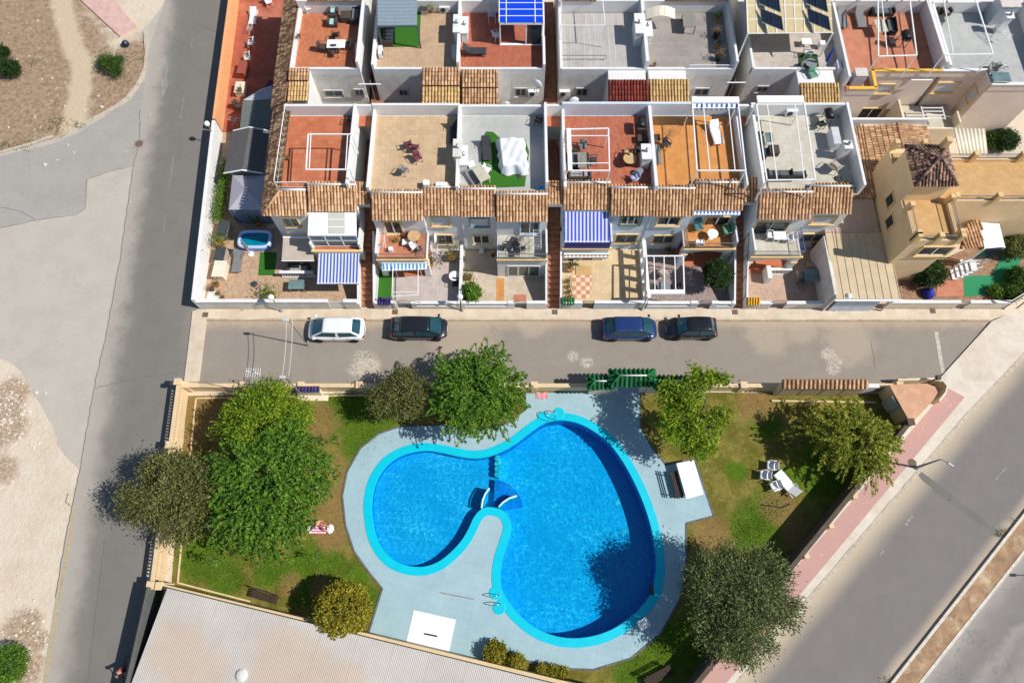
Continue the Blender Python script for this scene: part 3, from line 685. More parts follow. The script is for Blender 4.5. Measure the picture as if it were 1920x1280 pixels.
def awning(label, quad, m, frame=WPAINT, valance=.18, name='awning', group=None, arms=True):
    """sloping fabric: quad = back-left, back-right, front-right, front-left"""
    a, b, c, d = [Vector(q) for q in quad]; root = thing(name, label, 'awning', ((a+b)/2)[:], group)
    mb = MB(); mb.grid(lambda u, v: ((a*(1-u)+b*u)*(1-v) + (d*(1-u)+c*u)*v) + Vector((0,0,-.05*math.sin(math.pi*v)*math.sin(math.pi*u)**2)), 16, 6)
    mb.build('fabric', m, root, solid=.012)
    if valance:
        mb = MB(); mb.grid(lambda u, v: d*(1-u)+c*u + Vector((0,-.004,-valance*v*(1 + .12*math.sin(u*60)*(v > .5)))), 40, 2); mb.build('valance', m, root, solid=.01)
    mb = MB(); mb.tube([d, c], .035, 8); mb.build('front_bar', frame, root)
    mb = MB(); mb.box(a.x,b.x,a.y-.06,a.y+.06,a.z,a.z+.14); mb.build('cassette', frame, root, bevel=.02)
    if arms:
        for s, e in ((a, d), (b, c)):
            mb = MB(); i = Vector((.12 if s is a else -.12, 0, 0)); mid = (s+e)/2+i*3+Vector((0,0,-.14)); mb.tube([s+i-Vector((0,0,.06)), mid, e+i-Vector((0,0,.04))], .025, 6); mb.build('arm', frame, root)
    return root
def pergola(label, base_z, top_z, corners, beams, m=WPAINT, name='pergola', posts=(0,1,2,3), w=.08, group=None, cat='pergola'):
    """corners at top level (x, y) in order; beams = list of ((x,y),(x,y)) cross bars"""
    c = [Vector((q[0], q[1], top_z)) for q in corners]; root = thing(name, label, cat, (c[0].x, c[0].y, base_z), group)
    for a, b in zip(c, c[1:]+c[:1]):
        mb = MB(); mb.bar(a, b, w, w); mb.build('beam', m, root)
    for k in posts:
        mb = MB(); mb.bar((c[k].x,c[k].y,base_z), (c[k].x,c[k].y,top_z-w/2), w*.9); mb.build('post', m, root)
    for a, b in beams:
        mb = MB(); mb.bar((a[0],a[1],top_z+.012), (b[0],b[1],top_z+.012), w*.7, w*.7); mb.build('cross_bar', m, root)
    return root
FLOORS = {
 'terracotta': tilefloor('terracotta_floor', C(222,140,96), C(206,118,78), .30, C(190,130,100), off=.5, mortar=.06, ratio=.5),
 'terracotta2': tilefloor('red_terracotta_floor', C(206,124,94), C(188,102,74), .28, C(180,120,96), off=.5, mortar=.05, ratio=.5),
 'brickred': tilefloor('square_terracotta', C(220,136,96), C(205,118,82), .42, C(176,106,76), mortar=.035),
 'sand': tilefloor('sandy_floor', C(226,198,160), C(216,184,144), .35, C(202,170,134), mortar=.05),
 'grey': mat('grey_screed', C(198,198,193), .75, .08, .7, .1, 30, col2=C(180,182,180), stain=.25),
 'whiteplank': tilefloor('whitewashed_planks', C(214,209,203), C(198,193,188), .22, C(140,138,136), mortar=.08, rot=R(90), ratio=40),
 'greyplank': tilefloor('grey_planks', C(182,174,164), C(168,160,152), .30, C(150,143,136), mortar=.05, ratio=12),
 'orange': tilefloor('orange_tile_floor', C(232,164,92), C(224,150,80), .45, C(206,134,80), mortar=.03),
 'peach': tilefloor('peach_floor', C(216,186,152), C(206,172,138), .33, C(190,160,130), mortar=.05),
 'cement': tilefloor('cement_tile_floor', C(216,206,196), C(204,192,180), .25, C(180,166,152), mortar=.05),
 'salmon': tilefloor('salmon_floor', C(218,146,112), C(208,132,100), .45, C(188,122,96), mortar=.03),
 'creamtile': tilefloor('cream_tile_floor', C(222,216,200), C(214,206,188), .40, C(196,188,170), mortar=.03),
 'paving': tilefloor('mosaic_paving', C(214,180,146), C(188,150,118), .16, C(228,204,178), mortar=.12),
 'patiogrey': tilefloor('light_patio_tile', C(214,202,194), C(206,192,184), .30, C(186,172,164), mortar=.04),
 'patiobeige': tilefloor('beige_patio_tile', C(226,210,186), C(216,198,174), .30, C(198,180,158), mortar=.04),
 'patiocream': tilefloor('cream_patio_tile', C(236,210,168), C(230,202,158), .30, C(212,184,146), mortar=.035),
 'patiopink': tilefloor('pink_patio_tile', C(214,182,160), C(196,160,138), .22, C(224,200,180), mortar=.1),
 'mosaic': tilefloor('violet_mosaic', C(172,150,144), C(140,120,118), .14, C(208,190,180), mortar=.14),
 'villa': tilefloor('villa_terrace_tile', C(226,182,122), C(218,172,112), .33, C(204,156,100), mortar=.02),
}
WM = {}
ZT = 6.0                                                     # roof-terrace level
def house(name, label, x0, x1, y0, y1, wm, floor, par, terr, ztop=5.86, loc=None, cat='house'):
    """body box, terrace floor terr=(x0,x1,y0,y1), parapets par=[(xa,ya,xb,yb,height,width)]"""
    root = thing(name, label, cat, loc or ((x0+x1)/2, y0, 0))
    if y0 < 27:
        WM[root.name] = wm; pbox(root, 'wall', wm, x0, x1, 28.301, y1, -.02, ztop)
    else: pbox(root, 'wall', wm, x0, x1, y0, y1, -.02, ztop)
    tx0, tx1, ty0, ty1 = terr
    pbox(root, 'terrace_floor', floor, tx0, tx1, ty0, ty1, ztop, ZT, 0)
    for q in par:
        wallseg(root, (q[0],q[1],0), (q[2],q[3],0), ztop-.01, ZT+q[4], q[5] if len(q) > 5 else .2, q[6] if len(q) > 6 else wm)
    return root
def skirt(root, px0, px1, pyt, pyb, zt=6.42, zb=5.42, m=None, cap=True):
    A, B = P(px0, pyb, zb), P(px1, pyb, zb); yt = P((px0+px1)/2, pyt, zt).y
    q = [Vector((A.x,yt,zt)), Vector((B.x,yt,zt)), Vector((B.x,A.y,zb)), Vector((A.x,A.y,zb))]
    ro = tiled(root, [q], m)
    yl = A.y+.25; pbox(root, 'wall', WM[root.name], A.x+.0, B.x-.0, yl-.02, 28.3, -.02, 5.28); zl = zb+(zt-zb)*(yl-A.y)/(yt-A.y)-.12; mb = MB(); s_ = [(yl,5.281),(yt+.15,5.281),(yt+.15,zt-.14),(yl,max(zl,5.3))]
    mb.add([(A.x+.02,a,b) for a, b in s_]+[(B.x-.02,a,b) for a, b in s_], [(0,1,2,3),(7,6,5,4),(0,4,5,1),(1,5,6,2),(2,6,7,3),(3,7,4,0)]); mb.build('eave_wall', WHITE, root)
    wallseg(root, (A.x,yt+.1,0), (B.x,yt+.1,0), 5.8, zt-.03, .22)
    ridge(root, [(A.x,yt+.02,zt+.06), (B.x,yt+.02,zt+.06)], WHITE, .07)
    if cap:
        q = [Vector((A.x,yt+.02,zt+.02)), Vector((A.x,yt+.3,zt-.12)), Vector((B.x,yt+.3,zt-.12)), Vector((B.x,yt+.02,zt+.02))]
        tiled(root, [q], m, name='coping_row', course=.3)
    return A.y+.25-.02
def balcony(root, px0, px1, pyf, z=3.05, wm=None, floor=None, yb=26.6, side=(.95,.95), band=PTRIM, porch='arch', rail=GREYMET, pm=None):
    """first-floor balcony on a porch; px range measured at its front edge"""
    wm = wm or WHITE
    a, b = P(px0, pyf, z), P(px1, pyf, z); x0, x1, yf = a.x, b.x, a.y
    pbox(root, 'balcony_slab', wm, x0, x1, yf+.06, yb-.001, z-.3, z-.03)
    pbox(root, 'balcony_floor', floor or FLOORS['brickred'], x0+.1, x1-.1, yf+.12, yb-.02, z-.03, z, 0)
    pbox(root, 'band', band, x0-.05, x1+.05, yf-.06, yf+.10, z-.12, z+.06)
    for s, xx in zip(side, (x0+.07, x1-.07)):
        if s: wallseg(root, (xx,yf+.1,0), (xx,yb,0), z-.03, z+s, .14, wm, 'balcony_side')
    if rail: railing(root, [(x0+.12,yf+.02,z+.02), (x1-.12,yf+.02,z+.02)], .85, rail)
    if porch:
        # piers and arch of the porch front
        w = .45; pbox(root, 'pier', wm, x0, x0+w, yf+.1, yf+.5, 0, z-.3); pbox(root, 'pier', wm, x1-w, x1, yf+.1, yf+.5, 0, z-.3)
        mb = MB(); n = 14; xs = [x0+w+(x1-x0-2*w)*k/n for k in range(n+1)]
        for k in range(n):
            za = 2.15+.38*math.sin(math.pi*k/n)**.6; zb_ = 2.15+.38*math.sin(math.pi*(k+1)/n)**.6
            for yy, fl in ((yf+.1,0),(yf+.5,1)):
                q = [(xs[k],yy,za),(xs[k+1],yy,zb_),(xs[k+1],yy,z-.3),(xs[k],yy,z-.3)]; mb.poly(q if not fl else q[::-1])
            mb.poly([(xs[k],yf+.1,za),(xs[k],yf+.5,za),(xs[k+1],yf+.5,zb_),(xs[k+1],yf+.1,zb_)])
        mb.build('arch', wm, root)
        pbox(root, 'pier_cap', band, x0-.04, x0+w+.04, yf+.02, yf+.54, 2.0, 2.08); pbox(root, 'pier_cap', band, x1-w-.04, x1+.04, yf+.02, yf+.54, 2.0, 2.08)
        pbox(root, 'porch_floor', pm or FLOORS['brickred'], x0, x1, yf+.1, yb, .0, .17, 0)
    return x0, x1, yf
# ================================================================ FRONT ROW OF HOUSES
YF, YN = 26.6, 35.3
TS, TN = 28.15, 34.95
def nwall(x0, x1, h=1.05): return (x0, YN-.1, x1, YN-.1, h, .2)
# --- end house by the road
h1 = house('terraced_house', 'white end house by the road with orange roof terrace and glazed balcony', -17.2, -11.75, YF, YN, WHITE, FLOORS['brickred'],
    [(-17.1,28.4,-17.1,YN,.25,.14), (-11.85,28.2,-11.85,YN,1.0,.2), nwall(-17.2,-11.75,.95)], (-17.05,-11.95,TS,TN))
railing(h1, [(-17.1,28.5,6.22),(-17.1,YN,6.22)], .75, WPAINT, .6)
railing(h1, [(-17.1,28.45,6.1),(-14.75,28.45,6.1)], .7, WPAINT, .6)
y1 = skirt(h1, 578, 669, 347, 396)
# hip corner: south skirt and the long west slope that runs on over the neighbour behind
za, zb = 6.42, 5.42
e0, e1 = P(492,404,zb), P(576,406,zb); t0 = P(526,357,za); xw = -18.75
tiled(h1, [[Vector((t0.x,t0.y,za)), Vector((e1.x-.02,t0.y,za)), Vector((e1.x-.02,e0.y,zb)), Vector((e0.x,e0.y,zb))]])
tiled(h1, [[Vector((t0.x,t0.y,za)), Vector((t0.x-.15,YN+.7,za)), Vector((e0.x-.35,YN+.7,zb)), Vector((e0.x,e0.y,zb))]], TILES_SHADE)
ridge(h1, [(t0.x,t0.y,za+.07), (e0.x,e0.y,zb+.09)], TILES, .1)
ridge(h1, [(t0.x,t0.y+.02,za+.06), (e1.x,t0.y+.02,za+.06)])
pbox(h1, 'side_wall', WHITE, e0.x+.35, -17.19, e0.y+.31, YN, -.02, 5.35); pbox(h1, 'wall', WHITE, -17.19, e1.x+.1, 26.6, 28.3, -.02, 5.35)
window(h1, 529, 408, 563, 423, YF-.0, PTRIM, bars=True)
# glazed balcony
xa, xb, yf = balcony(h1, 585, 678, 471, 3.05, YF and WHITE, FLOORS['brickred'], side=(.9,.9), rail=None, yb=y1)
q = [P(579,397,5.3), P(668,397,5.3), P(669,442,4.75), P(577,442,4.75)]
mb = MB(); mb.poly([v for v in q]); gr = mb.build('glazed_roof', mat('white_sandwich_panel', (.80,.80,.80), .4, .02), h1, solid=.06)
for k in range(3):
    f = lambda u, v: (q[0]*(1-u)+q[1]*u)*(1-v)+(q[3]*(1-u)+q[2]*u)*v+Vector((0,0,.05))
    mb = MB(); mb.poly([f(.42,.04+.31*k), f(.76,.04+.31*k), f(.76,.31+.31*k), f(.42,.31+.31*k)]); mb.build('roof_pane', mat('frosted_panel', (.50,.51,.44), .4, .05), h1, solid=.02)
yg = q[2].y+.05
for k in range(3):
    x0_, x1_ = xa+.1+(xb-xa-.2)*k/3, xa+.1+(xb-xa-.2)*(k+1)/3
    gw = MB()
    for r4 in ((x0_,x1_,3.1,3.18),(x0_,x1_,4.6,4.68),(x0_,x1_,3.95,4.0),(x0_,x0_+.05,3.18,4.6),(x1_-.05,x1_,3.18,4.6)): gw.box(r4[0],r4[1],yg-.03,yg+.03,r4[2],r4[3])
    g_ = gw.build('balcony_window', WPAINT, h1); mb = MB(); mb.box(x0_+.05,x1_-.05,yg-.008,yg+.008,3.15,4.62); o = mb.build('pane', glassmat('bluish_glass', (.10,.18,.24), .05) if k == 0 else MATS['bluish_glass'], h1); o.parent = g_
# --- second house
h2 = house('terraced_house', 'white house with sandy roof terrace and a cluttered balcony', -10.55, -3.95, YF, YN, WHITE, FLOORS['sand'],
    [(-10.45,28.2,-10.45,YN,.55,.2), nwall(-10.55,-3.95), (-3.95,28.0,-3.95,YN,.95,.24)], (-10.35,-4.07,TS-.3,TN))
y2 = skirt(h2, 697, 794, 362, 413); YF2 = skirt(h2, 794, 863, 352, 404)
window(h2, 718, 415, 756, 437, y2, PTRIM, name='balcony_door'); window(h2, 808, 406, 843, 422, YF2, PTRIM, shutter=True); window(h2, 820, 440, 849, 455, YF2, PTRIM, bars=True)
balcony(h2, 706, 801, 487, 3.05, WHITE, FLOORS['salmon'], side=(.9,0), yb=y2)
b2x = P(801,487,3.05).x; railing(h2, [(b2x-.1,24.3,3.07),(b2x-.1,26.55,3.07)], .85)
# --- third house
h3 = house('terraced_house', 'white house with pale grey roof terrace and green turf patch', -3.95, 2.6, YF, YN, WHITE, FLOORS['grey'],
    [(2.5,28.2,2.5,YN,1.15,.2), nwall(-3.95,2.6,.9)], (-3.83,2.4,TS-.2,TN))
YF3 = skirt(h3, 863, 930, 355, 406); y3 = skirt(h3, 930, 1027, 365, 415)
window(h3, 881, 409, 916, 423, YF3, mat('blue_grey_trim', (.22,.28,.33), .6), shutter=True); window(h3, 887, 441, 918, 455, YF3, PTRIM, pane=GLASS)
window(h3, 976, 416, 1010, 437, y3, mat('pale_blue_trim', (.45,.55,.65), .6), name='balcony_door')
b3 = balcony(h3, 932, 1026, 487, 3.05, WHITE, FLOORS['creamtile'], side=(0,.9), porch=None, yb=y3)
yp = b3[2]+.1
pbox(h3, 'porch_wall', WHITE, b3[0], b3[1], yp, y3-.002, .0, 2.74)
for k in range(3):
    a, b = PY(952+k*19.6, 498, yp), PY(952+(k+1)*19.6, 517, yp)
    gw = MB()
    for r4 in ((a.x,b.x,a.z-.07,a.z),(a.x,b.x,b.z,b.z+.07),(a.x,a.x+.07,b.z+.07,a.z-.07),(b.x-.07,b.x,b.z+.07,a.z-.07)): gw.box(r4[0],r4[1],yp-.05,yp-.01,r4[2],r4[3])
    g_ = gw.build('sliding_door', WPAINT, h3); mb = MB(); mb.box(a.x+.07,b.x-.07,yp-.03,yp-.012,b.z+.07,a.z-.07); o = mb.build('pane', glassmat('green_tinted_glass', (.13,.16,.11), .08) if k == 0 else MATS['green_tinted_glass'], h3); o.parent = g_
# --- fourth house
h4 = house('terraced_house', 'pale blue house with red tiled roof terrace and white pergola', 3.76, 10.35, YF, YN, BLUEWH, FLOORS['terracotta2'],
    [(3.86,28.2,3.86,YN,.6,.2,WHITE), nwall(3.76,10.35,1.2), (10.35,28.0,10.35,YN,1.0,.24,WHITE)], (3.96,10.23,TS-.2,TN))
y4 = skirt(h4, 1055, 1144, 343, 393); YF4 = skirt(h4, 1144, 1222, 353, 404)
window(h4, 1167, 405, 1198, 420, YF4, mat('green_trim', (.10,.16,.10), .6), mull=2); window(h4, 1157, 439, 1191, 453, YF4, PTRIM, bars=True)
b4 = balcony(h4, 1055, 1146, 466, 3.05, BLUEWH, FLOORS['brickred'], side=(.9,.9), porch=None, rail=None, yb=y4)
pbox(h4, 'balcony_screen', mat('blue_tarpaulin', (.02,.03,.22), .6, .15), b4[0]+.14, b4[1]-.14, b4[2]-.02, b4[2]+.04, 3.0, 4.1)
pbox(h4, 'porch_wall', BLUEWH, b4[0], b4[1], b4[2]+.6, y4-.002, .0, 2.74); yp = b4[2]+.6
for k, (p0, p1, pm_) in enumerate(((1064,1087,GLASS),(1088,1108,mat('brown_curtain', (.13,.06,.05), .8)),(1110,1127,mat('beige_curtain', (.45,.38,.26), .8)))):
    a, b = PY(p0, 481, yp), PY(p1, 497, yp); gw = MB()
    for r4 in ((a.x,b.x,a.z-.06,a.z),(a.x,b.x,b.z,b.z+.06),(a.x,a.x+.06,b.z+.06,a.z-.06),(b.x-.06,b.x,b.z+.06,a.z-.06)): gw.box(r4[0],r4[1],yp-.05,yp-.01,r4[2],r4[3])
    g_ = gw.build('sliding_door', WPAINT, h4); mb = MB(); mb.box(a.x+.06,b.x-.06,yp-.03,yp-.012,b.z+.06,a.z-.06); o = mb.build('pane', pm_, h4); o.parent = g_
# --- fifth house
h5 = house('terraced_house', 'pale blue house with orange tiled roof terrace and balcony seats', 10.35, 17.0, YF, YN, BLUEWH, FLOORS['orange'],
    [(16.9,28.2,16.9,YN,.85,.2,WHITE), nwall(10.35,17.0,1.2)], (10.47,16.8,TS-.2,TN))
YF5 = skirt(h5, 1222, 1301, 354, 405); y5 = skirt(h5, 1301, 1393, 343, 394)
window(h5, 1236, 406, 1271, 421, YF5, PTRIM); window(h5, 1228, 441, 1260, 454, YF5, PTRIM, bars=True); window(h5, 1326, 406, 1362, 422, y5, PTRIM, name='balcony_door')
balcony(h5, 1283, 1378, 467, 3.05, BLUEWH, FLOORS['orange'], side=(0,.95), yb=y5)
b5x = P(1283,467,3.05).x; railing(h5, [(b5x+.1,25.1,3.07),(b5x+.1,26.55,3.07)], .85)
# --- sixth house
h6 = house('terraced_house', 'white end house with pale tiled terrace, outdoor kitchen and lounge sofa', 17.98, 25.3, YF, YN, WHITE, FLOORS['creamtile'],
    [(18.08,28.2,18.08,YN,1.0,.2), nwall(17.98,25.3,1.1), (25.2,28.0,25.2,YN,1.15,.2)], (18.18,25.1,TS-.2,TN))
y6 = skirt(h6, 1420, 1520, 361, 411); YF6 = skirt(h6, 1520, 1596, 350, 401)
window(h6, 1422, 415, 1466, 437, y6, PTRIM, bars=True, barm=BLACK, name='balcony_door'); window(h6, 1529, 406, 1561, 418, YF6, PTRIM, shutter=True); window(h6, 1507, 438, 1542, 451, YF6, PTRIM, bars=True)
balcony(h6, 1408, 1504, 482, 3.05, WHITE, FLOORS['creamtile'], side=(.9,0), yb=y6)
b6x = P(1504,482,3.05).x; railing(h6, [(b6x-.1,24.5,3.07),(b6x-.1,26.55,3.07)], .85, mat('blue_rail_paint', (.05,.12,.35), .5))
# ================================================================ BACK ROW
BY0, BY1 = 39.1, 50.0
def back(label, x0, x1, floor, wm=WHITE_OLD, par=None, loc=None, ts=39.3, tn=45.3, s_h=.45):
    return house('terraced_house', label, x0, x1, BY0, BY1, wm, floor, (par or []) + [(x0,BY0+.1,x1,BY0+.1,s_h,.2,WHITE), (x0,45.5,x1,45.5,1.15,.2,WHITE)], (x0+.1,x1-.1,ts,tn))
k1 = back('white house behind the end house with terracotta terrace and dining set', -17.4, -11.9, FLOORS['terracotta'], WHITE_OLD, [(-17.3,BY0,-17.3,45.5,.4,.26,WHITE), (-11.98,BY0,-11.98,45.5,1.25,.2,WHITE)])
tiled(k1, [[Vector((-17.42,36.05,6.42)), Vector((-17.5,50,6.42)), Vector((-19.1,50,5.42)), Vector((-18.62,36.05,5.42))]], TILES_SHADE)
pbox(k1, 'side_wall', WHITE_OLD, -18.4, -17.41, 36.1, 49.9, -.02, 5.35)
k2 = back('white house with peach terrace and grey metal pavilion', -10.93, -4.2, FLOORS['peach'], WHITE_OLD, [(-10.83,BY0,-10.83,45.5,.95,.2,WHITE), (-4.2,BY0,-4.2,45.5,1.2,.22,WHITE)])
k3 = back('white house with red terrace and blue roofed glazed room', -4.2, 2.6, FLOORS['terracotta2'], WHITE_OLD, [(2.5,BY0,2.5,45.5,.95,.2,WHITE)])
k4 = back('white house with whitewashed plank terrace', 3.76, 10.5, FLOORS['whiteplank'], WHITE_OLD, [(3.86,BY0,3.86,45.5,.5,.2,WHITE), (10.45,BY0,10.45,45.5,1.3,.26,WHITE)])
k5 = back('white house with grey plank terrace and row of potted plants', 10.5, 17.5, FLOORS['greyplank'], WHITE_OLD, [(17.4,BY0,17.4,45.5,1.25,.2,WHITE)])
k6 = back('white house with solar panel roof over a cement tiled terrace', 18.75, 25.95, FLOORS['cement'], WHITE_OLD, [(18.85,BY0,18.85,45.5,.6,.2,WHITE), (25.95,BY0-1.2,25.95,45.5,1.0,.22,WHITE)])
for hh, spans in ((k1, [(-16.4,-12.0)]), (k3, []), (k4, [(4.0,6.8)]), (k5, [(12.4,17.4)]), (k6, [])):
    for a, b in spans: tiled(hh, [[Vector((a,46.9,7.75)), Vector((b,46.9,7.75)), Vector((b,45.35,7.2)), Vector((a,45.35,7.2))]], TILES)
# stair-head blocks that bridge to the front row, with their little tiled roofs
def block(root, px0, px1, pt, pb, zt, zb, m, wm, step=None):
    a, b = P(px0, pb, zb), P(px1, pb, zb); yt = min(P((px0+px1)/2, pt, zt).y, BY0+.6)
    pbox(root, 'block_wall', wm, a.x+.08, b.x-.08, a.y+.12, BY0-.002, 0, zb-.12)
    pbox(root, 'block_wall', wm, a.x+.08, b.x-.08, (a.y+yt)/2, max(yt, BY0)+.05, zb-.12, (zb+zt)/2-.1)
    if step:
        ym = a.y+(yt-a.y)*step; zm = zb+(zt-zb)*.42
        tiled(root, [[Vector((a.x,ym,zm)), Vector((b.x,ym,zm)), Vector((b.x,a.y,zb)), Vector((a.x,a.y,zb))]], m)
        tiled(root, [[Vector((a.x,yt,zt)), Vector((b.x,yt,zt)), Vector((b.x,ym-.02,zm+.16)), Vector((a.x,ym-.02,zm+.16))]], TILES)
    else: tiled(root, [[Vector((a.x,yt,zt)), Vector((b.x,yt,zt)), Vector((b.x,a.y,zb)), Vector((a.x,a.y,zb))]], m)
block(k1, 538, 577, 128, 190, 6.75, 6.15, TILEY, WHITE, .62)
block(k2, 790, 862, 127, 200, 6.85, 6.15, TILEY, WHITE, .52)
block(k3, 865, 934, 131, 203, 6.85, 6.15, TILES, WHITE, .52)
block(k4, 1141, 1216, 150, 190, 6.6, 6.15, TILER, WHITE)
block(k5, 1218, 1293, 149, 192, 6.6, 6.15, TILEY, WHITE)
block(k6, 1501, 1575, 156, 195, 6.6, 6.15, TILEY, WHITE)
for hh, w in ((k1,(608,170,644,180)), (k1,(665,168,683,178)), (k3,(967,166,986,179)), (k4,(1082,166,1100,179)), (k5,(1305,166,1326,178)), (k6,(1422,162,1436,171)), (k2,(748,168,765,179))):
    window(hh, w[0], w[1], w[2], w[3], BY0, WHITE_OLD, bars=True, d=.06)
# pink houses at the row's end: the facade steps back between two projecting wings
k7 = house('corner_house', 'pink beige house with salmon terrace and yellow topped parapet', 25.98, 33.6, 39.0, BY1, PINKISH, FLOORS['salmon'],
    [(33.5,39.0,33.5,45.5,1.3,.2,WHITE), (26.0,45.5,33.6,45.5,1.15,.2,WHITE)], (26.05,33.4,38.95,45.3))
pbox(k7, 'wing_wall', PINKISH, 25.98, 28.1, 37.2, 38.999, -.02, 5.86)
pbox(k7, 'terrace_floor', FLOORS['salmon'], 26.05, 28.0, 37.3, 38.95, 5.86, 6.0, 0)
for a in ((25.98,37.25,28.15,37.25), (28.1,37.25,28.1,39.05), (28.1,39.0,33.6,39.0)):
    wallseg(k7, (a[0],a[1],0), (a[2],a[3],0), 5.8, 6.42, .2, PINKISH); wallseg(k7, (a[0]-.03,a[1]-.02,0), (a[2]+.03,a[3]-.02,0), 6.42, 6.52, .26, YTRIM, 'coping')
k8 = house('corner_house', 'pink beige end house with pale grey terrace and steel locker', 34.0, 41.6, 39.0, BY1, PINKISH, FLOORS['grey'],
    [(34.1,39.0,34.1,45.5,.85,.2,WHITE), (34.0,45.5,41.6,45.5,1.0,.2,WHITE), (41.5,37.6,41.5,45.5,1.15,.2,WHITE)], (34.2,41.4,38.95,45.3))
pbox(k8, 'wing_wall', PINKISH, 37.1, 41.6, 37.6, 38.999, -.02, 5.86)
pbox(k8, 'terrace_floor', FLOORS['grey'], 37.2, 41.4, 37.7, 38.95, 5.86, 6.0, 0)
for a in ((33.6,39.0,37.1,39.0), (37.1,39.0,37.1,37.65), (37.1,37.65,41.6,37.65)):
    wallseg(k8, (a[0],a[1],0), (a[2],a[3],0), 5.8, 6.42, .2, PINKISH); wallseg(k8, (a[0]-.03,a[1]-.02,0), (a[2]+.03,a[3]-.02,0), 6.42, 6.52, .26, WHITE, 'coping')
window(k7, 1645, 158, 1668, 173, 39.0, PTRIM, shutter=True); window(k8, 1760, 155, 1785, 172, 39.0, PTRIM, shutter=True); window(k7, 1617, 203, 1640, 226, 39.0, PTRIM, name='door')
# window in the side wall of the wing (faces west)
a, b = PXx(1809, 170, 37.1), PXx(1822, 195, 37.1); yy0, yy1, zz0, zz1 = 37.95, 38.75, 3.7, 4.9
mb = MB()
for r4 in ((yy0-.09,yy1+.09,zz1,zz1+.09),(yy0-.09,yy1+.09,zz0-.09,zz0),(yy0-.09,yy0,zz0,zz1),(yy1,yy1+.09,zz0,zz1)): mb.box(37.02,37.12,r4[0],r4[1],r4[2],r4[3])
w = mb.build('window', PTRIM, k8); mb = MB(); mb.box(37.08,37.12,yy0,yy1,zz0,zz1); o = mb.build('pane', SHUTTER, k8); o.parent = w
# ================================================================ OCHRE VILLA
cSW, cSE = P(1718,441,7.0), P(1812,440,7.0); cRE, cNE = P(1819,366,7.0), P(1917,286,7.0)
vx0, vx1, vx2 = 28.3, cSE.x, 41.0; vy0, vy1, vy2 = cSW.y, cRE.y, cNE.y
villa = thing('villa', 'ochre villa with hipped tile tower and railed roof terraces', 'villa', (vx1, vy0, 0))
pbox(villa, 'wall', YELLOWV, vx0, vx1, vy0, vy2+.9, -.02, 5.9); pbox(villa, 'wall', YELLOWV, vx1-.01, vx2, vy1, vy2+.1, -.02, 5.895)
pbox(villa, 'terrace_floor', FLOORS['villa'], vx0+.15, vx1+.1, vy0+.15, vy2+.7, 5.9, 6.0, 0); pbox(villa, 'terrace_floor', FLOORS['villa'], vx1, vx2, vy1+.15, vy2, 5.894, 5.996, 0)
VT = mat('villa_cap', C(240,206,150), .8, .05)
def vrail(a, b, posts=3):
    a, b = Vector(a), Vector(b); wallseg(villa, a, b, 5.85, 6.3, .2, YELLOWV)
    for k in range(posts+1):
        p = a+(b-a)*k/posts; pbox(villa, 'pillar', VT, p.x-.18, p.x+.18, p.y-.18, p.y+.18, 5.88, 6.98)
    for k in range(posts):
        p, q = a+(b-a)*k/posts, a+(b-a)*(k+1)/posts; u = (q-p).normalized()*.2
        railing(villa, [(p.x+u.x,p.y+u.y,6.2),(q.x-u.x,q.y-u.y,6.2)], .6, GREYMET, .14)
vrail((vx0+.1,vy0+.1,0), (vx1-.1,vy0+.1,0), 2); vrail((vx0+.1,vy0+.3,0), (vx0+.1,vy0+2.6,0), 1); vrail((vx1-.1,vy0+.4,0), (vx1-.1,vy1,0), 1)
vrail((vx1+.2,vy1+.1,0), (vx2,vy1+.1,0), 3); vrail((vx1-1,vy2,0), (vx2,vy2,0), 3)
tw = [P(1707,277,8.05), P(1778,270,8.05), P(1790,348,8.05), P(1721,351,8.05)]; tx0, tx1 = vx0-.02, (tw[1].x+tw[2].x)/2; ty0, ty1 = (tw[2].y+tw[3].y)/2, (tw[0].y+tw[1].y)/2
pbox(villa, 'tower_wall', YELLOWV, tx0, tx1-.2, ty0+.2, ty1-.1, 5.88, 8.05)
ap = Vector(((tx0+tx1)/2, (ty0+ty1)/2, 9.0)); co_ = [Vector((tx0-.25,ty1,8.05)), Vector((tx1,ty1,8.05)), Vector((tx1,ty0,8.05)), Vector((tx0-.25,ty0,8.05))]
tiled(villa, [[ap, co_[k], co_[(k+1)%4]] for k in range(4)], rooftile('grey_pink_tiles', (.44,.27,.19,1), (.30,.17,.12,1), (.035,.025,.022,1), .9), name='tower_roof')
for k in range(4): ridge(villa, [ap+Vector((0,0,.08)), co_[k]+Vector((0,0,.08))], MATS['grey_pink_tiles'], .11)
# little rear balcony, chimney and awning roof
pbox(villa, 'rear_wall', YELLOWV, tx0+.3, tx1-.1, ty1-.1, ty1+1.6, 0, 5.7); railing(villa, [(tx0+.4,ty1+1.5,5.7),(tx1-.2,ty1+1.5,5.7)], .8)
for xx in (tx0+.4, tx1-.3): pbox(villa, 'pillar', VT, xx-.18, xx+.18, ty1+1.35, ty1+1.7, 5.7, 6.6)
pbox(villa, 'chimney', VT, tx1-.75, tx1-.35, ty1-.55, ty1-.15, 8.2, 9.3); 
mb = MB(); q = [P(1788,240,3.4), P(1847,241,3.4), P(1852,290,2.9), P(1800,292,2.9)]; mb.poly(q); 
def corrug(name, quad, m, parent, n=40, amp=.03, th=.0, zoff=0):
    a, b, c, d = [Vector(v) for v in quad]; mb = MB()
    mb.grid(lambda u, v: (a*(1-u)+b*u)*(1-v)+(d*(1-u)+c*u)*v+Vector((0,0,amp*math.sin(u*n*math.pi)+zoff)), n*4, 1); return mb.build(name, m, parent, smooth=True, solid=th)
corrug('canopy_roof', q, CREAMP, villa, 16, .03, .02)
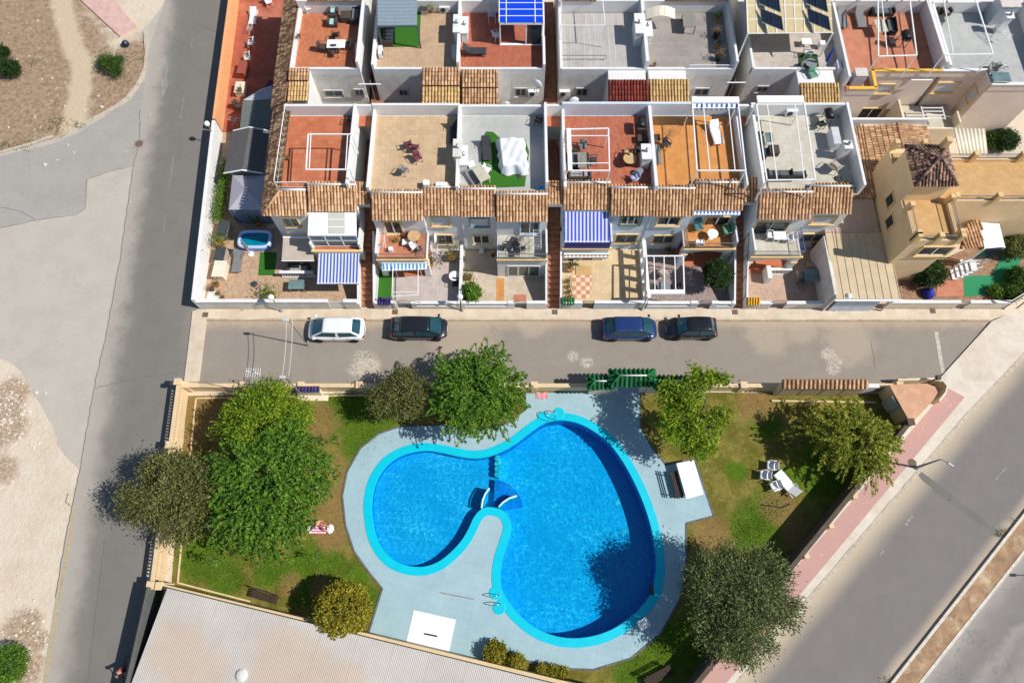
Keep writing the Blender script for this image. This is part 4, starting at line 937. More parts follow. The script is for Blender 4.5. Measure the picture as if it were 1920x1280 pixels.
# south windows, door canopy and white porch roof
def swin(p0, q0, p1, q1, Y, nm='window', tr=PTRIM, **k): return window(villa, p0, q0, p1, q1, Y, tr, name=nm, **k)
swin(1733, 462, 1772, 477, vy0)
a = PXx(1697, 357, vx0)
for (yy, zz) in ((vy0+4.3, 4.7), (vy0+2.8, 4.1)):
    mb = MB()
    for r4 in ((yy-.5,yy+.5,zz+.5,zz+.6),(yy-.5,yy+.5,zz-.6,zz-.5),(yy-.5,yy-.4,zz-.5,zz+.5),(yy+.4,yy+.5,zz-.5,zz+.5)): mb.box(vx0-.08,vx0+.02,r4[0],r4[1],r4[2],r4[3])
    w = mb.build('window', PTRIM, villa); mb = MB(); mb.box(vx0-.02,vx0+.02,yy-.4,yy+.4,zz-.5,zz+.5); o = mb.build('pane', GLASS, villa); o.parent = w
pr = [P(1812,420,3.6), P(1838,402,3.6), P(1842,462,2.9), P(1800,467,2.9)]
tiled(villa, [pr], name='porch_roof'); wr = [P(1836,417,3.3), P(1873,420,3.3), P(1884,463,2.8), P(1846,466,2.8)]
mb = MB(); mb.poly(wr); mb.build('white_porch_roof', mat('white_sheet', (.85,.85,.85), .5, .02), villa, solid=.08)
for k in (2, 3): mb = MB(); mb.bar((wr[k].x,wr[k].y,0), wr[k], .1); mb.build('post', WPAINT, villa)
mb = MB(); a, b = wr[3], wr[2]; mb.box(a.x,b.x,a.y-.03,a.y+.03,1.2,2.7); mb.build('porch_glazing', GLASS, villa)
balustrade(villa, (P(1800,490,.9).x, P(1800,490,.9).y, 0), (P(1850,484,.9).x, P(1850,484,.9).y, 0), .1, .85)
# white garden stair rail leaning by the door
st = thing('garden_steps', 'white railed garden steps below the villa porch', 'steps', P(1800,515,0)[:])
for k in range(5):
    p = P(1790+k*9, 514-k*4, .15+.12*k); pbox(st, 'step', WHITE, p.x-.25, p.x+.25, p.y-.45, p.y+.45, 0, .12+.12*k)
for s in (-.5, .5):
    p, q = P(1790,514,.2), P(1828,497,.7); mb = MB(); mb.tube([(p.x,p.y+s,.9),(q.x,q.y+s,1.5)], .035, 6); mb.tube([(p.x,p.y+s,.0),(p.x,p.y+s,.9)], .03, 6); mb.tube([(q.x,q.y+s,.0),(q.x,q.y+s,1.5)], .03, 6); mb.build('handrail', WPAINT, st)
# ---- lean-to roofs and carport between the white end house and the villa
ann = thing('annex', 'single-storey annex with clay tile roof between white house and villa', 'annex', (27, 33, 0))
ra = [P(1589,237,3.4), P(1629,236,3.4), P(1641,374,2.95), P(1597,372,2.95)]; ra[2].y = ra[3].y; ra[0].x = ra[3].x = 25.34; ra[1].x = ra[2].x = 28.27; ra[0].y = ra[1].y = 36.1
pbox(ann, 'wall', PINKISH, 25.35, vx0-.02, ra[3].y+.2, 36.5, -.02, 2.8); pbox(ann, 'wall', PINKISH, vx0, 33.3, 32.05, 36.5, -.02, 3.1)
tiled(ann, [ra]); rx = 30.9; yn, ys = 36.15, 31.95; bl_ = 28.35
tiled(ann, [[Vector((rx,yn,3.7)), Vector((rx,ys,3.7)), Vector((bl_,ys,3.3)), Vector((bl_,yn,3.3))], [Vector((rx,ys,3.7)), Vector((rx,yn,3.7)), Vector((2*rx-bl_,yn,3.3)), Vector((2*rx-bl_,ys,3.3))]])
ridge(ann, [(rx,ys,3.76),(rx,yn,3.76)], TILES, .1); ridge(ann, [(28.3,ra[3].y,3.1),(28.3,yn,3.5)], TILES, .07)
wallseg(ann, (25.4,36.6,0), (33.6,36.6,0), 0, 3.7, .2, WHITE, 'rear_wall')
cp = thing('carport', 'long carport with beige panel roof beside the villa', 'carport', (26.5, 21.2, 0))
cx0, cx1, cy0, cy1 = P(1568,560,2.65).x, P(1688,560,2.65).x, P(1620,560,2.65).y, ra[3].y+.15
PANM = mat('beige_roof_panel', C(222,200,164), .6, .07, 1.2, stain=.2); PANP = mat('pinkish_roof_panel', C(206,180,162), .6, .06, 1.2)
nP_ = 8
def cz(y): return 2.62+(y-cy0)/(cy1-cy0)*.3
ym = P(1620,436,2.8).y
for k in range(nP_):
    xa, xb = cx0+(cx1-cx0)*k/nP_, cx0+(cx1-cx0)*(k+1)/nP_
    for (ya, yb, mm) in ((cy0, ym-.04, PANM), (ym, cy1, PANP)):
        if xa > vx0-.3 and ya == ym: continue
        xb_ = min(xb, vx0-.02) if ya == ym else xb
        mb = MB(); z0, z1 = cz(ya), cz(yb)
        mb.add([(xa+.015,ya,z0),(xb_-.015,ya,z0),(xb_-.015,yb,z1),(xa+.015,yb,z1)], [(0,1,2,3)]); mb.build('roof_panel', mm, cp, solid=.05)
        mb = MB(); mb.bar((xb_,ya,z0+.03), (xb_,yb,z1+.03), .05, .06); mb.build('seam', PANM, cp)
pbox(cp, 'gutter', WPAINT, cx0-.1, cx1+.1, cy0-.16, cy0-.02, 2.5, 2.62)
for xx in (cx0+.1, cx1-.1): pbox(cp, 'post', WPAINT, xx-.06, xx+.06, cy0+.1, cy0+.22, 0, 2.55)
wallseg(cp, (cx0+.0,cy0+.3,0), (cx0+.0,26.4,0), 0, 2.75, .24, WHITE_OLD, 'side_wall')
GAR = mat('pale_blue_garage_door', (.55,.62,.72), .5, .04)
gp0, gp1 = cx0+.45, cx1-1.0
for k in range(4): pbox(cp, 'door_panel', GAR, gp0+(gp1-gp0)*k/4+.01, gp0+(gp1-gp0)*(k+1)/4-.01, cy0+.12, cy0+.18, .05, 2.4)
# ================================================================ WALLS AND PATIOS ALONG THE STREET
YW = 21.5                                                     # street face of the front walls
def street_wall(name, label, x0, x1, h=1.0, m=WHITE, gates=(), bal=(), y=YW):
    root = thing(name, label, 'wall', ((x0+x1)/2, y, 0)); xs = x0
    for g0, g1 in list(gates) + [(x1, x1)]:
        segs = [(xs, g0)]
        for s0, s1 in segs:
            if s1-s0 < .05: continue
            cuts = [b for b in bal if b[0] >= s0-.01 and b[1] <= s1+.01]; q = s0
            for b0, b1 in cuts + [(s1, s1)]:
                if b0-q > .03: pbox(root, 'wall_section', m, q, b0, y, y+.2, 0, h); pbox(root, 'cap', WHITE, q-.02, b0+.02, y-.03, y+.23, h, h+.06)
                if b1 > b0: pbox(root, 'wall_section', m, b0, b1, y, y+.2, 0, h-.55); balustrade(root, (b0,y+.1,0), (b1,y+.1,0), h-.56, .56)
                q = b1
        xs = g1
    return root
def gate(label, x0, x1, y=YW+.1, h=1.1, m=GREYMET, z=.1, arch=.2, name='garden_gate'):
    root = thing(name, label, 'gate', ((x0+x1)/2, y, z)); mb = MB(); n = 9
    for k in range(n+1):
        xx = x0+(x1-x0)*k/n; hh = h+arch*math.sin(math.pi*k/n); mb.bar((xx,y,z+.05),(xx,y,z+hh),.02)
    mb.build('bars', m, root)
    mb = MB(); mb.tube([(x0+(x1-x0)*k/12,y,z+h+arch*math.sin(math.pi*k/12)) for k in range(13)], .025, 6); mb.tube([(x0,y,z+.08),(x1,y,z+.08)], .022, 6); mb.tube([(x0,y,z+.6),(x1,y,z+.6)], .02, 6); mb.tube([(x0,y,z),(x0,y,z+h)], .03, 6); mb.tube([(x1,y,z),(x1,y,z+h)], .03, 6); mb.build('frame', m, root)
    return root
def gx(px, py=577): return P(px, py, .0).x
YB = 26.6
def patio(label_floor, x0, x1, m, y0=YW+.2, y1=YB, z=.13): return struct(pbox(None, 'patio_floor', m, x0, x1, y0, y1, -.02, z, 0))
# yard of the end house
WYX = P(378,575,0).x
struct_y = sheet('yard_floor', [(382,572),(690,572),(690,430),(500,430),(520,240),(412,250)], .0, FLOORS['paving']); struct_y.location.z = .06
yw = thing('yard_wall', 'long white yard wall along the road and street corner', 'wall', (WYX, YW, 0))
p0, p1 = P(380,574,0), P(415,250,0); p0.y = YW
mb = MB(); mb.bar((p0.x,p0.y,.85),(p1.x,p1.y,.85),.26,1.7); mb.build('wall_section', WHITE, yw, bevel=.015)
gl, gr_ = gx(622), gx(650)
pbox(yw, 'wall_section', WHITE_OLD, p0.x-.13, gl, YW, YW+.22, 0, 1.25); pbox(yw, 'wall_section', WHITE_OLD, gr_, -11.8, YW, YW+.22, 0, 1.25)
pbox(yw, 'cap', WHITE, p0.x-.13, gl, YW-.03, YW+.25, 1.25, 1.31); pbox(yw, 'cap', WHITE, gr_, -11.8, YW-.03, YW+.25, 1.25, 1.31)
pbox(yw, 'gate_leaf', mat('white_gate_sheet', (.72,.74,.76), .4, .03), gl+.03, gr_-.03, YW+.06, YW+.1, .1, 1.2)
ob = P(447,-20,0); ow = thing('yard_wall', 'orange painted yard wall along the road at the top', 'wall', (p1.x, p1.y, 0))
mb = MB(); a_, b_ = P(415.5,247,0), P(452,-40,0); mb.bar((a_.x,a_.y,.85),(b_.x,b_.y,.85),.26,1.7); mb.build('wall_section', ORANGEW, ow, bevel=.015)
sheet('yard_floor', [(416,248),(510,245),(540,-40),(450,-40)], .0, mat('red_yard_paint', C(188,104,80), .8, .18, .8, col2=C(206,128,100))).location.z = .07
# passages with stairs between the houses
STEPM = tilefloor('terracotta_steps', C(196,136,104), C(178,116,86), .3, C(176,110,80), mortar=.04)
def passage(label, x0, x1, wall_m=(WHITE, WHITE), n=15):
    root = thing('staircase', label, 'stairs', ((x0+x1)/2, YW, 0)); y = YW+.15; rise, run = .19, .42
    for k in range(n): pbox(root, 'step', STEPM, x0+.04, x1-.04, y+k*run, y+(k+1)*run-.004 if k < n-1 else y+n*run, -.02, .17+rise*k, .01)
    pbox(root, 'landing', STEPM, x0+.04, x1-.04, y+n*run, 50, -.02, .17+rise*(n-1)+.002, 0)
    for k, xx in ((0, x0), (1, x1)):
        mb = MB(); pts = [(YW,.0),(YW,.95),(YB-.02,3.1),(YB-.02,.0)]
        mb.add([(xx-.07,a,b) for a, b in pts]+[(xx+.07,a,b) for a, b in pts], [(0,1,2,3),(7,6,5,4),(0,4,5,1),(1,5,6,2),(2,6,7,3)]); mb.build('side_wall', wall_m[k], root)
    mb = MB(); mb.tube([(x1-.12,YW+.6,1.15),(x1-.12,YB-.4,3.5)], .025, 6)
    for k in range(4): t = k/3; yy = YW+.6+(YB-1.0-YW)*t; mb.tube([(x1-.12,yy,.3+1.9*t),(x1-.12,yy,1.15+2.35*t)], .018, 6)
    mb.build('handrail', BLACK, root)
    return root
s1 = passage('terracotta stair passage beside the striped terrace awning', -11.75, -10.55); s2 = passage('terracotta stair passage left of the blue balcony awning', 2.62, 3.74); s3 = passage('terracotta stair passage between the patio tree and white end house', 17.02, 17.96)
for hh, xs, yy in ((h1, (-11.74,-10.56), (667,340,384)), (h3, (2.62,3.74), (1040,338,383)), (h5, (17.02,17.96), (1405,332,380))):
    yt, yb2 = P(yy[0],yy[1],6.2).y, P(yy[0],yy[2],5.4).y
    tiled(hh, [[Vector((xs[0],yt,6.15)), Vector((xs[1],yt,6.15)), Vector((xs[1],yb2,5.45)), Vector((xs[0],yb2,5.45))]], name='passage_roof')
    wallseg(hh, (xs[0],yb2+.35,0), (xs[1],yb2+.35,0), 4.6, 5.4, .15, WHITE, 'lintel')
for hh, xs in ((h1, (-11.9,-10.6)), (h3, (2.6,3.76)), (h5, (17.0,17.98))):
    wallseg(hh, (xs[0],YN-.1,0), (xs[1],YN-.1,0), 3.0, 6.95, .18, WHITE, 'passage_wall'); pbox(hh, 'ledge', FLOORS['brickred'], xs[0]+.05, xs[1]-.05, YN-1.1, YN-.2, 5.7, 5.78)
# patios
patio('', -10.5, -4.02, FLOORS['patiogrey']); patio('', -3.9, 2.55, FLOORS['patiobeige']); patio('', 3.82, 10.2, FLOORS['patiocream']); patio('', 10.3, 16.95, FLOORS['mosaic']); patio('', 18.02, cx0-.1, FLOORS['patiopink'])
def strip(name, pts, z, m, th=.012):
    mb = MB(); mb.prism([P(a, b, .14) for a, b in pts], .131, z); return struct(mb.build(name, m))
strip('floor_inlay', [(931,521),(945,521),(945,566),(931,566)], .143, FLOORS['orange']); strip('floor_inlay', [(963,552),(987,552),(987,564),(963,564)], .145, FLOORS['salmon'])
strip('timber_deck', [(1080,500),(1109,500),(1109,515),(1080,515)], .2, tilefloor('pale_deck_boards', C(232,194,132), C(218,178,116), .14, C(150,110,70), mortar=.1, ratio=12))
CHK = NT('checker_floor'); ch_ = CHK.n('TexChecker', {0: CHK.pos(), 1: C(214,150,126), 2: C(240,218,178), 3: 1/.36}); CHK.bsdf(ch_.outputs[0], .6)
strip('floor_inlay', [(1071,516),(1109,516),(1109,560),(1071,560)], .143, CHK.mat)
tg = MB(); tg.prism([P(a, b, .16) for a, b in ((706,498),(735,498),(737,562),(708,562))], .131, .175); tag(tg.build('turf_mat', TURF), 'narrow artificial turf mat beside the first stair passage', 'turf')
tg = MB(); tg.prism([P(a, b, .08) for a, b in ((488,473),(519,473),(514,516),(484,516))], .05, .085); tag(tg.build('turf_mat', TURF), 'square of artificial turf on the end house yard paving', 'turf')
# patio partition walls and street fronts
def part_wall(label, x, y0, y1, h, m=WHITE, w=.18):
    root = thing('patio_wall', label, 'wall', (x, y0, 0)); pbox(root, 'wall_section', m, x-w/2, x+w/2, y0, y1, 0, h); pbox(root, 'cap', WHITE, x-w/2-.03, x+w/2+.03, y0-.02, y1, h, h+.05); return root
part_wall('white patio wall behind the bright green bush', -3.96, YW+.21, 26.5, 1.1)
aw = thing('patio_wall', 'white patio wall pierced by a row of openings', 'wall', (10.25, YW, 0)); y = YW+.22
pbox(aw, 'wall_section', WHITE, 10.15, 10.35, y, 26.5, 0, .5); pbox(aw, 'cap', WHITE, 10.1, 10.4, y, 26.5, 1.75, 1.9)
for k in range(6): pbox(aw, 'pier', WHITE, 10.15, 10.35, y+k*.98, y+k*.98+.36, .5, 1.75)
f2 = street_wall('front_wall', 'white street wall with balustrade in front of round patio table', -10.5, -4.0, 1.0, WHITE_OLD, [(gx(747),gx(774))], [(gx(784),gx(860))])
gate('arched iron gate by the blue tiled meter box', gx(747)+.05, gx(774)-.05)
f3 = street_wall('front_wall', 'white balustraded street wall in front of the beige tiled patio', -3.9, 2.55, 1.0, WHITE, [(gx(964),gx(987))], [(gx(874),gx(952)), (gx(997),gx(1024))])
gate('arched iron gate on the terracotta step', gx(964)+.05, gx(987)-.05)
f4 = street_wall('front_wall', 'pale blue street wall in front of the cream tiled patio', 3.85, 10.25, 1.05, BLUEWH, [(gx(1090),gx(1112))])
gate('low iron gate in the pale blue wall', gx(1090)+.05, gx(1112)-.05, arch=0, m=BLACK)
f5 = street_wall('front_wall', 'white balustraded street wall below the white patio pergola', 10.35, 16.95, 1.0, BLUEWH, [(gx(1304),gx(1328))], [(gx(1212),gx(1290)), (gx(1340),gx(1366))])
gate('arched iron gate near the round patio tree', gx(1304)+.05, gx(1328)-.05)
f6 = street_wall('front_wall', 'white street wall with balustrade by the yellow topped meter box', 18.9, cx0-.1, .95, WHITE_OLD, [(gx(1440),gx(1466))], [(gx(1475),gx(1545))])
gate('arched iron gate in front of the white end house', gx(1440)+.05, gx(1466)-.05)
vw = street_wall('front_wall', 'ochre street wall of the villa with cream coping', cx1+.05, P(1880,577,0).x, 1.1, CREAM, [(gx(1785),gx(1803))])
gate('grey sheet gate of the villa left ajar', gx(1785)+.05, gx(1803)-.05, arch=0, m=STEEL)
mb = MB(); a_, b_ = P(1880,577,0), P(1940,540,0); mb.bar((a_.x,YW+.1,.55),(b_.x,b_.y,.55),.22,1.1); mb.build('wall_section', CREAM, vw)
# meter boxes at the stair feet
def meter(label, px, m, x0=None):
    x = P(px, 570, .5).x; root = thing('meter_box', label, 'meter box', (x, YW, 0)); pbox(root, 'body', WHITE_OLD, x-.42, x+.42, YW-.02, YW+.32, 0, 1.0); pbox(root, 'door', mat('meter_door', (.45,.44,.42), .5), x-.3, x+.3, YW-.045, YW-.021, .2, .85)
    tiled(root, [[Vector((x-.5,YW+.42,1.22)), Vector((x+.5,YW+.42,1.22)), Vector((x+.5,YW-.12,1.02)), Vector((x-.5,YW-.12,1.02))]], m, pitch=.2, course=.3, r=.075); return root
meter('meter box with glazed blue tile top beside the turf mat', 723, TILEB); meter('meter box with glazed green tile top beside the flower pots', 1064, TILEG)
mt = meter('meter box with yellow painted top at the third stair', 1408, rooftile('yellow_glazed', (.80,.44,.02,1), (.72,.38,.02,1), (.4,.2,.02,1), .3))
# drain covers in the pavement
for a, lab in (((741,586),'square drain cover by the blue topped meter box'), ((386,591),'square drain cover at the street corner'), ((1040,586),'square drain cover below the second stair'), ((1377,586),'square drain cover below the third stair'), ((1747,584),'square drain cover by the villa wall')):
    p = P(*a); tag(pbox(None, 'drain_cover', mat('rusty_iron', (.16,.11,.08), .8, .3, 20), p.x-.22, p.x+.22, p.y-.2, p.y+.2, .11, .128, 0), lab, 'drain cover')
p = P(262,270); mbx = MB(); mbx.box(p.x-.5,p.x+.35,p.y-.4,p.y+.45,-.0,.014); mh = mbx.build('manhole', mat('manhole_frame', C(172,160,148), .9, .2)); tag(mh, 'round rusty manhole cover set in the concrete apron', 'manhole')
mbx = MB(); mbx.cyl((p.x-.05,p.y+.02,0), .33, .0, .02, 24); o = mbx.build('cover', MATS['rusty_iron']); o.parent = mh
# ================================================================ POOL FENCE
FEN = mat('cream_fence_stucco', C(243,214,170), .9, .06, 1.5, .25, 30, stain=.12)
def fence(label, a, b, h=1.5, m=FEN, open_from=None, pil=5, name='garden_wall', bal=True):
    a, b = Vector((a[0],a[1],0)), Vector((b[0],b[1],0)); root = thing(name, label, 'wall', a[:]); u = (b-a).normalized(); L = (b-a).length
    mb = MB(); lo = h-.62 if bal else h-.05
    mb.bar((a.x,a.y,lo/2),(b.x,b.y,lo/2),.22,lo); mb.build('wall_section', m, root, bevel=.01)
    n = max(1, round(L/pil))
    for k in range(n+1):
        p = a+u*(L*k/n); pbox(root, 'pillar', m, p.x-.2, p.x+.2, p.y-.2, p.y+.2, 0, h+.1)
        pbox(root, 'pillar_cap', m, p.x-.25, p.x+.25, p.y-.25, p.y+.25, h+.1, h+.17)
        if bal and k < n: balustrade(root, p+u*.2, a+u*(L*(k+1)/n)-u*.2, lo, .6, m, pitch=.22)
    if not bal: mb = MB(); mb.bar((a.x,a.y,h-.025),(b.x,b.y,h-.025),.3,.07); mb.build('cap', m, root, bevel=.01)
    return root
wA, wB = P(352,728,0), P(305,1098,0)
fence('cream balustraded garden wall along the left road', (wA.x,wA.y), (wB.x,wB.y), 1.55, pil=5.2)
yn_ = P(700,733,0).y+.1
fence('cream garden wall along the street behind the bushy trees', (wA.x+.3,yn_), (P(1108,733,0).x,yn_), 1.1, pil=4.2, bal=False)
fence('cream garden wall along the street right of the green gate', (P(1290,733,0).x,yn_), (P(1672,733,0).x,yn_), 1.1, pil=4.2, bal=False)
rA, rB = P(1705,792,1.9), P(1278,1315,1.9)
fence('dark brown garden wall along the pink footway', (rA.x,rA.y), (rB.x,rB.y), 2.0, mat('brown_fence', (.11,.08,.06), .9, .2, 1.5), pil=400, bal=False)
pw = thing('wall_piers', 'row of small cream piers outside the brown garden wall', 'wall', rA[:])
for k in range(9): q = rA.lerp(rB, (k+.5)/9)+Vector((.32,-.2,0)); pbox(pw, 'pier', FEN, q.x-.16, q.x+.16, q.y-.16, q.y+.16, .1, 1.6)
sA, sB = P(300,1098,1.6), P(1100,1291,1.6)
fence('low cream garden wall beside the corrugated warehouse roof', (sA.x,sA.y), (sB.x,sB.y), 1.6, pil=100, bal=False)
kb = kerb([(368,747),(700,741),(860,738)], .1, .1, 'bed_edging', FEN); kb2 = kerb([(368,747),(334,1092),(470,1127)], .1, .1, 'bed_edging', FEN); kb3 = kerb([(1446,752),(1640,755)], .12, .16, 'bed_edging', FEN)
# ---- gate house with glazed green hipped roofs
gh = thing('gate_house', 'pool entrance gate with glazed green hipped tile roofs', 'gate', (P(1184,735,0).x, yn_, 0))
def hip(root, px0, px1, pt, pm, pb, z, zr, m, inset=.7):
    a, b = P(px0, pb, z), P(px1, pb, z); yt = P((px0+px1)/2, pt, z).y; yr = (a.y+yt)/2; i = min(inset, (b.x-a.x)/2-.05)
    R0, R1 = Vector((a.x+i,yr,zr)), Vector((b.x-i,yr,zr)); A, B, C_, D = Vector((a.x,yt,z)), Vector((b.x,yt,z)), Vector((b.x,a.y,z)), Vector((a.x,a.y,z))
    tiled(root, [[R0,R1,C_,D], [R1,R0,A,B], [R0,D,A], [R1,B,C_]], m, pitch=.32, course=1.6, bed_m=mat('green_bedding', (.012,.05,.02), .8))
    ridge(root, [R0+Vector((0,0,.09)), R1+Vector((0,0,.09))], WHITE, .05)
    for s_, e_ in ((R0,A),(R0,D),(R1,B),(R1,C_)): ridge(root, [s_+Vector((0,0,.08)), e_+Vector((0,0,.08))], m, .07)
    return a.x, b.x, a.y, yt
g1 = hip(gh, 1143, 1230, 693, 706, 724, 2.75, 3.25, TILEG); g2 = hip(gh, 1102, 1150, 705, 715, 730, 2.25, 2.6, TILEG, .5); g3 = hip(gh, 1226, 1292, 705, 715, 730, 2.25, 2.6, TILEG, .5)
for a in ((g1[0]+.25, g1[0]+.75), (g1[1]-.75, g1[1]-.25)): pbox(gh, 'pier', CREAM, a[0], a[1], g1[2]+.35, g1[3]-.35, 0, 2.72)
pbox(gh, 'side_wall', CREAM, g2[0]+.25, g1[0]+.3, g2[2]+.3, g2[3]-.3, 0, 2.22); pbox(gh, 'side_wall', CREAM, g1[1]-.3, g3[1]-.25, g3[2]+.3, g3[3]-.3, 0, 2.22)
pbox(gh, 'threshold', mat('pale_blue_threshold', C(170,200,208), .8), g1[0]+.76, g1[1]-.76, yn_-1.2, yn_+.6, 0, .06)
# ---- utility kiosk with tile roof, its white neighbour, blue tiled meter kiosk, wedge-shaped pump room
ku = thing('utility_kiosk', 'long cream utility kiosk with clay tile roof by the street', 'kiosk', (P(1545,745,0).x, yn_, 0))
a, b = P(1466,728,2.05), P(1628,728,2.05); yt = P(1545,711,2.35).y
pbox(ku, 'wall', CREAM, a.x+.1, b.x-.1, a.y+.1, yt-.05, 0, 2.0); tiled(ku, [[Vector((a.x,yt,2.35)), Vector((b.x,yt,2.35)), Vector((b.x,a.y,2.07)), Vector((a.x,a.y,2.07))]], TILES, pitch=.3)
for k in range(4): pbox(ku, 'door', mat('kiosk_door', C(206,186,150), .8), a.x+.3+k*1.5, a.x+1.65+k*1.5, a.y+.06, a.y+.099, .15, 1.85)
kw = thing('utility_cabinet', 'white flat-topped cabinet at the end of the tiled kiosk', 'cabinet', (b.x+.6, yn_, 0)); pbox(kw, 'body', WHITE, b.x+.02, b.x+.95, a.y+.2, yt-.2, 0, 1.7); pbox(kw, 'lid', WHITE, b.x-.02, b.x+1.0, a.y+.15, yt-.15, 1.7, 1.76)
kb_ = thing('meter_kiosk', 'small cream kiosk with glazed blue tile roof inside the garden wall', 'kiosk', (P(575,740,0).x, yn_-.4, 0)); a2, b2 = P(551,734,1.25), P(599,734,1.25); yt2 = P(575,724,1.4).y
pbox(kb_, 'wall', CREAM, a2.x+.05, b2.x-.05, a2.y+.05, yt2-.02, 0, 1.2); tiled(kb_, [[Vector((a2.x,yt2,1.42)), Vector((b2.x,yt2,1.42)), Vector((b2.x,a2.y,1.26)), Vector((a2.x,a2.y,1.26))]], TILEB, pitch=.22, r=.08, course=.3); pbox(kb_, 'plinth', CREAM, a2.x-.1, b2.x+.35, a2.y-.35, a2.y+.1, 0, .12)
wp = thing('pump_room', 'wedge-shaped pump room with flat salmon tiled roof in the corner', 'building', (P(1715,745,0).x, P(1715,745,0).y, 0))
mb = MB(); mb.prism([P(q[0], q[1], 1.78) for q in ((1668,722),(1738,720),(1752,726),(1757,736),(1748,750),(1708,793))], 0, 1.72); mb.build('wall', FEN, wp)
mb = MB(); mb.prism([P(q[0], q[1], 1.78) for q in ((1667,721),(1738,719),(1753,725),(1758,736),(1749,751),(1708,795))], 1.72, 1.8); mb.build('roof', tilefloor('salmon_roof_tile', C(232,180,142), C(222,166,128), .4, C(204,150,116), mortar=.02, rot=.3), wp)
pd = P(1670,758,.9); mb = MB(); q0, q1 = P(1674,738,1.78), P(1694,768,1.78); dd = (q1-q0)
c0, c1 = Vector((q0.x-.06,q0.y-.03,0))+dd*.1, Vector((q0.x-.06,q0.y-.03,0))+dd*.75; c0.z = c1.z = .85; mb.bar(c0, c1, .05, 1.6); mb.build('door', mat('grey_door', (.45,.46,.46), .5), wp)
cw = thing('corner_wall', 'curved low cream wall round the street corner', 'wall', (P(1757,725,0).x, P(1757,725,0).y, 0))
pts = [P(1672,718,0), P(1738,716,0), P(1755,720,0), P(1763,730,0), P(1760,742,0), P(1748,757,0)]
mb = MB()
for q0, q1 in zip(pts, pts[1:]): mb.bar((q0.x,q0.y,.4),(q1.x,q1.y,.4),.2,.8)
mb.build('wall_section', FEN, cw); mb = MB(); mb.tube([(q.x,q.y,.82) for q in pts], .09, 6); mb.build('cap', CREAM, cw)
# ================================================================ WAREHOUSE ROOF south-west
wh = thing('warehouse', 'low warehouse with long corrugated grey sheet roof', 'building', (-10, -2, 0))
def corr_mat():
    t = NT('corrugated_sheet'); v = t.n('Mapping', {0: t.pos(), 'Rotation': (0,0,R(14))}).outputs[0]; sx = t.n('SeparateXYZ', {0: v}).outputs[0]
    w = t.math('SINE', t.math('MULTIPLY', sx, 2*math.pi/.115)); c = t.ramp(t.noise(.35, 5, .65), [(.35, C(222,214,204)), (.7, C(206,198,190))])
    rust = t.blobs([tuple(P(*q, 2.4).xy)+(r,) for q, r in (((330,1220),2.2), ((360,1270),2.4), ((530,1245),2.6), ((580,1260),1.8), ((640,1280),1.6))])
    c = t.mix(t.math('MULTIPLY', rust, .4), c, C(222,184,146)); c = t.mix(t.rmap(w, -1, .2, .2, 0), c, C(120,112,106))
    t.bsdf(c, .55, .35, 0, w, .4, .02); return t.mat
CORR = corr_mat()
n0, n1 = P(314,1102,2.5), P(1120,1301,2.5); dsl = Vector((-.27,-1,-.0)).normalized()*9; nS = 24
for k in range(nS):
    a_, b_ = n0+(n1-n0)*k/nS, n0+(n1-n0)*(k+1.02)/nS; dz = Vector((0,0,-.9)); e = Vector((0,0,.006*(k % 2)))
    mb = MB(); mb.add([a_+e, b_+e, b_+dsl+dz+e, a_+dsl+dz+e], [(3,2,1,0)]); mb.build('roof_sheet', CORR, wh, solid=.02)
q = [n0+Vector((.3,-.2,0)), n1+Vector((-.2,-.2,0)), n1+dsl, n0+dsl+Vector((.3,0,0))]; mb = MB(); mb.prism(q, 0, 1.45); mb.build('wall', mat('dark_grey_wall', C(90,88,86), .9, .1), wh)
pl = P(448,1262,2.6); pm_ = MB(); pm_.lathe([(.0,.35),(.25,.3),(.42,.15),(.5,0)], (pl.x,pl.y-.1,2.0), 10); tag(pm_.build('roof_patch', WHITE_OLD), 'lump of white sealant at the lower edge of the warehouse roof', 'sealant')
wl = thing('boundary_wall', 'dark grey boundary wall with rail beside the warehouse', 'wall', (P(300,1105,0).x, P(300,1105,0).y, 0)); a_, b_ = P(303,1102,0), P(258,1310,0)
mb = MB(); mb.bar((a_.x,a_.y,.95),(b_.x,b_.y,.95),.3,1.9); mb.build('wall_section', mat('grey_green_wall', C(110,112,108), .9, .12), wl); mb = MB(); mb.tube([(a_.x,a_.y,2.05),(b_.x,b_.y,2.05)], .05, 6); mb.build('rail', BLACK, wl)
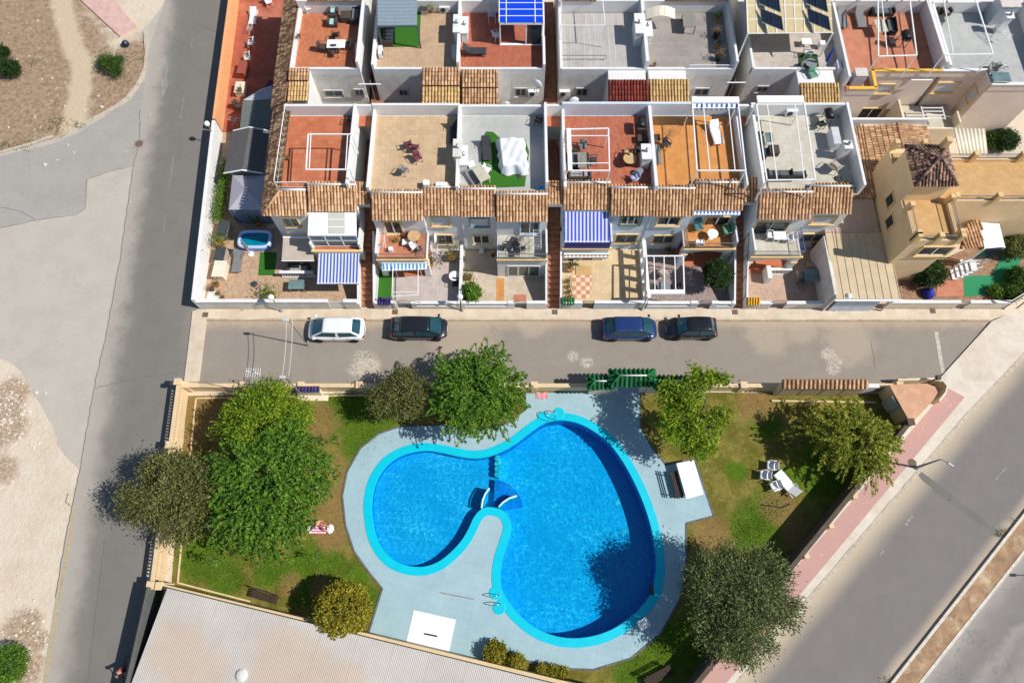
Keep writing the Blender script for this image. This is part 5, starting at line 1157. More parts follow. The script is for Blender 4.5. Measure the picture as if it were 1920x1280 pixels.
# ================================================================ FURNITURE KINDS (built round the origin, front towards -y)
def root0(name, cat): return thing(name, 'x x x x', cat)
def legs4(r, m, x, y, h, w=.035, splay=0.0, name='leg'):
    for sx in (-1, 1):
        for sy in (-1, 1): mb = MB(); mb.bar((sx*(x+splay),sy*(y+splay),0), (sx*x,sy*y,h), w); mb.build(name, m, r)
def mk_chair(m, arms=True, seat=.46, back=.85, w=.52, d=.5, solid=True, frame=None, name='chair'):
    def f():
        r = root0(name, 'chair'); fr = frame or m; h = seat-.03
        mb = MB(); mb.grid(lambda u, v: (w*(u-.5), d*(v-.5), seat-.02*math.sin(math.pi*u)), 6, 4); mb.build('seat', m, r, solid=.03, smooth=True)
        mb = MB(); mb.grid(lambda u, v: (w*(u-.5)*(1-.12*v*v), d*.5+.10*v-.05*math.cos(math.pi*(u-.5)), seat+.06+(back-seat)*v-.05*v*abs(2*u-1)**3), 8, 5); mb.build('backrest', m, r, solid=.028, smooth=True)
        legs4(r, fr, w*.44, d*.44, h, .035, .02)
        if arms:
            for s in (-1, 1): mb = MB(); mb.tube([(s*w*.5,-d*.42,h-.02),(s*w*.54,-d*.4,seat+.2),(s*w*.54,0,seat+.23),(s*w*.5,d*.5,seat+.24)], .022, 6); mb.build('armrest', fr, r, smooth=True)
        return r
    return f
def mk_lounger(m, fm, recl=35, name='sun_lounger', cat='lounger'):
    def f():
        r = root0(name, cat); a = R(recl)
        mb = MB(); mb.box(-.33,.33,-1.0,.32,.30,.34); mb.build('seat', m, r, bevel=.015)
        mb = MB(); mb.add([(-.33,.33,.32),(.33,.33,.32),(.33,.33+.72*math.cos(a),.32+.72*math.sin(a)),(-.33,.33+.72*math.cos(a),.32+.72*math.sin(a))], [(0,1,2,3)]); mb.build('backrest', m, r, solid=.04)
        for s in (-1, 1): mb = MB(); mb.bar((s*.35,-1.02,.28),(s*.35,.95,.28),.04,.05); mb.build('side_rail', fm, r)
        for sx in (-1, 1):
            for yy in (-.8, .7): mb = MB(); mb.bar((sx*.35,yy,0),(sx*.35,yy,.26),.05); mb.build('leg', fm, r)
        for s in (-1, 1): mb = MB(); mb.tube([(s*.36,.2,.32),(s*.4,.25,.52),(s*.4,.6,.52)], .018, 6); mb.build('armrest', fm, r)
        return r
    return f
def mk_sofa(w, d, m, cm, name='sofa', cat='sofa', seats=2, arm=.14, back=.72):
    def f():
        r = root0(name, cat)
        mb = MB(); mb.box(-w/2,w/2,-d/2,d/2,.04,.30); mb.build('base', m, r, bevel=.02)
        mb = MB(); mb.box(-w/2,w/2,d/2-.14,d/2,.30,back); mb.build('backrest', m, r, bevel=.03)
        for s in (-1, 1): mb = MB(); mb.box(s*w/2, s*(w/2-arm), -d/2, d/2-.141, .30, .58); mb.build('armrest', m, r, bevel=.02)
        wi = (w-2*arm)/seats
        for k in range(seats): mb = MB(); x = -w/2+arm+wi*k; mb.box(x+.012,x+wi-.012,-d/2+.02,d/2-.15,.301,.42); mb.build('cushion', cm, r, bevel=.04)
        return r
    return f
def mk_table(w, d, h, m, lm=None, name='table', slats=0, round_=False):
    def f():
        r = root0(name, 'table'); lm_ = lm or m
        if round_:
            mb = MB(); mb.lathe([(0,h-.03),(w/2,h-.03),(w/2,h),(0,h)], (0,0,0), 28); mb.build('table_top', m, r)
            mb = MB(); mb.lathe([(.22,0),(.22,.03),(.04,.06),(.035,h-.03)], (0,0,0), 12); mb.build('pedestal', lm_, r)
        elif slats:
            for k in range(slats): mb = MB(); x = -w/2+w*k/slats; mb.box(x+.008,x+w/slats-.008,-d/2,d/2,h-.03,h); mb.build('slat', m, r)
            mb = MB(); mb.box(-w/2+.03,w/2-.03,-d/2+.03,d/2-.03,h-.07,h-.031); mb.build('apron', lm_, r); legs4(r, lm_, w/2-.06, d/2-.06, h-.07, .05)
        else:
            mb = MB(); mb.box(-w/2,w/2,-d/2,d/2,h-.035,h); mb.build('table_top', m, r, bevel=.03); legs4(r, lm_, w/2-.08, d/2-.08, h-.035, .045)
        return r
    return f
def mk_box(w, d, h, m, lid=None, name='storage_box', cat='box', ov=.03):
    def f():
        r = root0(name, cat); mb = MB(); mb.box(-w/2,w/2,-d/2,d/2,0,h-.08); mb.build('body', m, r, bevel=.02); mb = MB(); mb.box(-w/2-ov,w/2+ov,-d/2-ov,d/2+ov,h-.08,h); mb.build('lid', lid or m, r, bevel=.02); return r
    return f
def mk_ac():
    r = root0('air_conditioner', 'air conditioner'); mb = MB(); mb.box(-.42,.42,-.15,.15,.06,.62); mb.build('casing', WPLAST, r, bevel=.02)
    mb = MB(); mb.lathe([(.22,.0),(.22,.02),(.19,.02),(.05,.012)], (0,0,0), 20); o = mb.build('fan_grille', DARKGREY, r); o.rotation_euler = (R(90),0,0); o.location = (-.12,-.155,.34)
    for s in (-1, 1): mb = MB(); mb.box(s*.3-.03,s*.3+.03,-.14,.14,0,.06); mb.build('foot', DARKGREY, r)
    return r
def mk_dish():
    r = root0('satellite_dish', 'satellite dish'); mb = MB(); mb.grid(lambda u, v: (.42*v*math.cos(2*math.pi*u), -.14+.28*(v*v*.42), .95+.45*v*math.sin(2*math.pi*u)), 24, 5); mb.build('reflector', WPAINT, r, smooth=True, solid=.012)
    mb = MB(); mb.tube([(0,0,0),(0,0,.75),(0,-.08,.95)], .025, 8); mb.build('mast', GREYMET, r); mb = MB(); mb.tube([(0,-.1,.55),(0,-.55,.85)], .014, 6); mb.build('arm', GREYMET, r); mb = MB(); mb.box(-.04,.04,-.62,-.52,.8,.9); mb.build('receiver', GREYMET, r); return r
def mk_wiredish():
    r = root0('mesh_dish', 'satellite dish'); mb = MB()
    for k in range(12): t = math.pi*2*k/12; mb.tube([(.7*v*math.cos(t), .7*v*math.sin(t), 1.0+.25*v*v) for v in (0,.33,.66,1)], .008, 4)
    for v in (.3,.55,.8,1.0): mb.tube([(.7*v*math.cos(a), .7*v*math.sin(a), 1.0+.25*v*v) for a in [2*math.pi*i/24 for i in range(24)]], .009, 4, closed=True)
    mb.build('reflector', mat('brown_wire', (.13,.09,.07), .6, metal=.4), r); mb = MB(); mb.tube([(0,0,0),(0,0,1.0)], .03, 8); mb.build('mast', GREYMET, r); return r
def mk_lamp():
    r = root0('street_lamp', 'street lamp'); mb = MB(); mb.lathe([(.13,0),(.13,.12),(.06,.25),(.045,.3),(.04,2.3),(.07,2.34)], (0,0,0), 12); mb.build('post', mat('lamp_post_paint', (.33,.33,.32), .5), r, smooth=True)
    mb = MB(); mb.lathe([(.0,2.3),(.12,2.34),(.2,2.42),(.225,2.53),(.2,2.65),(.12,2.73),(.0,2.76)], (0,0,0), 20); mb.build('globe', mat('opal_globe', (.86,.86,.84), .25, .01), r, smooth=True); return r
def mk_hilamp():
    r = root0('road_lamp', 'street lamp'); mb = MB(); mb.lathe([(.16,0),(.16,.05),(.09,.08),(.045,2.9)], (0,0,0), 12); mb.build('post', GREYMET, r, smooth=True)
    mb = MB(); mb.tube([(0,0,2.9),(.12,0,3.0),(.5,0,3.05)], .03, 8); mb.build('arm', GREYMET, r); mb = MB(); mb.box(.42,.85,-.1,.1,3.0,3.1); mb.build('lamp_head', GREYMET, r, bevel=.04); return r
def mk_parasolbase():
    r = root0('parasol_base', 'parasol base'); mb = MB(); mb.lathe([(.26,0),(.26,.06),(.2,.09),(.0,.09)], (0,0,0), 20); mb.build('weight', DARKGREY, r); mb = MB(); mb.tube([(0,0,.09),(0,0,.42)], .028, 8); mb.build('tube', STEEL, r); return r
def mk_parasol(m):
    def f():
        r = root0('closed_parasol', 'parasol'); mb = MB(); mb.lathe([(.24,0),(.24,.06),(.03,.09)], (0,0,0), 16); mb.build('base', WPLAST, r); mb = MB(); mb.tube([(0,0,.05),(0,0,2.3)], .025, 8); mb.build('pole', WPAINT, r)
        mb = MB(); mb.lathe([(.03,.95),(.15,1.0),(.13,1.5),(.07,2.1),(.03,2.35)], (0,0,0), 10); mb.build('canopy', m, r); return r
    return f
LEAFSTOPS = {'bright': [(.1, (.02,.058,.006,1)), (.45, (.075,.18,.014,1)), (.8, (.20,.33,.035,1))], 'mid': [(.1, (.012,.035,.006,1)), (.5, (.05,.115,.012,1)), (.85, (.11,.19,.025,1))],
 'olive': [(.1, (.028,.034,.010,1)), (.5, (.13,.145,.038,1)), (.85, (.30,.30,.10,1))], 'yellow': [(.1, (.05,.06,.006,1)), (.45, (.22,.20,.014,1)), (.85, (.46,.38,.04,1))],
 'willow': [(.1, (.05,.075,.008,1)), (.5, (.23,.27,.028,1)), (.85, (.48,.49,.08,1))], 'grey': [(.1, (.024,.036,.012,1)), (.5, (.115,.15,.05,1)), (.85, (.26,.30,.12,1))],
 'dry': [(.1, (.08,.045,.02,1)), (.5, (.28,.17,.07,1)), (.9, (.50,.34,.16,1))], 'lime': [(.1, (.03,.07,.004,1)), (.45, (.14,.25,.010,1)), (.85, (.36,.44,.03,1))], 'dark': [(.1, (.006,.018,.004,1)), (.5, (.022,.055,.010,1)), (.9, (.06,.12,.02,1))]}
LEAF = {k: leafmat('leaf_'+k, v) for k, v in LEAFSTOPS.items()}
def leaves(name, pts, size, m, parent, aspect=2.2, droop=.0, up=.55, dirs=None, fold=False):
    """one leaf-shaped face at each of the given points (n x 3 array)"""
    n = len(pts); nrm = rng.normal(size=(n,3)); nrm[:,2] = np.abs(nrm[:,2])+up; nrm /= np.linalg.norm(nrm, axis=1)[:,None]
    d = rng.normal(size=(n,3)) if dirs is None else dirs + rng.normal(size=(n,3))*.35
    d[:,2] -= droop; d -= nrm*np.sum(d*nrm, axis=1)[:,None]; d /= np.linalg.norm(d, axis=1)[:,None]+1e-9; s = np.cross(nrm, d)
    L = size*rng.uniform(.45,1.55,size=(n,1)); Wd = L/aspect
    v = np.stack([pts-d*L*.5, pts+s*Wd*.5-d*L*.05, pts+d*L*.5, pts-s*Wd*.5-d*L*.05], axis=1).reshape(-1,3)
    if parent is not None: v = v - np.array(ORG.get(parent.name, Vector((0,0,0))))
    me = bpy.data.meshes.new(name); me.vertices.add(4*n); me.vertices.foreach_set('co', v.astype(np.float32).ravel())
    me.loops.add(4*n); me.loops.foreach_set('vertex_index', np.arange(4*n, dtype=np.int32)); me.polygons.add(n); me.polygons.foreach_set('loop_start', np.arange(0, 4*n, 4, dtype=np.int32)); me.polygons.foreach_set('loop_total', np.full(n, 4, dtype=np.int32))
    me.materials.append(m); me.update(calc_edges=True)
    o = bpy.data.objects.new(name, me); COL.objects.link(o); o.parent = parent; return o
def clump_pts(c, r3, nclump, per, spread, shell=.55, flat=1.0):
    """points in clusters spread through an ellipsoid, denser towards its skin"""
    d = rng.normal(size=(nclump,3)); d /= np.linalg.norm(d, axis=1)[:,None]; rad = (shell+(1-shell)*rng.random(nclump)**.6)[:,None]
    cl = np.array(c)+d*rad*np.array(r3); p = cl[:,None,:]+rng.normal(size=(nclump,per,3))*np.array([spread,spread,spread*flat])
    return p.reshape(-1,3), np.repeat(d, per, axis=0)
def mk_pot(rad, h, leaf, n=180, spread=.22, pm=TERRAP, size=.12, name='potted_plant', tall=.3):
    def f():
        r = root0(name, 'plant'); mb = MB(); mb.lathe([(rad*.7,0),(rad,h),(rad*1.08,h),(rad*1.08,h+.03),(rad*.9,h+.03),(rad*.85,h-.03),(0,h-.03)], (0,0,0), 14); mb.build('pot', pm, r)
        p = rng.normal(size=(n,3))*np.array([spread,spread,tall*.6])+np.array([0,0,h+tall]); p[:,2] = np.maximum(p[:,2], h+.02)
        dd = p-np.array([0,0,h]); leaves('foliage', p, size, LEAF[leaf], r, 3.0, dirs=dd/np.linalg.norm(dd, axis=1)[:,None]*1.5); return r
    return f
def mk_bbq():
    r = root0('barbecue', 'barbecue'); legs4(r, BLACK, .4, .22, .75, .04); mb = MB(); mb.box(-.55,.55,-.3,.3,.75,.82); mb.build('shelf', DARKGREY, r, bevel=.02)
    mb = MB(); mb.grid(lambda u, v: (-.42+.84*u, .28*math.cos(math.pi*v), .82+.26*math.sin(math.pi*v)), 2, 10); mb.build('hood', BLACK, r, smooth=True, solid=.02); mb = MB(); mb.tube([(-.3,-.3,.98),(.3,-.3,.98)], .018, 6); mb.build('handle', STEEL, r); return r
def mk_washer():
    r = root0('cool_box', 'box'); mb = MB(); mb.box(-.3,.3,-.3,.3,0,.75); mb.build('body', WPLAST, r, bevel=.03); mb = MB(); mb.box(-.31,.31,-.31,.31,.752,.80); mb.build('lid', WPLAST, r, bevel=.015); return r
def mk_rack():
    r = root0('drying_rack', 'drying rack'); mb = MB()
    for s in (-1, 1): mb.tube([(s*.28,-.8,.95),(s*.28,.8,.95)], .014, 6)
    for k in range(13): y = -.8+1.6*k/12; mb.tube([(-.28,y,.95),(.28,y,.95)], .008, 4)
    mb.build('top_frame', WPAINT, r); mb = MB()
    for s in (-1, 1): mb.tube([(s*.28,-.55,0),(s*.28,.4,.95)], .014, 6); mb.tube([(s*.28,.55,0),(s*.28,-.4,.95)], .014, 6)
    mb.build('legs', WPAINT, r); mb = MB(); mb.grid(lambda u, v: (-.2+.4*u, -.5+.02*math.sin(u*9), .96-.3*v), 6, 4); mb.build('cloth', mat('laundry', (.5,.52,.58), .9, .3, 8), r); return r
def mk_bench(m=DARKWOOD, L=1.9):
    def f():
        r = root0('garden_bench', 'bench')
        for k in range(4): mb = MB(); mb.box(-L/2,L/2,-.26+.125*k,-.26+.125*k+.105,.42,.46); mb.build('seat_slat', m, r, bevel=.01)
        for k in range(3): mb = MB(); mb.box(-L/2,L/2,.27+.03*k,.30+.03*k,.55+.13*k,.65+.13*k); mb.build('back_slat', m, r, bevel=.01)
        for s in (-1, 1):
            mb = MB(); x = s*(L/2-.25); mb.box(x-.03,x+.03,-.28,.3,.36,.42); mb.bar((x,-.24,0),(x,-.24,.38),.06); mb.bar((x,.2,0),(x,.36,.95),.06); mb.build('leg', mat('cast_iron', (.10,.10,.10), .6), r)
        return r
    return f
def mk_monobloc(): return mk_chair(WPLAST, True, .43, .84, .55, .52, name='plastic_chair')()
M_PURPLE = mat('plum_plastic', (.17,.045,.065), .5, .1); M_CHARC = mat('charcoal_mesh', (.045,.045,.05), .7, .1); M_TEALF = mat('teal_fabric', (.05,.16,.17), .85, .1); M_GREENF = mat('sage_fabric', (.14,.30,.20), .85, .1)
K = {
 'plum': mk_chair(M_PURPLE), 'greych': mk_chair(GREYP), 'mono': mk_monobloc, 'black': mk_chair(M_CHARC, frame=BLACK), 'wood': mk_chair(PALEWOOD), 'teal': mk_chair(M_TEALF, w=.62, d=.6, back=.95), 'green': mk_chair(M_GREENF, w=.66, d=.62, back=.9), 'wick': mk_chair(WICKERL, w=.66, d=.6, back=.8), 'rattanch': mk_chair(RATTAN), 'stripe': None,
 'lounger_w': mk_lounger(WPLAST, WPLAST), 'lounger_g': mk_lounger(GREYP, GREYMET), 'lounger_d': mk_lounger(M_CHARC, BLACK, 50), 'lounger_flat': mk_lounger(GREYP, GREYMET, 12),
 'arm_mint': mk_sofa(.78, .75, RATTAN, TEALC, 'armchair', 'armchair', 1), 'sofa_rattan': mk_sofa(1.5, .75, RATTAN, GREYP), 'sofa_grey': mk_sofa(1.7, .8, RATTAN, mat('grey_cushion', (.36,.34,.33), .9), seats=2), 'sofa_black': mk_sofa(2.2, .8, BLACK, M_CHARC, seats=3), 'arm_brown': mk_sofa(.8, .78, RATTAN, mat('taupe_cushion', (.30,.25,.22), .9), 'armchair', 'armchair', 1), 'sofa_loung': mk_sofa(1.9, .8, BLACK, mat('slate_cushion', (.10,.12,.12), .9), seats=2),
 'tab_white': mk_table(1.45, .85, .72, mat('white_glass_top', (.74,.80,.80), .2, .02), GREYMET), 'tab_round_w': mk_table(.85, 0, .72, WPLAST, round_=True), 'tab_round_b': mk_table(.75, 0, .7, BLACK, round_=True), 'tab_slat': mk_table(.85, 1.35, .74, mat('grey_slat', (.30,.28,.24), .6), BLACK, slats=9), 'tab_glass': mk_table(1.25, .8, .72, GLASST, STEEL), 'tab_cream': mk_table(.85, 1.3, .72, mat('beige_top', (.52,.48,.36), .5), CREAMP), 'tab_oct': mk_table(.95, 0, .72, PALEWOOD, WOOD, round_=True), 'tab_low': mk_table(.6, .6, .42, RATTAN), 'tab_white_low': mk_table(.8, .6, .45, WPLAST), 'tab_round_g': mk_table(.9, 0, .72, mat('grey_round_top', (.22,.23,.25), .5), round_=True), 'tab_oval': mk_table(.9, 0, .7, WPLAST, round_=True),
 'ac': mk_ac, 'dish': mk_dish, 'wiredish': mk_wiredish, 'lamp': mk_lamp, 'hilamp': mk_hilamp, 'pbase': mk_parasolbase, 'parasol_grey': mk_parasol(GREYP), 'parasol_blue': mk_parasol(BLUEP), 'bbq': mk_bbq, 'cool': mk_washer, 'rack': mk_rack, 'bench': mk_bench(),
 'pot_mid': mk_pot(.2, .35, 'mid'), 'pot_bright': mk_pot(.22, .38, 'bright', 260, .28), 'pot_dry': mk_pot(.26, .42, 'dry', 220, .25, mat('black_pot', (.02,.02,.02), .6), tall=.4), 'pot_small': mk_pot(.14, .25, 'mid', 90, .12, size=.08, tall=.12),
 'deckbox_g': mk_box(.75, 1.25, .85, WICKERL, DARKGREY), 'deckbox_g2': mk_box(.55, .85, .6, WICKERL, DARKGREY), 'deckbox_c': mk_box(.62, .95, .55, CREAMP), 'cabinet_w': mk_box(.55, 1.5, .9, WPLAST, mat('worktop_grey', (.55,.56,.58), .4), 'kitchen_unit', 'kitchen unit', .01), 'locker': mk_box(1.2, 1.0, 1.5, mat('light_steel', (.50,.54,.60), .45, metal=.3), mat('locker_top', (.62,.56,.50), .6), 'steel_locker', 'locker', .03), 'cube': mk_box(.62, .6, .42, RATTAN, name='pouffe', cat='pouffe', ov=0),
}
SEEN = {}
def put(key, label, px, py, z, rz=0, mid=.4, scale=1, group=None):
    p = P(px, py, z+mid*scale); return place(key, K[key], label, (p.x, p.y, z), rz, group, scale)
T = ZT
# ---------------------------------------------------------------- terrace of the end house
pergola('white pergola frame over the end house roof terrace', T, T+2.2, [P(578,252,T+2.2).xy, P(660,252,T+2.2).xy, P(656,318,T+2.2).xy, P(574,318,T+2.2).xy], [(P(583,254,T+2.2).xy, P(580,318,T+2.2).xy), (P(652,252,T+2.2).xy, P(648,318,T+2.2).xy)], posts=(1,2))
put('rattanch', 'thin rattan chair in the corner of the square tiled terrace', 658, 224, T, 180)
put('pot_small', 'tiny red flower pot by the white terrace railing', 541, 296, T, 0, .2)
# second house
for k, (a, b, r) in enumerate(((765,271,200), (778,277,170), (783,296,30))): put('plum', ['plum plastic chair at the far end of the sandy terrace trio', 'plum plastic chair in the middle of the sandy terrace trio', 'plum plastic chair nearest the middle of the sandy terrace'][k], a, b, T, r, group='plum chairs on the sandy terrace')
put('greych', 'grey mesh chair alone on the sandy terrace', 757, 319, T, 150)
put('ac', 'air conditioner at the south edge of the sandy terrace', 828, 346, T, 0, .5); put('cool', 'low white chest at the south edge of the sandy terrace', 800, 347, T, 90, .3, .7)
put('lounger_d', 'dark folding lounger against the terrace partition', 852, 245, T, 0)
def chimney(label, px, py, base, h, w=.5, d=1.3, m=WHITE, top=None):
    p = P(px, py, base+h); root = thing('chimney', label, 'chimney', (p.x, p.y, base)); pbox(root, 'shaft', m, p.x-w/2, p.x+w/2, p.y-d/2, p.y+d/2, base-1, base+h); pbox(root, 'cap', m, p.x-w/2-.07, p.x+w/2+.07, p.y-d/2-.07, p.y+d/2+.07, base+h, base+h+.08)
    mb = MB(); mb.lathe([(.11,0),(.09,.25),(.13,.27),(.0,.36)], (p.x,p.y,base+h+.08), 10); mb.build('cowl', GREYMET, root); return root
chimney('grey chimney stack on the wall between sandy and grey terraces', 858, 278, T+.3, 1.0, .55, 1.4, WHITE_OLD); chimney('white chimney stack with sink shelf beside the grey terrace wall', 869, 292, T+.2, .7, .5, 1.6)
# third house: turf, covered frame, tables
q = [(905,258),(912,247),(925,248),(938,260),(985,262),(992,285),(988,318),(984,350),(932,352),(905,348),(902,300)]
tg = MB(); tg.prism([P(a, b, T) for a, b in q], T+.002, T+.03); tag(tg.build('turf_mat', TURF), 'irregular artificial turf patch under the white covered furniture', 'turf')
cv = thing('covered_furniture', 'furniture heap under a creased white dust sheet', 'covered furniture', P(961,287,T)[:])
c = P(961,284,T+.9); mb = MB()
def sheetfn(u, v):
    x = (u-.5)*2.15; y = (v-.5)*2.9; e = max(abs(u-.5), abs(v-.5))*2; z = 1.05 if e < .78 else 1.05-(e-.78)/.22*.95
    z += .03*math.sin(5*x+7*y)*math.sin(1.5*y) + .02*math.sin(9*x-5*y) + .10*math.sin(1.6*x+1.2*y); s = 1+.06*math.sin(9*math.atan2(y, x))*(e > .8)
    return (c.x+x*s-.12*y, c.y+y*s, T+max(.05, z*.92))
mb.grid(sheetfn, 40, 48); mb.build('dust_sheet', mat('dust_sheet_cloth', (.74,.75,.77), .8, .04), cv, smooth=True)
put('lounger_d', 'charcoal lounger at the left edge of the turf patch', 912, 278, T, 5); put('mono', 'white chair on the turf by the cream table', 913, 318, T, 60, .4, .9)
put('tab_cream', 'cream table standing askew on the grey terrace', 903, 330, T, 30); put('lounger_flat', 'grey bench pad beside the cream terrace table', 886, 334, T, 30, .3, .8)
put('pbase', 'round parasol base on the turf patch edge', 976, 328, T, 0, .1); put('cool', 'white chest by the white chimney stack', 884, 312, T, 20, .4, .8)
bk = thing('bucket', 'bright blue bucket in the terrace corner', 'bucket', P(1014,355,T)[:]); mb = MB(); p = P(1014,354,T+.15); mb.lathe([(.11,0),(.15,.3),(.16,.3),(.145,.28),(.1,.02),(0,.02)], (p.x,p.y,T), 16); mb.build('pail', mat('cyan_plastic', (.01,.42,.80), .4), bk)
put('rattanch', 'curved wire chair at the grey terrace north corner', 1010, 226, T, 160)
# fourth house
pergola('white pergola with a broad white awning box on the red terrace', T, T+2.2, [P(1060,243,T+2.2).xy, P(1141,241,T+2.2).xy, P(1143,320,T+2.2).xy, P(1060,320,T+2.2).xy], [(P(1060,255,T+2.2).xy, P(1141,255,T+2.2).xy), (P(1060,307,T+2.2).xy, P(1142,306,T+2.2).xy)])
c0, c1 = P(1062,242,T+2.3), P(1073,321,T+2.3); tag(pbox(None, 'awning_box', WPAINT, c0.x, c1.x, c1.y, c0.y, T+2.26, T+2.4), 'broad white retracted awning box on the red terrace pergola', 'awning')
put('tab_slat', 'slatted grey table under the white terrace pergola', 1094, 300, T, 0, .72); put('greych', 'grey chair with white cushion at the slatted table', 1093, 275, T, 0); put('black', 'dark metal chair beside the slatted table', 1113, 301, T, 90)
put('sofa_grey', 'grey wicker sofa along the south edge of the red terrace', 1087, 329, T, 180); put('sofa_rattan', 'rattan bench along the pergola west side', 1074, 298, T, 90)
put('tab_oct', 'eight-sided pale wooden table on the red terrace', 1181, 297, T, 0, .72); put('wood', 'wooden chair tucked behind the eight-sided table', 1177, 288, T, 160)
sc_ = place('black2', mk_chair(stripes('striped_cloth', (.75,.78,.85,1), (.05,.12,.45,1), .08), frame=STEEL), 'folding chair with blue and white striped seat', tuple(P(1190,334,T+.4).xy)+(T,), -60); put('tab_round_g', 'small round stool-like table beside the striped chair', 1199, 322, T, 0, .5, .6)
put('bbq', 'black gas barbecue in the red terrace corner', 1202, 232, T, 90, .8); put('cube', 'dark pouffe below the black barbecue', 1203, 258, T); put('black', 'black chair in shade by the terrace partition', 1197, 281, T, 100)
chimney('white chimney stack beside the orange terrace partition', 1212, 285, T+.2, 1.0, .6, 1.2)
# fifth house
q = [P(1298,192,T+2.6).xy, P(1384,192,T+2.6).xy, P(1398,320,T+2.6).xy, P(1307,320,T+2.6).xy]
pergola('tall white pergola frame on the orange terrace', T, T+2.6, q, [(P(1318,192,T+2.6).xy, P(1331,320,T+2.6).xy), (P(1365,192,T+2.6).xy, P(1378,318,T+2.6).xy)])
c0, c1 = P(1296,183,T+2.7), P(1386,193,T+2.7); ab = pbox(None, 'awning_box', WPAINT, c0.x, c1.x, c1.y, c0.y, T+2.65, T+2.8); tag(ab, 'white awning box along the orange terrace pergola top', 'awning')
awning('blue striped valance hanging from the orange terrace pergola', [(c0.x,c1.y+.05,T+2.6),(c1.x,c1.y+.05,T+2.6),(c1.x,c1.y-.25,T+2.45),(c0.x,c1.y-.25,T+2.45)], stripes('awning_blue_stripe', (.05,.16,.42,1), (.78,.78,.78,1), .36), arms=False, name='valance_awning')
put('lounger_w', 'white sun lounger on the orange terrace', 1343, 248, T, 10); put('wiredish', 'large mesh satellite dish on the orange terrace', 1257, 246, T, 0, 1.0); put('black', 'dark chair below the mesh dish', 1250, 270, T, 40)
put('tab_low', 'low table by the orange terrace partition', 1230, 258, T); put('lounger_flat', 'grey stone-topped counter by the orange terrace partition', 1232, 288, T, 0, .5, .8)
# sixth house
q = [P(1418,193,T+2.5).xy, P(1508,193,T+2.5).xy, P(1529,337,T+2.5).xy, P(1438,338,T+2.5).xy]
pergola('white pergola frame over the pale terrace', T, T+2.5, q, [(P(1438,193,T+2.5).xy, P(1457,337,T+2.5).xy), (P(1490,193,T+2.5).xy, P(1508,337,T+2.5).xy)])
c0, c1 = P(1418,181,T+2.6), P(1508,194,T+2.6); tag(pbox(None, 'awning_box', WPAINT, c0.x, c1.x, c1.y, c0.y, T+2.56, T+2.7), 'white awning box at the top of the pale terrace pergola', 'awning')
put('sofa_black', 'long black lounge sofa along the pale terrace parapet', 1424, 272, T, 90); put('cube', 'dark pouffe in front of the black lounge sofa', 1451, 281, T, 0, .3, 1.2); put('tab_glass', 'glass coffee table by the black lounge sofa', 1440, 262, T, 90, .3, .7)
put('sofa_loung', 'slatted grey bench near the tile edge of the pale terrace', 1462, 327, T, 180); put('sofa_loung', 'slatted grey bench end piece beside the pale terrace edge', 1494, 327, T, 180, .4, .7)
put('cabinet_w', 'white outdoor kitchen unit along the pale terrace wall', 1567, 255, T, 0, .8); put('bbq', 'dark kettle barbecue at the north end of the outdoor kitchen', 1555, 215, T, 90, .8)
chimney('white chimney leaning over the pale terrace east wall', 1590, 272, T+.2, 1.2, .5, .6)
put('wick', 'pale rounded wicker chair on the pale terrace', 1567, 312, T, 130, .4, 1.15); put('pbase', 'small round parasol foot near the wicker chair', 1572, 334, T, 0, .1); put('pot_small', 'small plant at the pale terrace tile edge', 1582, 342, T, 0, .2)
put('ac', 'air conditioner on the pale terrace north wall', 1485, 208, T, 0, .5); put('black', 'wire chair in the shade of the outdoor kitchen', 1540, 233, T, 200)
# ---------------------------------------------------------------- back row terraces
put('tab_white', 'white glass dining table on the terracotta terrace', 630, 82, T, 0, .72)
for a, b, r, l in ((630,66,180,'rattan dining chair behind the white glass table'), (604,88,80,'rattan dining chair at the left end of the white glass table'), (627,98,5,'rattan dining chair in front of the white glass table'), (652,84,-95,'rattan dining chair at the right end of the white glass table')): put('rattanch', l, a, b, T, r)
put('arm_mint', 'rattan armchair with mint cushion nearest the back wall', 625, 17, T, 0); put('arm_mint', 'rattan armchair with mint cushion nearest the dining table', 623, 39, T, 0); put('cube', 'square rattan coffee table by the mint armchairs', 648, 30, T, 0, .3, 1.3); put('sofa_rattan', 'rattan sofa in shade along the terracotta terrace wall', 668, 27, T, -90)
put('ac', 'white air conditioner on the terracotta terrace parapet', 670, 90, T, 90, .5); put('pot_small', 'leafy pot on the white terracotta terrace parapet', 561, 68, T+.4, 0, .2); put('mono', 'white chair in the terracotta terrace corner', 578, 14, T, 30)
gz = thing('pavilion', 'grey metal pavilion over a turf patch', 'pavilion', P(745,40,T)[:])
g0, g1, g2_, g3_ = P(708,-30,T+2.4), P(782,-30,T+2.4), P(782,49,T+2.3), P(708,50,T+2.3)
for k in range(12):
    f = lambda u, v: (g0*(1-u)+g1*u)*(1-v)+(g3_*(1-u)+g2_*u)*v
    mb = MB(); mb.add([f(0,k/12), f(1,k/12), f(1,(k+.94)/12), f(0,(k+.94)/12)], [(0,1,2,3)]); mb.build('roof_slat', mat('blue_grey_metal', (.28,.35,.39), .45, .05, metal=.2), gz, solid=.04)
for p in (g2_, g3_): mb = MB(); mb.bar((p.x,p.y+.05,T),(p.x,p.y+.05,p.z),.1); mb.build('post', mat('slate_metal', (.09,.12,.14), .5), gz)
mb = MB(); mb.bar(g3_, g2_, .1, .12); mb.build('beam', MATS['slate_metal'], gz)
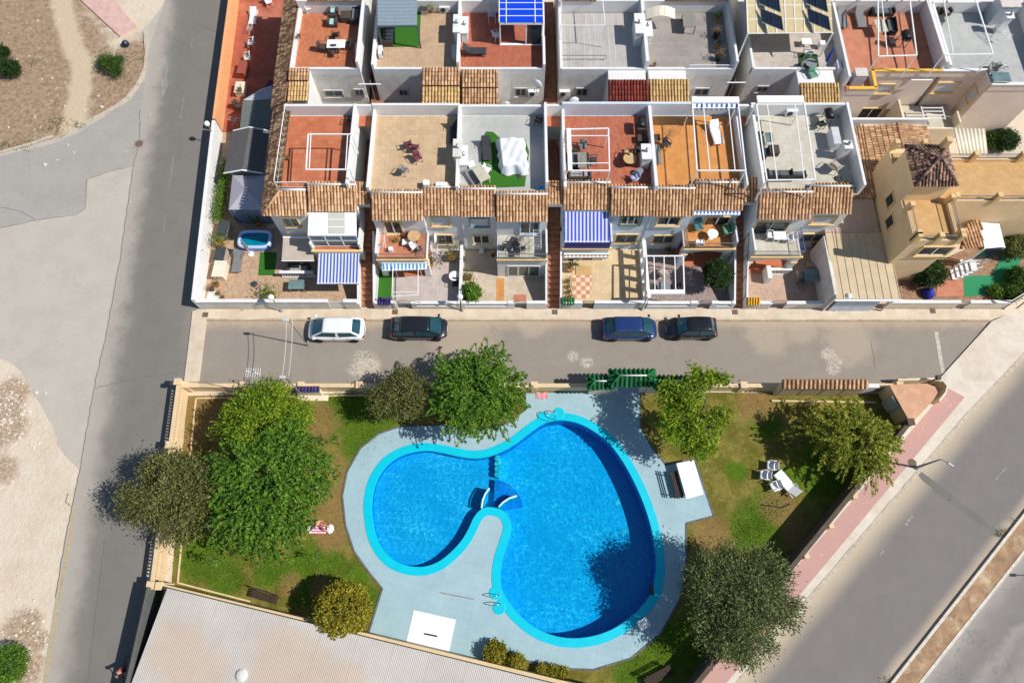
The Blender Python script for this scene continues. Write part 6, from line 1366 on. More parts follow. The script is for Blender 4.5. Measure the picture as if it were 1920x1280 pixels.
tg = MB(); tg.prism([P(a, b, T) for a, b in ((713,20),(789,20),(787,88),(715,89))], T+.002, T+.03); tag(tg.build('turf_mat', TURF), 'turf mat under the grey metal pavilion', 'turf'); put('sofa_grey', 'low grey sofa in shade under the grey pavilion', 728, 66, T, 90)
put('ac', 'air conditioner on the peach terrace west parapet', 713, 95, T, 90, .5); put('ac', 'long white air conditioner at the peach terrace back wall', 833, 14, T, 0, .5); put('pot_bright', 'potted shrub by the peach terrace back wall', 808, 14, T, 0, .5); put('cabinet_w', 'white slab-topped bench at the peach terrace east wall', 852, 98, T, 0, .5, .7); put('deckbox_g2', 'grey storage box at the peach terrace back wall', 795, 14, T, 0)
chimney('white chimney stack on the peach terrace partition', 857, 45, T+.2, 1.1, .5, 1.7); chimney('white chimney stack on the red terrace partition', 871, 48, T+.1, .9, .5, 1.6)
# blue roofed glazed room on the red terrace
gr2 = thing('glazed_room', 'glazed terrace room with bright blue panelled roof', 'glazed room', P(975,60,T)[:])
r0, r1, r2_, r3_ = P(936,-30,T+2.6), P(1017,-30,T+2.6), P(1019,43,T+2.35), P(936,43,T+2.35); BLU = mat('bright_blue_panel', (.005,.055,.62), .35, .05)
for k in range(6):
    f = lambda u, v: (r0*(1-u)+r1*u)*(1-v)+(r3_*(1-u)+r2_*u)*v
    for u0, u1 in ((0,.155),(.165,.81),(.82,1)): mb = MB(); mb.add([f(u0,k/6+.008), f(u1,k/6+.008), f(u1,(k+1)/6-.008), f(u0,(k+1)/6-.008)], [(0,1,2,3)]); mb.build('roof_panel', BLU, gr2, solid=.02)
    mb = MB(); mb.bar(f(0,k/6)+Vector((0,0,.02)), f(1,k/6)+Vector((0,0,.02)), .05, .05); mb.build('roof_bar', WPAINT, gr2)
for u in (0,.16,.815,1): mb = MB(); mb.bar(f(u,0)+Vector((0,0,.025)), f(u,1)+Vector((0,0,.025)), .06, .06); mb.build('roof_bar', WPAINT, gr2)
yg2 = r3_.y+.15; pbox(gr2, 'head_beam', WPAINT, r3_.x, r2_.x, yg2-.12, yg2+.05, T+2.1, T+2.3)
for xx in (r3_.x+.05, (r3_.x+r2_.x)/2+.4, r2_.x-.05): pbox(gr2, 'post', WPAINT, xx-.05, xx+.05, yg2-.05, yg2+.05, T, T+2.1)
xm = (r3_.x+r2_.x)/2+.45; mb = MB(); mb.box(xm,r2_.x-.1,yg2-.02,yg2+.02,T+.05,T+2.1); mb.build('sliding_door', GLASS, gr2); pbox(gr2, 'sill', WPAINT, r3_.x, r2_.x, yg2-.1, yg2+.1, T+.001, T+.06)
for xx in (r3_.x+.03, r2_.x-.03): wallseg(gr2, (xx,yg2,0), (xx,45.3,0), T, T+1.0, .1, WPAINT, 'side_panel')
put('lounger_d', 'dark sun lounger on the red terrace by the chimney', 888, 94, T, 90); put('mono', 'white chair in shade beside the glazed room', 931, 66, T, 120); put('rack', 'drying rack hung with washing beside the glazed room', 922, 18, T, 0, .9)
# plank terraces
pergola('thin white frame over the whitewashed plank terrace', T, T+2.2, [P(1053,-20,T+2.2).xy, P(1128,-20,T+2.2).xy, P(1135,48,T+2.2).xy, P(1051,48,T+2.2).xy], [], w=.05); railing(k4, [(P(1053,113,T).x, P(1053,113,T).y, T), (P(1135,113,T).x, P(1135,113,T).y, T)], .5, GREYMET, .8)
chimney('white chimney stack at the plank terrace partition', 1198, 45, T+.2, 1.2, .55, 1.9); chimney('white barbecue chimney on the grey plank terrace', 1214, 50, T+.1, .8, .6, 2.0)
vsh = thing('curved_canopy', 'small curved cream canopy at the back of the grey plank terrace', 'canopy', P(1240,22,T)[:]); a, b = P(1213,18,T+1.7), P(1268,22,T+1.7)
for k in range(5):
    mb = MB(); mb.grid(lambda u, v: (a.x+(b.x-a.x)*(k+u*.95)/5, a.y+.25-.8*v, T+1.5+.35*math.sin(math.pi*(k+u*.95)/5)-.25*v), 3, 2); mb.build('panel', CREAMP, vsh, solid=.03)
put('tab_slat', 'tall slatted bar table on the grey plank terrace', 1294, 33, T, 0, .9, 1.15); put('pot_dry', 'dried-out potted plant nearest the back wall of the plank terrace', 1344, 62, T, 0, .5); put('pot_dry', 'dried-out potted plant nearest the low front wall of the plank terrace', 1349, 104, T, 0, .5); put('pot_small', 'black plant pot between the dried-out plants', 1346, 84, T, 0, .2, 1.5); put('pot_mid', 'leafy potted plant in shade at the plank terrace back corner', 1346, 30, T, 0, .5); put('pot_small', 'sparse green pot plant at the plank terrace front edge', 1227, 122, T, 0, .2); put('pot_small', 'round grey pot by the barbecue chimney', 1215, 78, T, 0, .2)
railing(k5, [(P(1291,125,T+.5).x, BY0+.1, T+.4), (17.3, BY0+.1, T+.4)], .35, WPAINT, .12)
# solar roof
slr = thing('solar_canopy', 'cream panel canopy with white ribs carrying solar modules', 'canopy', P(1480,50,T)[:]); s0, s1, s2_, s3_ = P(1398,-40,T+2.6), P(1556,-40,T+2.6), P(1562,62,T+2.4), P(1402,64,T+2.4)
fS = lambda u, v: (s0*(1-u)+s1*u)*(1-v)+(s3_*(1-u)+s2_*u)*v
for k in range(9):
    mb = MB(); mb.add([fS(k/9+.004,0), fS((k+1)/9-.004,0), fS((k+1)/9-.004,1), fS(k/9+.004,1)], [(0,1,2,3)]); mb.build('roof_panel', mat('cream_polycarbonate', (.58,.47,.26), .45, .05), slr, solid=.03)
    mb = MB(); mb.bar(fS(k/9,0)+Vector((0,0,.02)), fS(k/9,1)+Vector((0,0,.02)), .06, .06); mb.build('rib', WPAINT, slr)
for v in (0,.25,.5,.75,1): mb = MB(); mb.bar(fS(0,v)+Vector((0,0,.03)), fS(1,v)+Vector((0,0,.03)), .05, .05); mb.build('rib', WPAINT, slr)
for p in (s2_, s3_): mb = MB(); mb.bar((p.x,p.y,T),(p.x,p.y,p.z),.1); mb.build('post', WPAINT, slr)
PVM = NT('solar_cells'); bk_ = PVM.n('TexBrick', {'Vector': PVM.pos(), 'Color1': (.012,.02,.045,1), 'Color2': (.02,.03,.06,1), 'Mortar': (.10,.12,.15,1), 'Scale': 1.0, 'Mortar Size': .006, 'Brick Width': .16, 'Row Height': .16}, offset=0); PVM.bsdf(bk_.outputs[0], .12, .7)
for gi, (bx, lab) in enumerate(((1420,'solar module'), (1508,'solar module'))):
    for r in range(2):
        for c2 in range(2):
            e0, e1 = P(bx+c2*21-r*0+ (r*4), -8+r*33+c2*6-3, T+3.0-c2*.0), None
            a_ = P(bx+c2*20+r*5, -18+r*34+c2*8, T+2.75+c2*.32); b_ = P(bx+c2*20+20+r*5, -18+r*34+c2*8+8, T+2.75+(c2+1)*.32); d_ = Vector((.0,-1.28,-.10))
            mb = MB(); mb.add([a_, b_, b_+d_, a_+d_], [(3,2,1,0)]); pv = mb.build('solar_panel', PVM.mat, slr, solid=.03)
            mb = MB()
            for s_, e_ in ((a_,b_),(b_,b_+d_),(b_+d_,a_+d_),(a_+d_,a_)): mb.bar(s_+Vector((0,0,.01)), e_+Vector((0,0,.01)), .04, .05)
            fo = mb.build('frame', STEEL, slr); fo.parent = pv
tg = MB(); tg.prism([P(a, b, T) for a, b in ((1497,108),(1512,98),(1532,103),(1538,140),(1520,154),(1498,148))], T+.002, T+.03); tag(tg.build('turf_mat', mat('dark_turf', (.02,.07,.02), .9, .3, 25)), 'dark turf mat under the round grey table', 'turf')
put('tab_round_g', 'round grey table on the dark turf mat', 1521, 118, T, 0, .7); put('greych', 'grey chair below the round grey table', 1508, 128, T, 30); put('green', 'green chair at the corner of the dark turf mat', 1524, 140, T, 20); put('mono', 'white chair above the round grey table', 1515, 98, T, 180); put('parasol_blue', 'folded dark blue parasol by the cement terrace wall', 1556, 105, T, 0, 1.5); put('tab_white_low', 'white slab table under the solar canopy edge', 1512, 78, T); put('cool', 'beige chest near the solar canopy post', 1540, 85, T, 0, .4, .7)
# salmon terrace
put('lounger_g', 'grey sun lounger nearest the solar canopy', 1580, 32, T, 0); put('lounger_g', 'grey sun lounger beside the dining set on the salmon terrace', 1614, 32, T, 0); put('sofa_loung', 'dark swing sofa at the back of the salmon terrace', 1655, 18, T, 0); put('tab_cream', 'beige long table on the salmon terrace', 1652, 48, T, 5, .72); put('sofa_loung', 'dark bench beside the beige long table', 1672, 48, T, -95, .4, .8); put('bbq', 'silver hooded barbecue by the salmon terrace wall', 1699, 68, T, 90, .8); put('black', 'folding chair with white pad on the salmon terrace', 1673, 78, T, 60); put('ac', 'air conditioner at the yellow edged parapet', 1573, 122, T, 90, .5); put('locker', 'grey covered box in the notch of the yellow parapet', 1607, 148, T, 0, .5, .75)
pergola('white frame over the east half of the salmon terrace', T, T+2.3, [P(1646,-30,T+2.3).xy, P(1702,-30,T+2.3).xy, P(1719,104,T+2.3).xy, P(1647,106,T+2.3).xy], [(P(1650,-30,T+2.3).xy, P(1664,105,T+2.3).xy)], posts=(2,3))
# pale grey terrace
put('arm_brown', 'brown wicker armchair nearest the passage on the pale terrace', 1750, 18, T, 0); put('arm_brown', 'brown wicker armchair with white cushion on the pale terrace', 1774, 18, T, 10); put('deckbox_g', 'long wicker storage box below the wicker armchairs', 1752, 42, T, 90, .4, .9); put('cube', 'small wicker side table by the wicker armchairs', 1795, 10, T); put('cool', 'white chest beside the brown wicker armchair', 1738, 12, T, 0, .4)
put('locker', 'tall steel locker on the pale grey terrace', 1880, 18, T, 0, .8, 1.25); chimney('slanted pale chimney behind the drying stand', 1893, 30, T+.2, 1.4, .5, .5); put('rack', 'white wire stand by the pale terrace wall', 1880, 58, T, 30, .9); put('tab_glass', 'glass dining table at the end of the pale terrace', 1878, 144, T, 0, .72, 1.1); put('greych', 'grey chair above the glass dining table', 1866, 124, T, 180); put('mono', 'white chair above the glass dining table', 1880, 125, T, 180, .4, .85); put('greych', 'grey chair at the left end of the glass dining table', 1856, 140, T, 90)
pergola('white frame over the pale grey terrace', T, T+2.3, [P(1728,-30,T+2.3).xy, P(1820,-30,T+2.3).xy, P(1862,102,T+2.3).xy, P(1770,103,T+2.3).xy], [(P(1764,-30,T+2.3).xy, P(1787,102,T+2.3).xy)], posts=(2,3))
# courtyard between the rows: aerials and dishes on the walls
put('dish', 'white satellite dish in the courtyard behind the orange terrace', 654, 205, 4.6, 20, .9, 1.0); put('dish', 'white satellite dish on the courtyard wall behind the grey terrace', 1007, 158, 4.6, -20, .9); put('dish', 'white satellite dish beside the red corrugated roof', 1075, 190, 4.7, 10, .9); put('dish', 'beige satellite dish by the tiled stair block', 950, 195, 4.6, 0, .9, .6); put('dish', 'white satellite dish on the facade of the sandy terrace house', 815, 447, 1.2, 90, .95)
for a, b, l in ((1000,175,'air conditioner on the courtyard wall below the red terrace'), (1058,175,'air conditioner on the courtyard wall below the plank terrace')):
    p = PY(a, b, BY0-.2); place('ac', K['ac'], l, (p.x, BY0-.2, p.z-.3), 0)
def bracket(label, px0, px1, py):
    a, b = PY(px0, py, BY0-.45), PY(px1, py, BY0-.45); r = thing('awning_bracket', label, 'bracket', a[:]); mb = MB(); mb.tube([a, b], .05, 8); mb.build('bar', WPAINT, r)
    for q in (a, b, (a+b)/2): mb = MB(); mb.tube([q, q+Vector((0,.45,-.1))], .025, 6); mb.build('arm', GREYMET, r)
    mb = MB(); m_ = (a+b)/2; mb.tube([m_+Vector((0,.4,0)), m_+Vector((0,.4,-3.5))], .03, 6); mb.build('downpipe', GREYMET, r)
bracket('rolled clothes line bracket on the courtyard wall behind the end house', 672, 714, 158); bracket('rolled clothes line bracket on the courtyard wall behind the orange terrace', 1363, 1398, 155); bracket('rolled clothes line bracket on the pink facade', 1708, 1748, 150)
# patio structure below the pink facade
pv = thing('laundry_patio', 'walled cream laundry patio below the pink facade', 'patio', P(1750,225,3)[:]); a, b = P(1695,231,3.2), P(1800,231,3.2)
pbox(pv, 'floor', FLOORS['creamtile'], a.x, b.x, a.y, 38.9, 2.3, 2.5); wallseg(pv, (a.x,a.y,0), (b.x,a.y,0), 0, 2.6, .15, CREAM); wallseg(pv, (a.x,a.y,0), (a.x,38.9,0), 0, 3.3, .15, CREAM); wallseg(pv, (b.x,a.y,0), (b.x,37.7,0), 0, 3.3, .15, CREAM)
for k in range(4): mb = MB(); y = a.y+.3+k*.35; mb.bar((a.x+1.6,y,3.4),(a.x+3.3,y,3.4),.06); mb.build('rail', WPAINT, pv)
for xx in (a.x+1.6, a.x+3.3): mb = MB(); mb.bar((xx,a.y+.2,3.4),(xx,a.y+1.5,3.4),.06); mb.build('rail', WPAINT, pv)
# ---------------------------------------------------------------- balconies and patios
awning('blue and white striped awning over the end house patio', [tuple(P(597,474,2.75)), tuple(P(674,474,2.75)), tuple(P(672,531,2.25)), tuple(P(594,531,2.25))], stripes('awning_navy_stripe', (.04,.10,.40,1), (.62,.62,.64,1), .25))
awning('blue and white striped awning covering the balcony of the blue house', [tuple(P(1058,396,5.15)), tuple(P(1140,396,5.15)), tuple(P(1143,453,4.35)), tuple(P(1058,453,4.35))], stripes('awning_royal_stripe', (.03,.06,.50,1), (.55,.56,.66,1), .27))
awning('short blue and white valance awning above the balcony seats', [tuple(P(1301,395,5.3)), tuple(P(1388,394,5.3)), tuple(P(1388,402,5.15)), tuple(P(1301,402,5.15))], stripes('awning_bright_stripe', (.02,.14,.52,1), (.80,.80,.80,1), .27), valance=.16, arms=False)
awning('half-rolled sky blue striped awning over the grey patio porch', [tuple(P(716,493,2.5)), tuple(P(801,493,2.5)), tuple(P(800,504,2.3)), tuple(P(717,507,2.2))], stripes('awning_sky_stripe', (.06,.27,.50,1), (.70,.74,.76,1), .28))
awning('rolled brown striped awning over the cream patio doors', [tuple(P(1057,477,2.5)), tuple(P(1141,477,2.5)), tuple(P(1142,482,2.35)), tuple(P(1057,482,2.35))], stripes('awning_brown_stripe', (.30,.20,.15,1), (.70,.60,.48,1), .3), arms=False)
awning('beige canvas shade over the end house side porch', [tuple(P(531,446,2.7)), tuple(P(585,446,2.7)), tuple(P(589,489,2.35)), tuple(P(528,489,2.35))], CANVAS, valance=.06)
bw = thing('porch_railing', 'white slatted porch railing below the beige canvas shade', 'railing', P(560,518,0)[:]); a, b = P(529,518,.15), P(592,518,.15); balustrade(bw, a, b, .12, .8)
put('tab_glass', 'grey glass table in front of the white porch railing', 556, 533, .1, 0, .7); put('sofa_grey', 'grey sofa in the shade of the end house porch', 560, 503, .1, 0)
# clutter on the second house balcony
B_ = 3.05
for key, l, a, b, r, s in (('tab_white_low','white side table on the cluttered balcony',762,454,0,.8),('mono','white chair on the cluttered balcony',775,462,40,.8),('tab_oct','round wooden table on the cluttered balcony',777,446,0,1.0),('plum','plum chair by the cluttered balcony door',760,436,20,.8),('rack','drying rack heaped with clothes on the cluttered balcony',716,454,0,.9),('pot_bright','green plant on the cluttered balcony',743,450,0,.6),('cool','white chest on the cluttered balcony floor',733,468,0,.5),('greych','grey chair by the cluttered balcony rail',787,466,200,.8)): put(key, l, a, b, B_, r, .4, s)
for key, l, a, b, r, s in (('tab_round_b','black round table on the cream balcony',967,461,0,.8),('black','black wire chair left of the black round table',949,462,90,.9),('greych','grey slatted chair above the black round table',973,447,150,1),('black','black wire chair below the black round table',968,474,0,.9),('greych','grey chair right of the black round table',979,467,-90,.8),('rack','tall white drying rack on the cream balcony',1007,455,0,1.0)): put(key, l, a, b, B_, r, .4, s)
for key, l, a, b, r, s in (('teal','teal cushioned chair on the orange balcony',1309,425,10,1),('tab_oval','white oval table on the orange balcony',1335,441,0,.9),('green','sage green armchair on the orange balcony',1364,432,-80,1.1),('mono','white chair at the orange balcony rail',1311,455,180,1)): put(key, l, a, b, B_, r, .4, s)
for key, l, a, b, r, s in (('mono','round backed white chair left of the square balcony table',1444,441,90,1),('mono','round backed white chair right of the square balcony table',1482,446,-90,1.05),('tab_white_low','square pale table between the round backed balcony chairs',1462,442,0,1.2)): put(key, l, a, b, B_, r, .4, s)
# patio pieces
pergola('thin white tube frame over the light grey patio', .13, 2.4, [P(737,493,2.4).xy, P(784,491,2.4).xy, P(784,553,2.4).xy, P(735,556,2.4).xy], [(P(736,548,2.4).xy, P(784,548,2.4).xy)], w=.05)
put('tab_round_w', 'white round table on the light grey patio', 852, 517, .13, 0, .72); put('black', 'dark chair under the edge of the white round table', 855, 532, .13, 0); put('rack', 'white folding chairs stacked by the patio facade', 815, 468, .13, 0, .8, .8); put('pot_mid', 'potted palm by the light grey patio facade', 846, 478, .13, 0, .5, 1.6); put('pot_small', 'climbing plant at the foot of the cluttered balcony', 805, 490, .13, 0, .3, 2.2)
put('pot_mid', 'leafy pot by the white patio wall', 879, 518, .13, 0, .4, 1.2); put('pot_small', 'terracotta pot beside the bright green bush', 885, 536, .13, 0, .2, 1.8); put('pot_dry', 'brown potted plant on the cream balcony corner', 925, 477, 2.0, 0, .4, .7); put('cool', 'small white box under the cream house window', 903, 470, .13, 0, .3, .6)
pergola('white patio pergola with glass roof beside the pierced wall', .13, 2.5, [P(1212,480,2.5).xy, P(1281,480,2.5).xy, P(1283,546,2.5).xy, P(1213,546,2.5).xy], [(P(1226,480,2.5).xy, P(1228,546,2.5).xy), (P(1245,480,2.5).xy, P(1246,546,2.5).xy), (P(1265,480,2.5).xy, P(1267,546,2.5).xy)], w=.09)
c0, c1 = P(1212,544,2.5), P(1284,552,2.5); tag(pbox(None, 'awning_box', WPAINT, c0.x, c1.x, c1.y, c0.y, 2.46, 2.62), 'white awning box on the patio pergola by the pierced wall', 'awning')
put('wick', 'rounded wicker chair under the patio pergola', 1243, 512, .13, 130, .4, 1.1); put('tab_round_g', 'round table in the shade of the patio pergola', 1245, 537, .13, 0, .7, 1.1); put('rattanch', 'dark chair at the right of the shaded patio table', 1268, 537, .13, -90); put('rattanch', 'dark chair at the left of the shaded patio table', 1222, 537, .13, 90); put('pot_small', 'stone pot pair by the patio pergola facade', 1253, 470, .13, 0, .2, 1.6)
for k in range(4): put('pot_mid', ['flower pot nearest the patio palm', 'second flower pot below the patio palm', 'third flower pot below the patio palm', 'flower pot nearest the green meter box'][k], 1065+k*.5, 527+k*10, .13, k*40, .3, .75, 'pots along the cream patio wall')
bs = thing('porch_railing', 'white stub balustrade before the arched porch of the end house', 'railing', P(1455,515,0)[:]); a, b = P(1434,513,.15), P(1478,513,.15); balustrade(bs, a, b, .12, .85); pbox(bs, 'newel', WHITE, a.x-.2, a.x+.15, a.y-.9, a.y+.2, .1, 1.15)
put('tab_glass', 'grey glass table on the pink tiled patio', 1528, 515, .13, 0, .72, 1.3); put('wick', 'wicker chair left of the grey glass patio table', 1500, 517, .13, 90); put('wick', 'wicker chair above the grey glass patio table', 1520, 497, .13, 170); put('greych', 'grey chair below the grey glass patio table', 1502, 530, .13, 20, .4, .8); put('pot_mid', 'dark shrub in the corner of the pink tiled patio', 1530, 462, .13, 0, .4, 1.4)
# ---------------------------------------------------------------- yard of the end house
jz = thing('inflatable_pool', 'rectangular inflatable pool with blue and white rim', 'inflatable pool', P(478,450,0)[:])
pc = P(478,449,.5); mb = MB(); ring = []
for k in range(40):
    t = 2*math.pi*k/40; e = 4.5; cx_, sy_ = math.cos(t), math.sin(t); rr = (abs(cx_)**e+abs(sy_)**e)**(-1/e); ring.append(Vector((pc.x+1.22*rr*cx_, pc.y+.72*rr*sy_, 0)))
for z, r_, m_ in ((.14,.13,'a'),(.36,.13,'a'),(.55,.14,'b')):
    mb = MB(); mb.tube([p+Vector((0,0,z)) for p in ring], r_, 10, closed=True); mb.build('air_tube', mat('pale_blue_vinyl', (.45,.55,.80), .35, .05) if m_ == 'b' else mat('blue_vinyl', (.20,.30,.62), .4, .05), jz, smooth=True)
mb = MB(); mb.poly([p+Vector((0,0,.46)) for p in ring]); mb.build('water', mat('teal_water', (.0,.20,.30), .08, .15), jz)
put('lounger_g', 'grey sun lounger beside the inflatable pool', 444, 488, .07, 0); pa = put('parasol_grey', 'folded parasol leaning over the inflatable pool rim', 470, 475, .07, 0, .1); put('pbase', 'dark round parasol base on the yard paving', 476, 532, .07, 0, .1)
put('deckbox_g', 'tall dark-lidded storage box by the yard wall', 418, 427, .07, -3, .8); put('deckbox_g2', 'small dark-lidded storage box by the yard wall', 413, 476, .07, -3, .5, 1.3); put('deckbox_c', 'cream storage box at the end of the yard wall row', 411, 504, .07, -3, .5, 1.4)
for a, b, k_, l, s in ((405,531,'pot_small','dark pot near the yard wall end',1.4),(397,542,'pot_dry','succulent in the white gravel corner',.7),(409,549,'pot_small','small pot in the white gravel corner',1.0),(417,556,'pot_small','tiny pot at the gravel corner edge',.9),(508,554,'pot_bright','bright shrub by the street lamp at the end house',1.5),(413,455,'pot_bright','bright shrub between the yard storage boxes',1.4),(482,415,'pot_mid','dark plant in the shade of the gazebo',1.6)): put(k_, l, a, b, .07, 0, .3, s)
mb = MB(); mb.prism([P(a,b,.08) for a,b in ((386,565),(424,565),(405,545),(392,540))], .06, .085); tag(mb.build('gravel_bed', mat('white_gravel', (.75,.72,.66), .9, .3, 40)), 'white gravel corner bed inside the yard wall', 'gravel')
# grey gabled shed roof and gazebo
sh = thing('garden_shed', 'garden shed with dark grey gabled roof beside the road wall', 'shed', P(470,300,0)[:]); zE, zR = 2.3, 2.75
a, b, c_, d_ = P(437,248,zE), P(506,243,zE), P(498,325,zE), P(428,326,zE); xr = (a.x+b.x)/2; ROOFG = mat('grey_felt_roof', C(104,102,102), .85, .08, 3)
y0_, y1_ = (c_.y+d_.y)/2, (a.y+b.y)/2
pbox(sh, 'wall', mat('shed_boards', (.35,.36,.38), .8), a.x+.25, b.x-.15, y0_+.2, y1_-.2, .05, zE-.08)
for q in ([(xr,y1_,zR),(xr,y0_,zR),(a.x-.15,y0_,zE),(a.x-.0,y1_,zE)], [(xr,y0_,zR),(xr,y1_,zR),(b.x,y1_,zE),(b.x,y0_,zE)]): mb = MB(); mb.poly(q); mb.build('roof_slope', ROOFG, sh, solid=.06)
mb = MB(); mb.tube([(a.x-.15,y0_,zE+.03),(xr,y0_,zR+.03),(b.x,y0_,zE+.03)], .06, 6); mb.build('bargeboard', WPAINT, sh); mb = MB(); mb.tube([(a.x,y1_,zE+.03),(xr,y1_,zR+.03),(b.x,y1_,zE+.03)], .05, 6); mb.build('bargeboard', WPAINT, sh)
sh2 = thing('lean_to', 'flat grey green lean-to roof behind the garden shed', 'lean-to', P(480,215,0)[:]); q = [P(455,190,2.5), P(510,186,2.5), P(506,241,2.35), P(450,243,2.35)]; mb = MB(); mb.poly(q); mb.build('roof', mat('grey_green_sheet', C(118,124,118), .7, .08), sh2, solid=.05)
for p in q: mb = MB(); mb.bar((p.x*.995,p.y,.07),(p.x*.995,p.y,p.z),.08); mb.build('post', GREYMET, sh2)
gzb = thing('gazebo', 'lilac grey cloth gazebo with pyramid roof and side curtains', 'gazebo', P(465,370,0)[:]); zE, zP = 2.15, 2.75; q = [P(436,329,zE), P(500,329,zE), P(495,394,zE), P(429,393,zE)]; cxm = sum((v for v in q), Vector((0,0,0)))/4; ap_ = Vector((cxm.x,cxm.y,zP)); GZ = mat('lilac_grey_cloth', (.40,.38,.43), .85, .05)
for k in range(4): mb = MB(); mb.poly([ap_, q[k], q[(k+1)%4]]); mb.build('roof_panel', GZ, gzb, solid=.012)
for k in range(4): p = q[k]; mb = MB(); mb.bar((p.x,p.y,.06),(p.x,p.y,p.z),.07); mb.build('post', GREYMET, gzb)
for k in (2, 3):
    s_, e_ = q[k], q[(k+1)%4]; mb = MB(); mb.grid(lambda u, v: s_*(1-u)+e_*u+Vector((.03*math.sin(u*40),.03*math.sin(u*40),-v*(zE-.1))), 40, 2); mb.build('curtain', mat('slate_blue_curtain', (.13,.17,.24), .85), gzb, smooth=True)
# upper yard furniture on red paving
for a, b, key, l, r, s in ((470,80,'mono','white chair under the road wall nearest the red chest',-90,1.1),(463,108,'mono','white chair under the road wall above the red chest',-80,1.1),(503,3,'mono','white chair in the upper yard corner',30,1),(474,30,'lounger_w','white slatted bench along the orange wall',0,.9),(471,55,'rack','white wire shelf along the orange wall',0,.7),(446,198,'rattanch','old chair beside the lean-to',60,1),(441,228,'rack','white rack at the yard corner',80,.6)): put(key, l, a, b, .08, r, .4, s)
put('deckbox_c', 'white topped table with a green plant by the orange wall', 450, 166, .08, 0, .4, 1.2); rc = place('redchest', mk_box(.6, 1.4, .75, mat('brick_red_wood', (.30,.08,.05), .7), name='storage_chest', cat='chest'), 'brick red wooden chest by the orange wall', tuple(P(456,132,.4).xy)+(.08,), -3); put('pot_small', 'green plant on the white topped yard table', 450, 168, .72, 0, .2, 1.2)
ss = thing('shade_sail', 'white shade sail with navy and red striped rug in the upper yard', 'shade sail', P(497,180,0)[:]); mb = MB(); mb.poly([P(455,188,2.6), P(488,168,2.2), P(510,160,2.6), P(512,190,2.4)]); mb.build('sail', mat('grey_sail', (.42,.42,.45), .8), ss, solid=.01); mb = MB(); mb.poly([P(491,170,.9), P(507,148,1.4), P(516,158,1.4), P(509,182,.9)]); mb.build('rug', stripes('navy_red_stripe', (.02,.02,.14,1), (.14,.01,.02,1), .3), ss, solid=.02)
# hedge along the yard wall
hd = thing('hedge', 'clipped green hedge inside the white road wall', 'hedge', P(415,350,0)[:]); pts = []
for k in range(26): p = P(424-k*.66, 306+k*4.1, .9); pts.append(np.array([p.x,p.y,.85])+rng.normal(size=(130,3))*np.array([.2,.24,.36]))
leaves('foliage', np.concatenate(pts), .13, LEAF['bright'], hd); mb = MB()
for k in range(6): p = P(424-k*3, 306+k*19, .1); mb.tube([(p.x,p.y,0),(p.x,p.y,1.0)], .03, 6)
mb.build('stems', WOOD, hd)
# ---------------------------------------------------------------- lamps
for a, b, l in ((529,584,'globe street lamp in front of the end house'), (867,583,'globe street lamp beside the bright green bush'), (412,270,'globe street lamp behind the road wall'), (1562,582,'globe street lamp at the carport corner')): p = P(a, b); place('lamp', K['lamp'], l, (p.x, p.y, .1), 0, 'globe street lamps')
p = P(1203,581); place('lamp', K['lamp'], 'globe street lamp at the pierced patio wall', (p.x, p.y, .1), 0, 'globe street lamps')
p = P(1716,877); place('hilamp', K['hilamp'], 'arm street lamp on the pink footway', (p.x,p.y,.12), -35); p = P(1879,578); place('hilamp', K['hilamp'], 'arm street lamp at the villa wall corner', (p.x,p.y,.12), -40); p = P(1930,1060); place('hilamp', K['hilamp'], 'arm street lamp beyond the median', (p.x+2.2,p.y-1.2,.02), 180)
for i, a in enumerate(((1712,872),(1600,655) )):
    if i: continue
    p = P(*a); mb = MB(); mb.cyl((p.x-.1,p.y+.15,0), .3, .11, .132, 20); tag(mb.build('inspection_cover', MATS['rusty_iron']), 'round brown inspection cover beside the arm street lamp', 'cover')
# wires of white signal masts across the street
for pts, l in (([(537,597),(529,705)],'pale overhead cable sagging across the street'), ([(548,597),(541,705)],'second overhead cable beside the sagging one')):
    a, b = P(*pts[0], 5.0), P(*pts[1], 5.0); mb = MB(); mb.tube([a.lerp(b, t/10)+Vector((0,0,-.25*math.sin(math.pi*t/10))) for t in range(11)], .02, 5); tag(mb.build('overhead_cable', mat('cable_white', (.6,.58,.55), .6)), l, 'cable')
for a, b, l in ((540,600,'thin lamp mast at the north kerb'), (534,707,'thin lamp mast at the garden wall')):
    p = P(a, b, 5.0); ms = thing('cable_mast', l, 'mast', (p.x, p.y, 0)); mb = MB(); mb.tube([(p.x,p.y,0),(p.x,p.y,5.0)], .05, 8, .035); mb.build('pole', STEEL, ms); mb = MB(); mb.box(p.x-.35,p.x+.05,p.y-.1,p.y+.1,4.95,5.1); mb.build('lantern', mat('lantern_grey', (.5,.52,.55), .4), ms, bevel=.03)
an = thing('aerial', 'white television aerial above the lime green tree', 'aerial', P(485,735,0)[:]); p = P(478,700,7.0); q = P(490,735,0); mb = MB(); mb.tube([(p.x,p.y,0),(p.x,p.y,7.4)], .03, 6); mb.build('mast', GREYMET, an); mb = MB()
mb.tube([(p.x-.5,p.y+.1,7.2),(p.x+.4,p.y-.1,7.2)], .02, 5)
for k in range(7): x = p.x-.5+.15*k; mb.tube([(x,p.y-.3,7.2),(x,p.y+.3,7.2)], .012, 4)
mb.build('antenna', WPAINT, an)
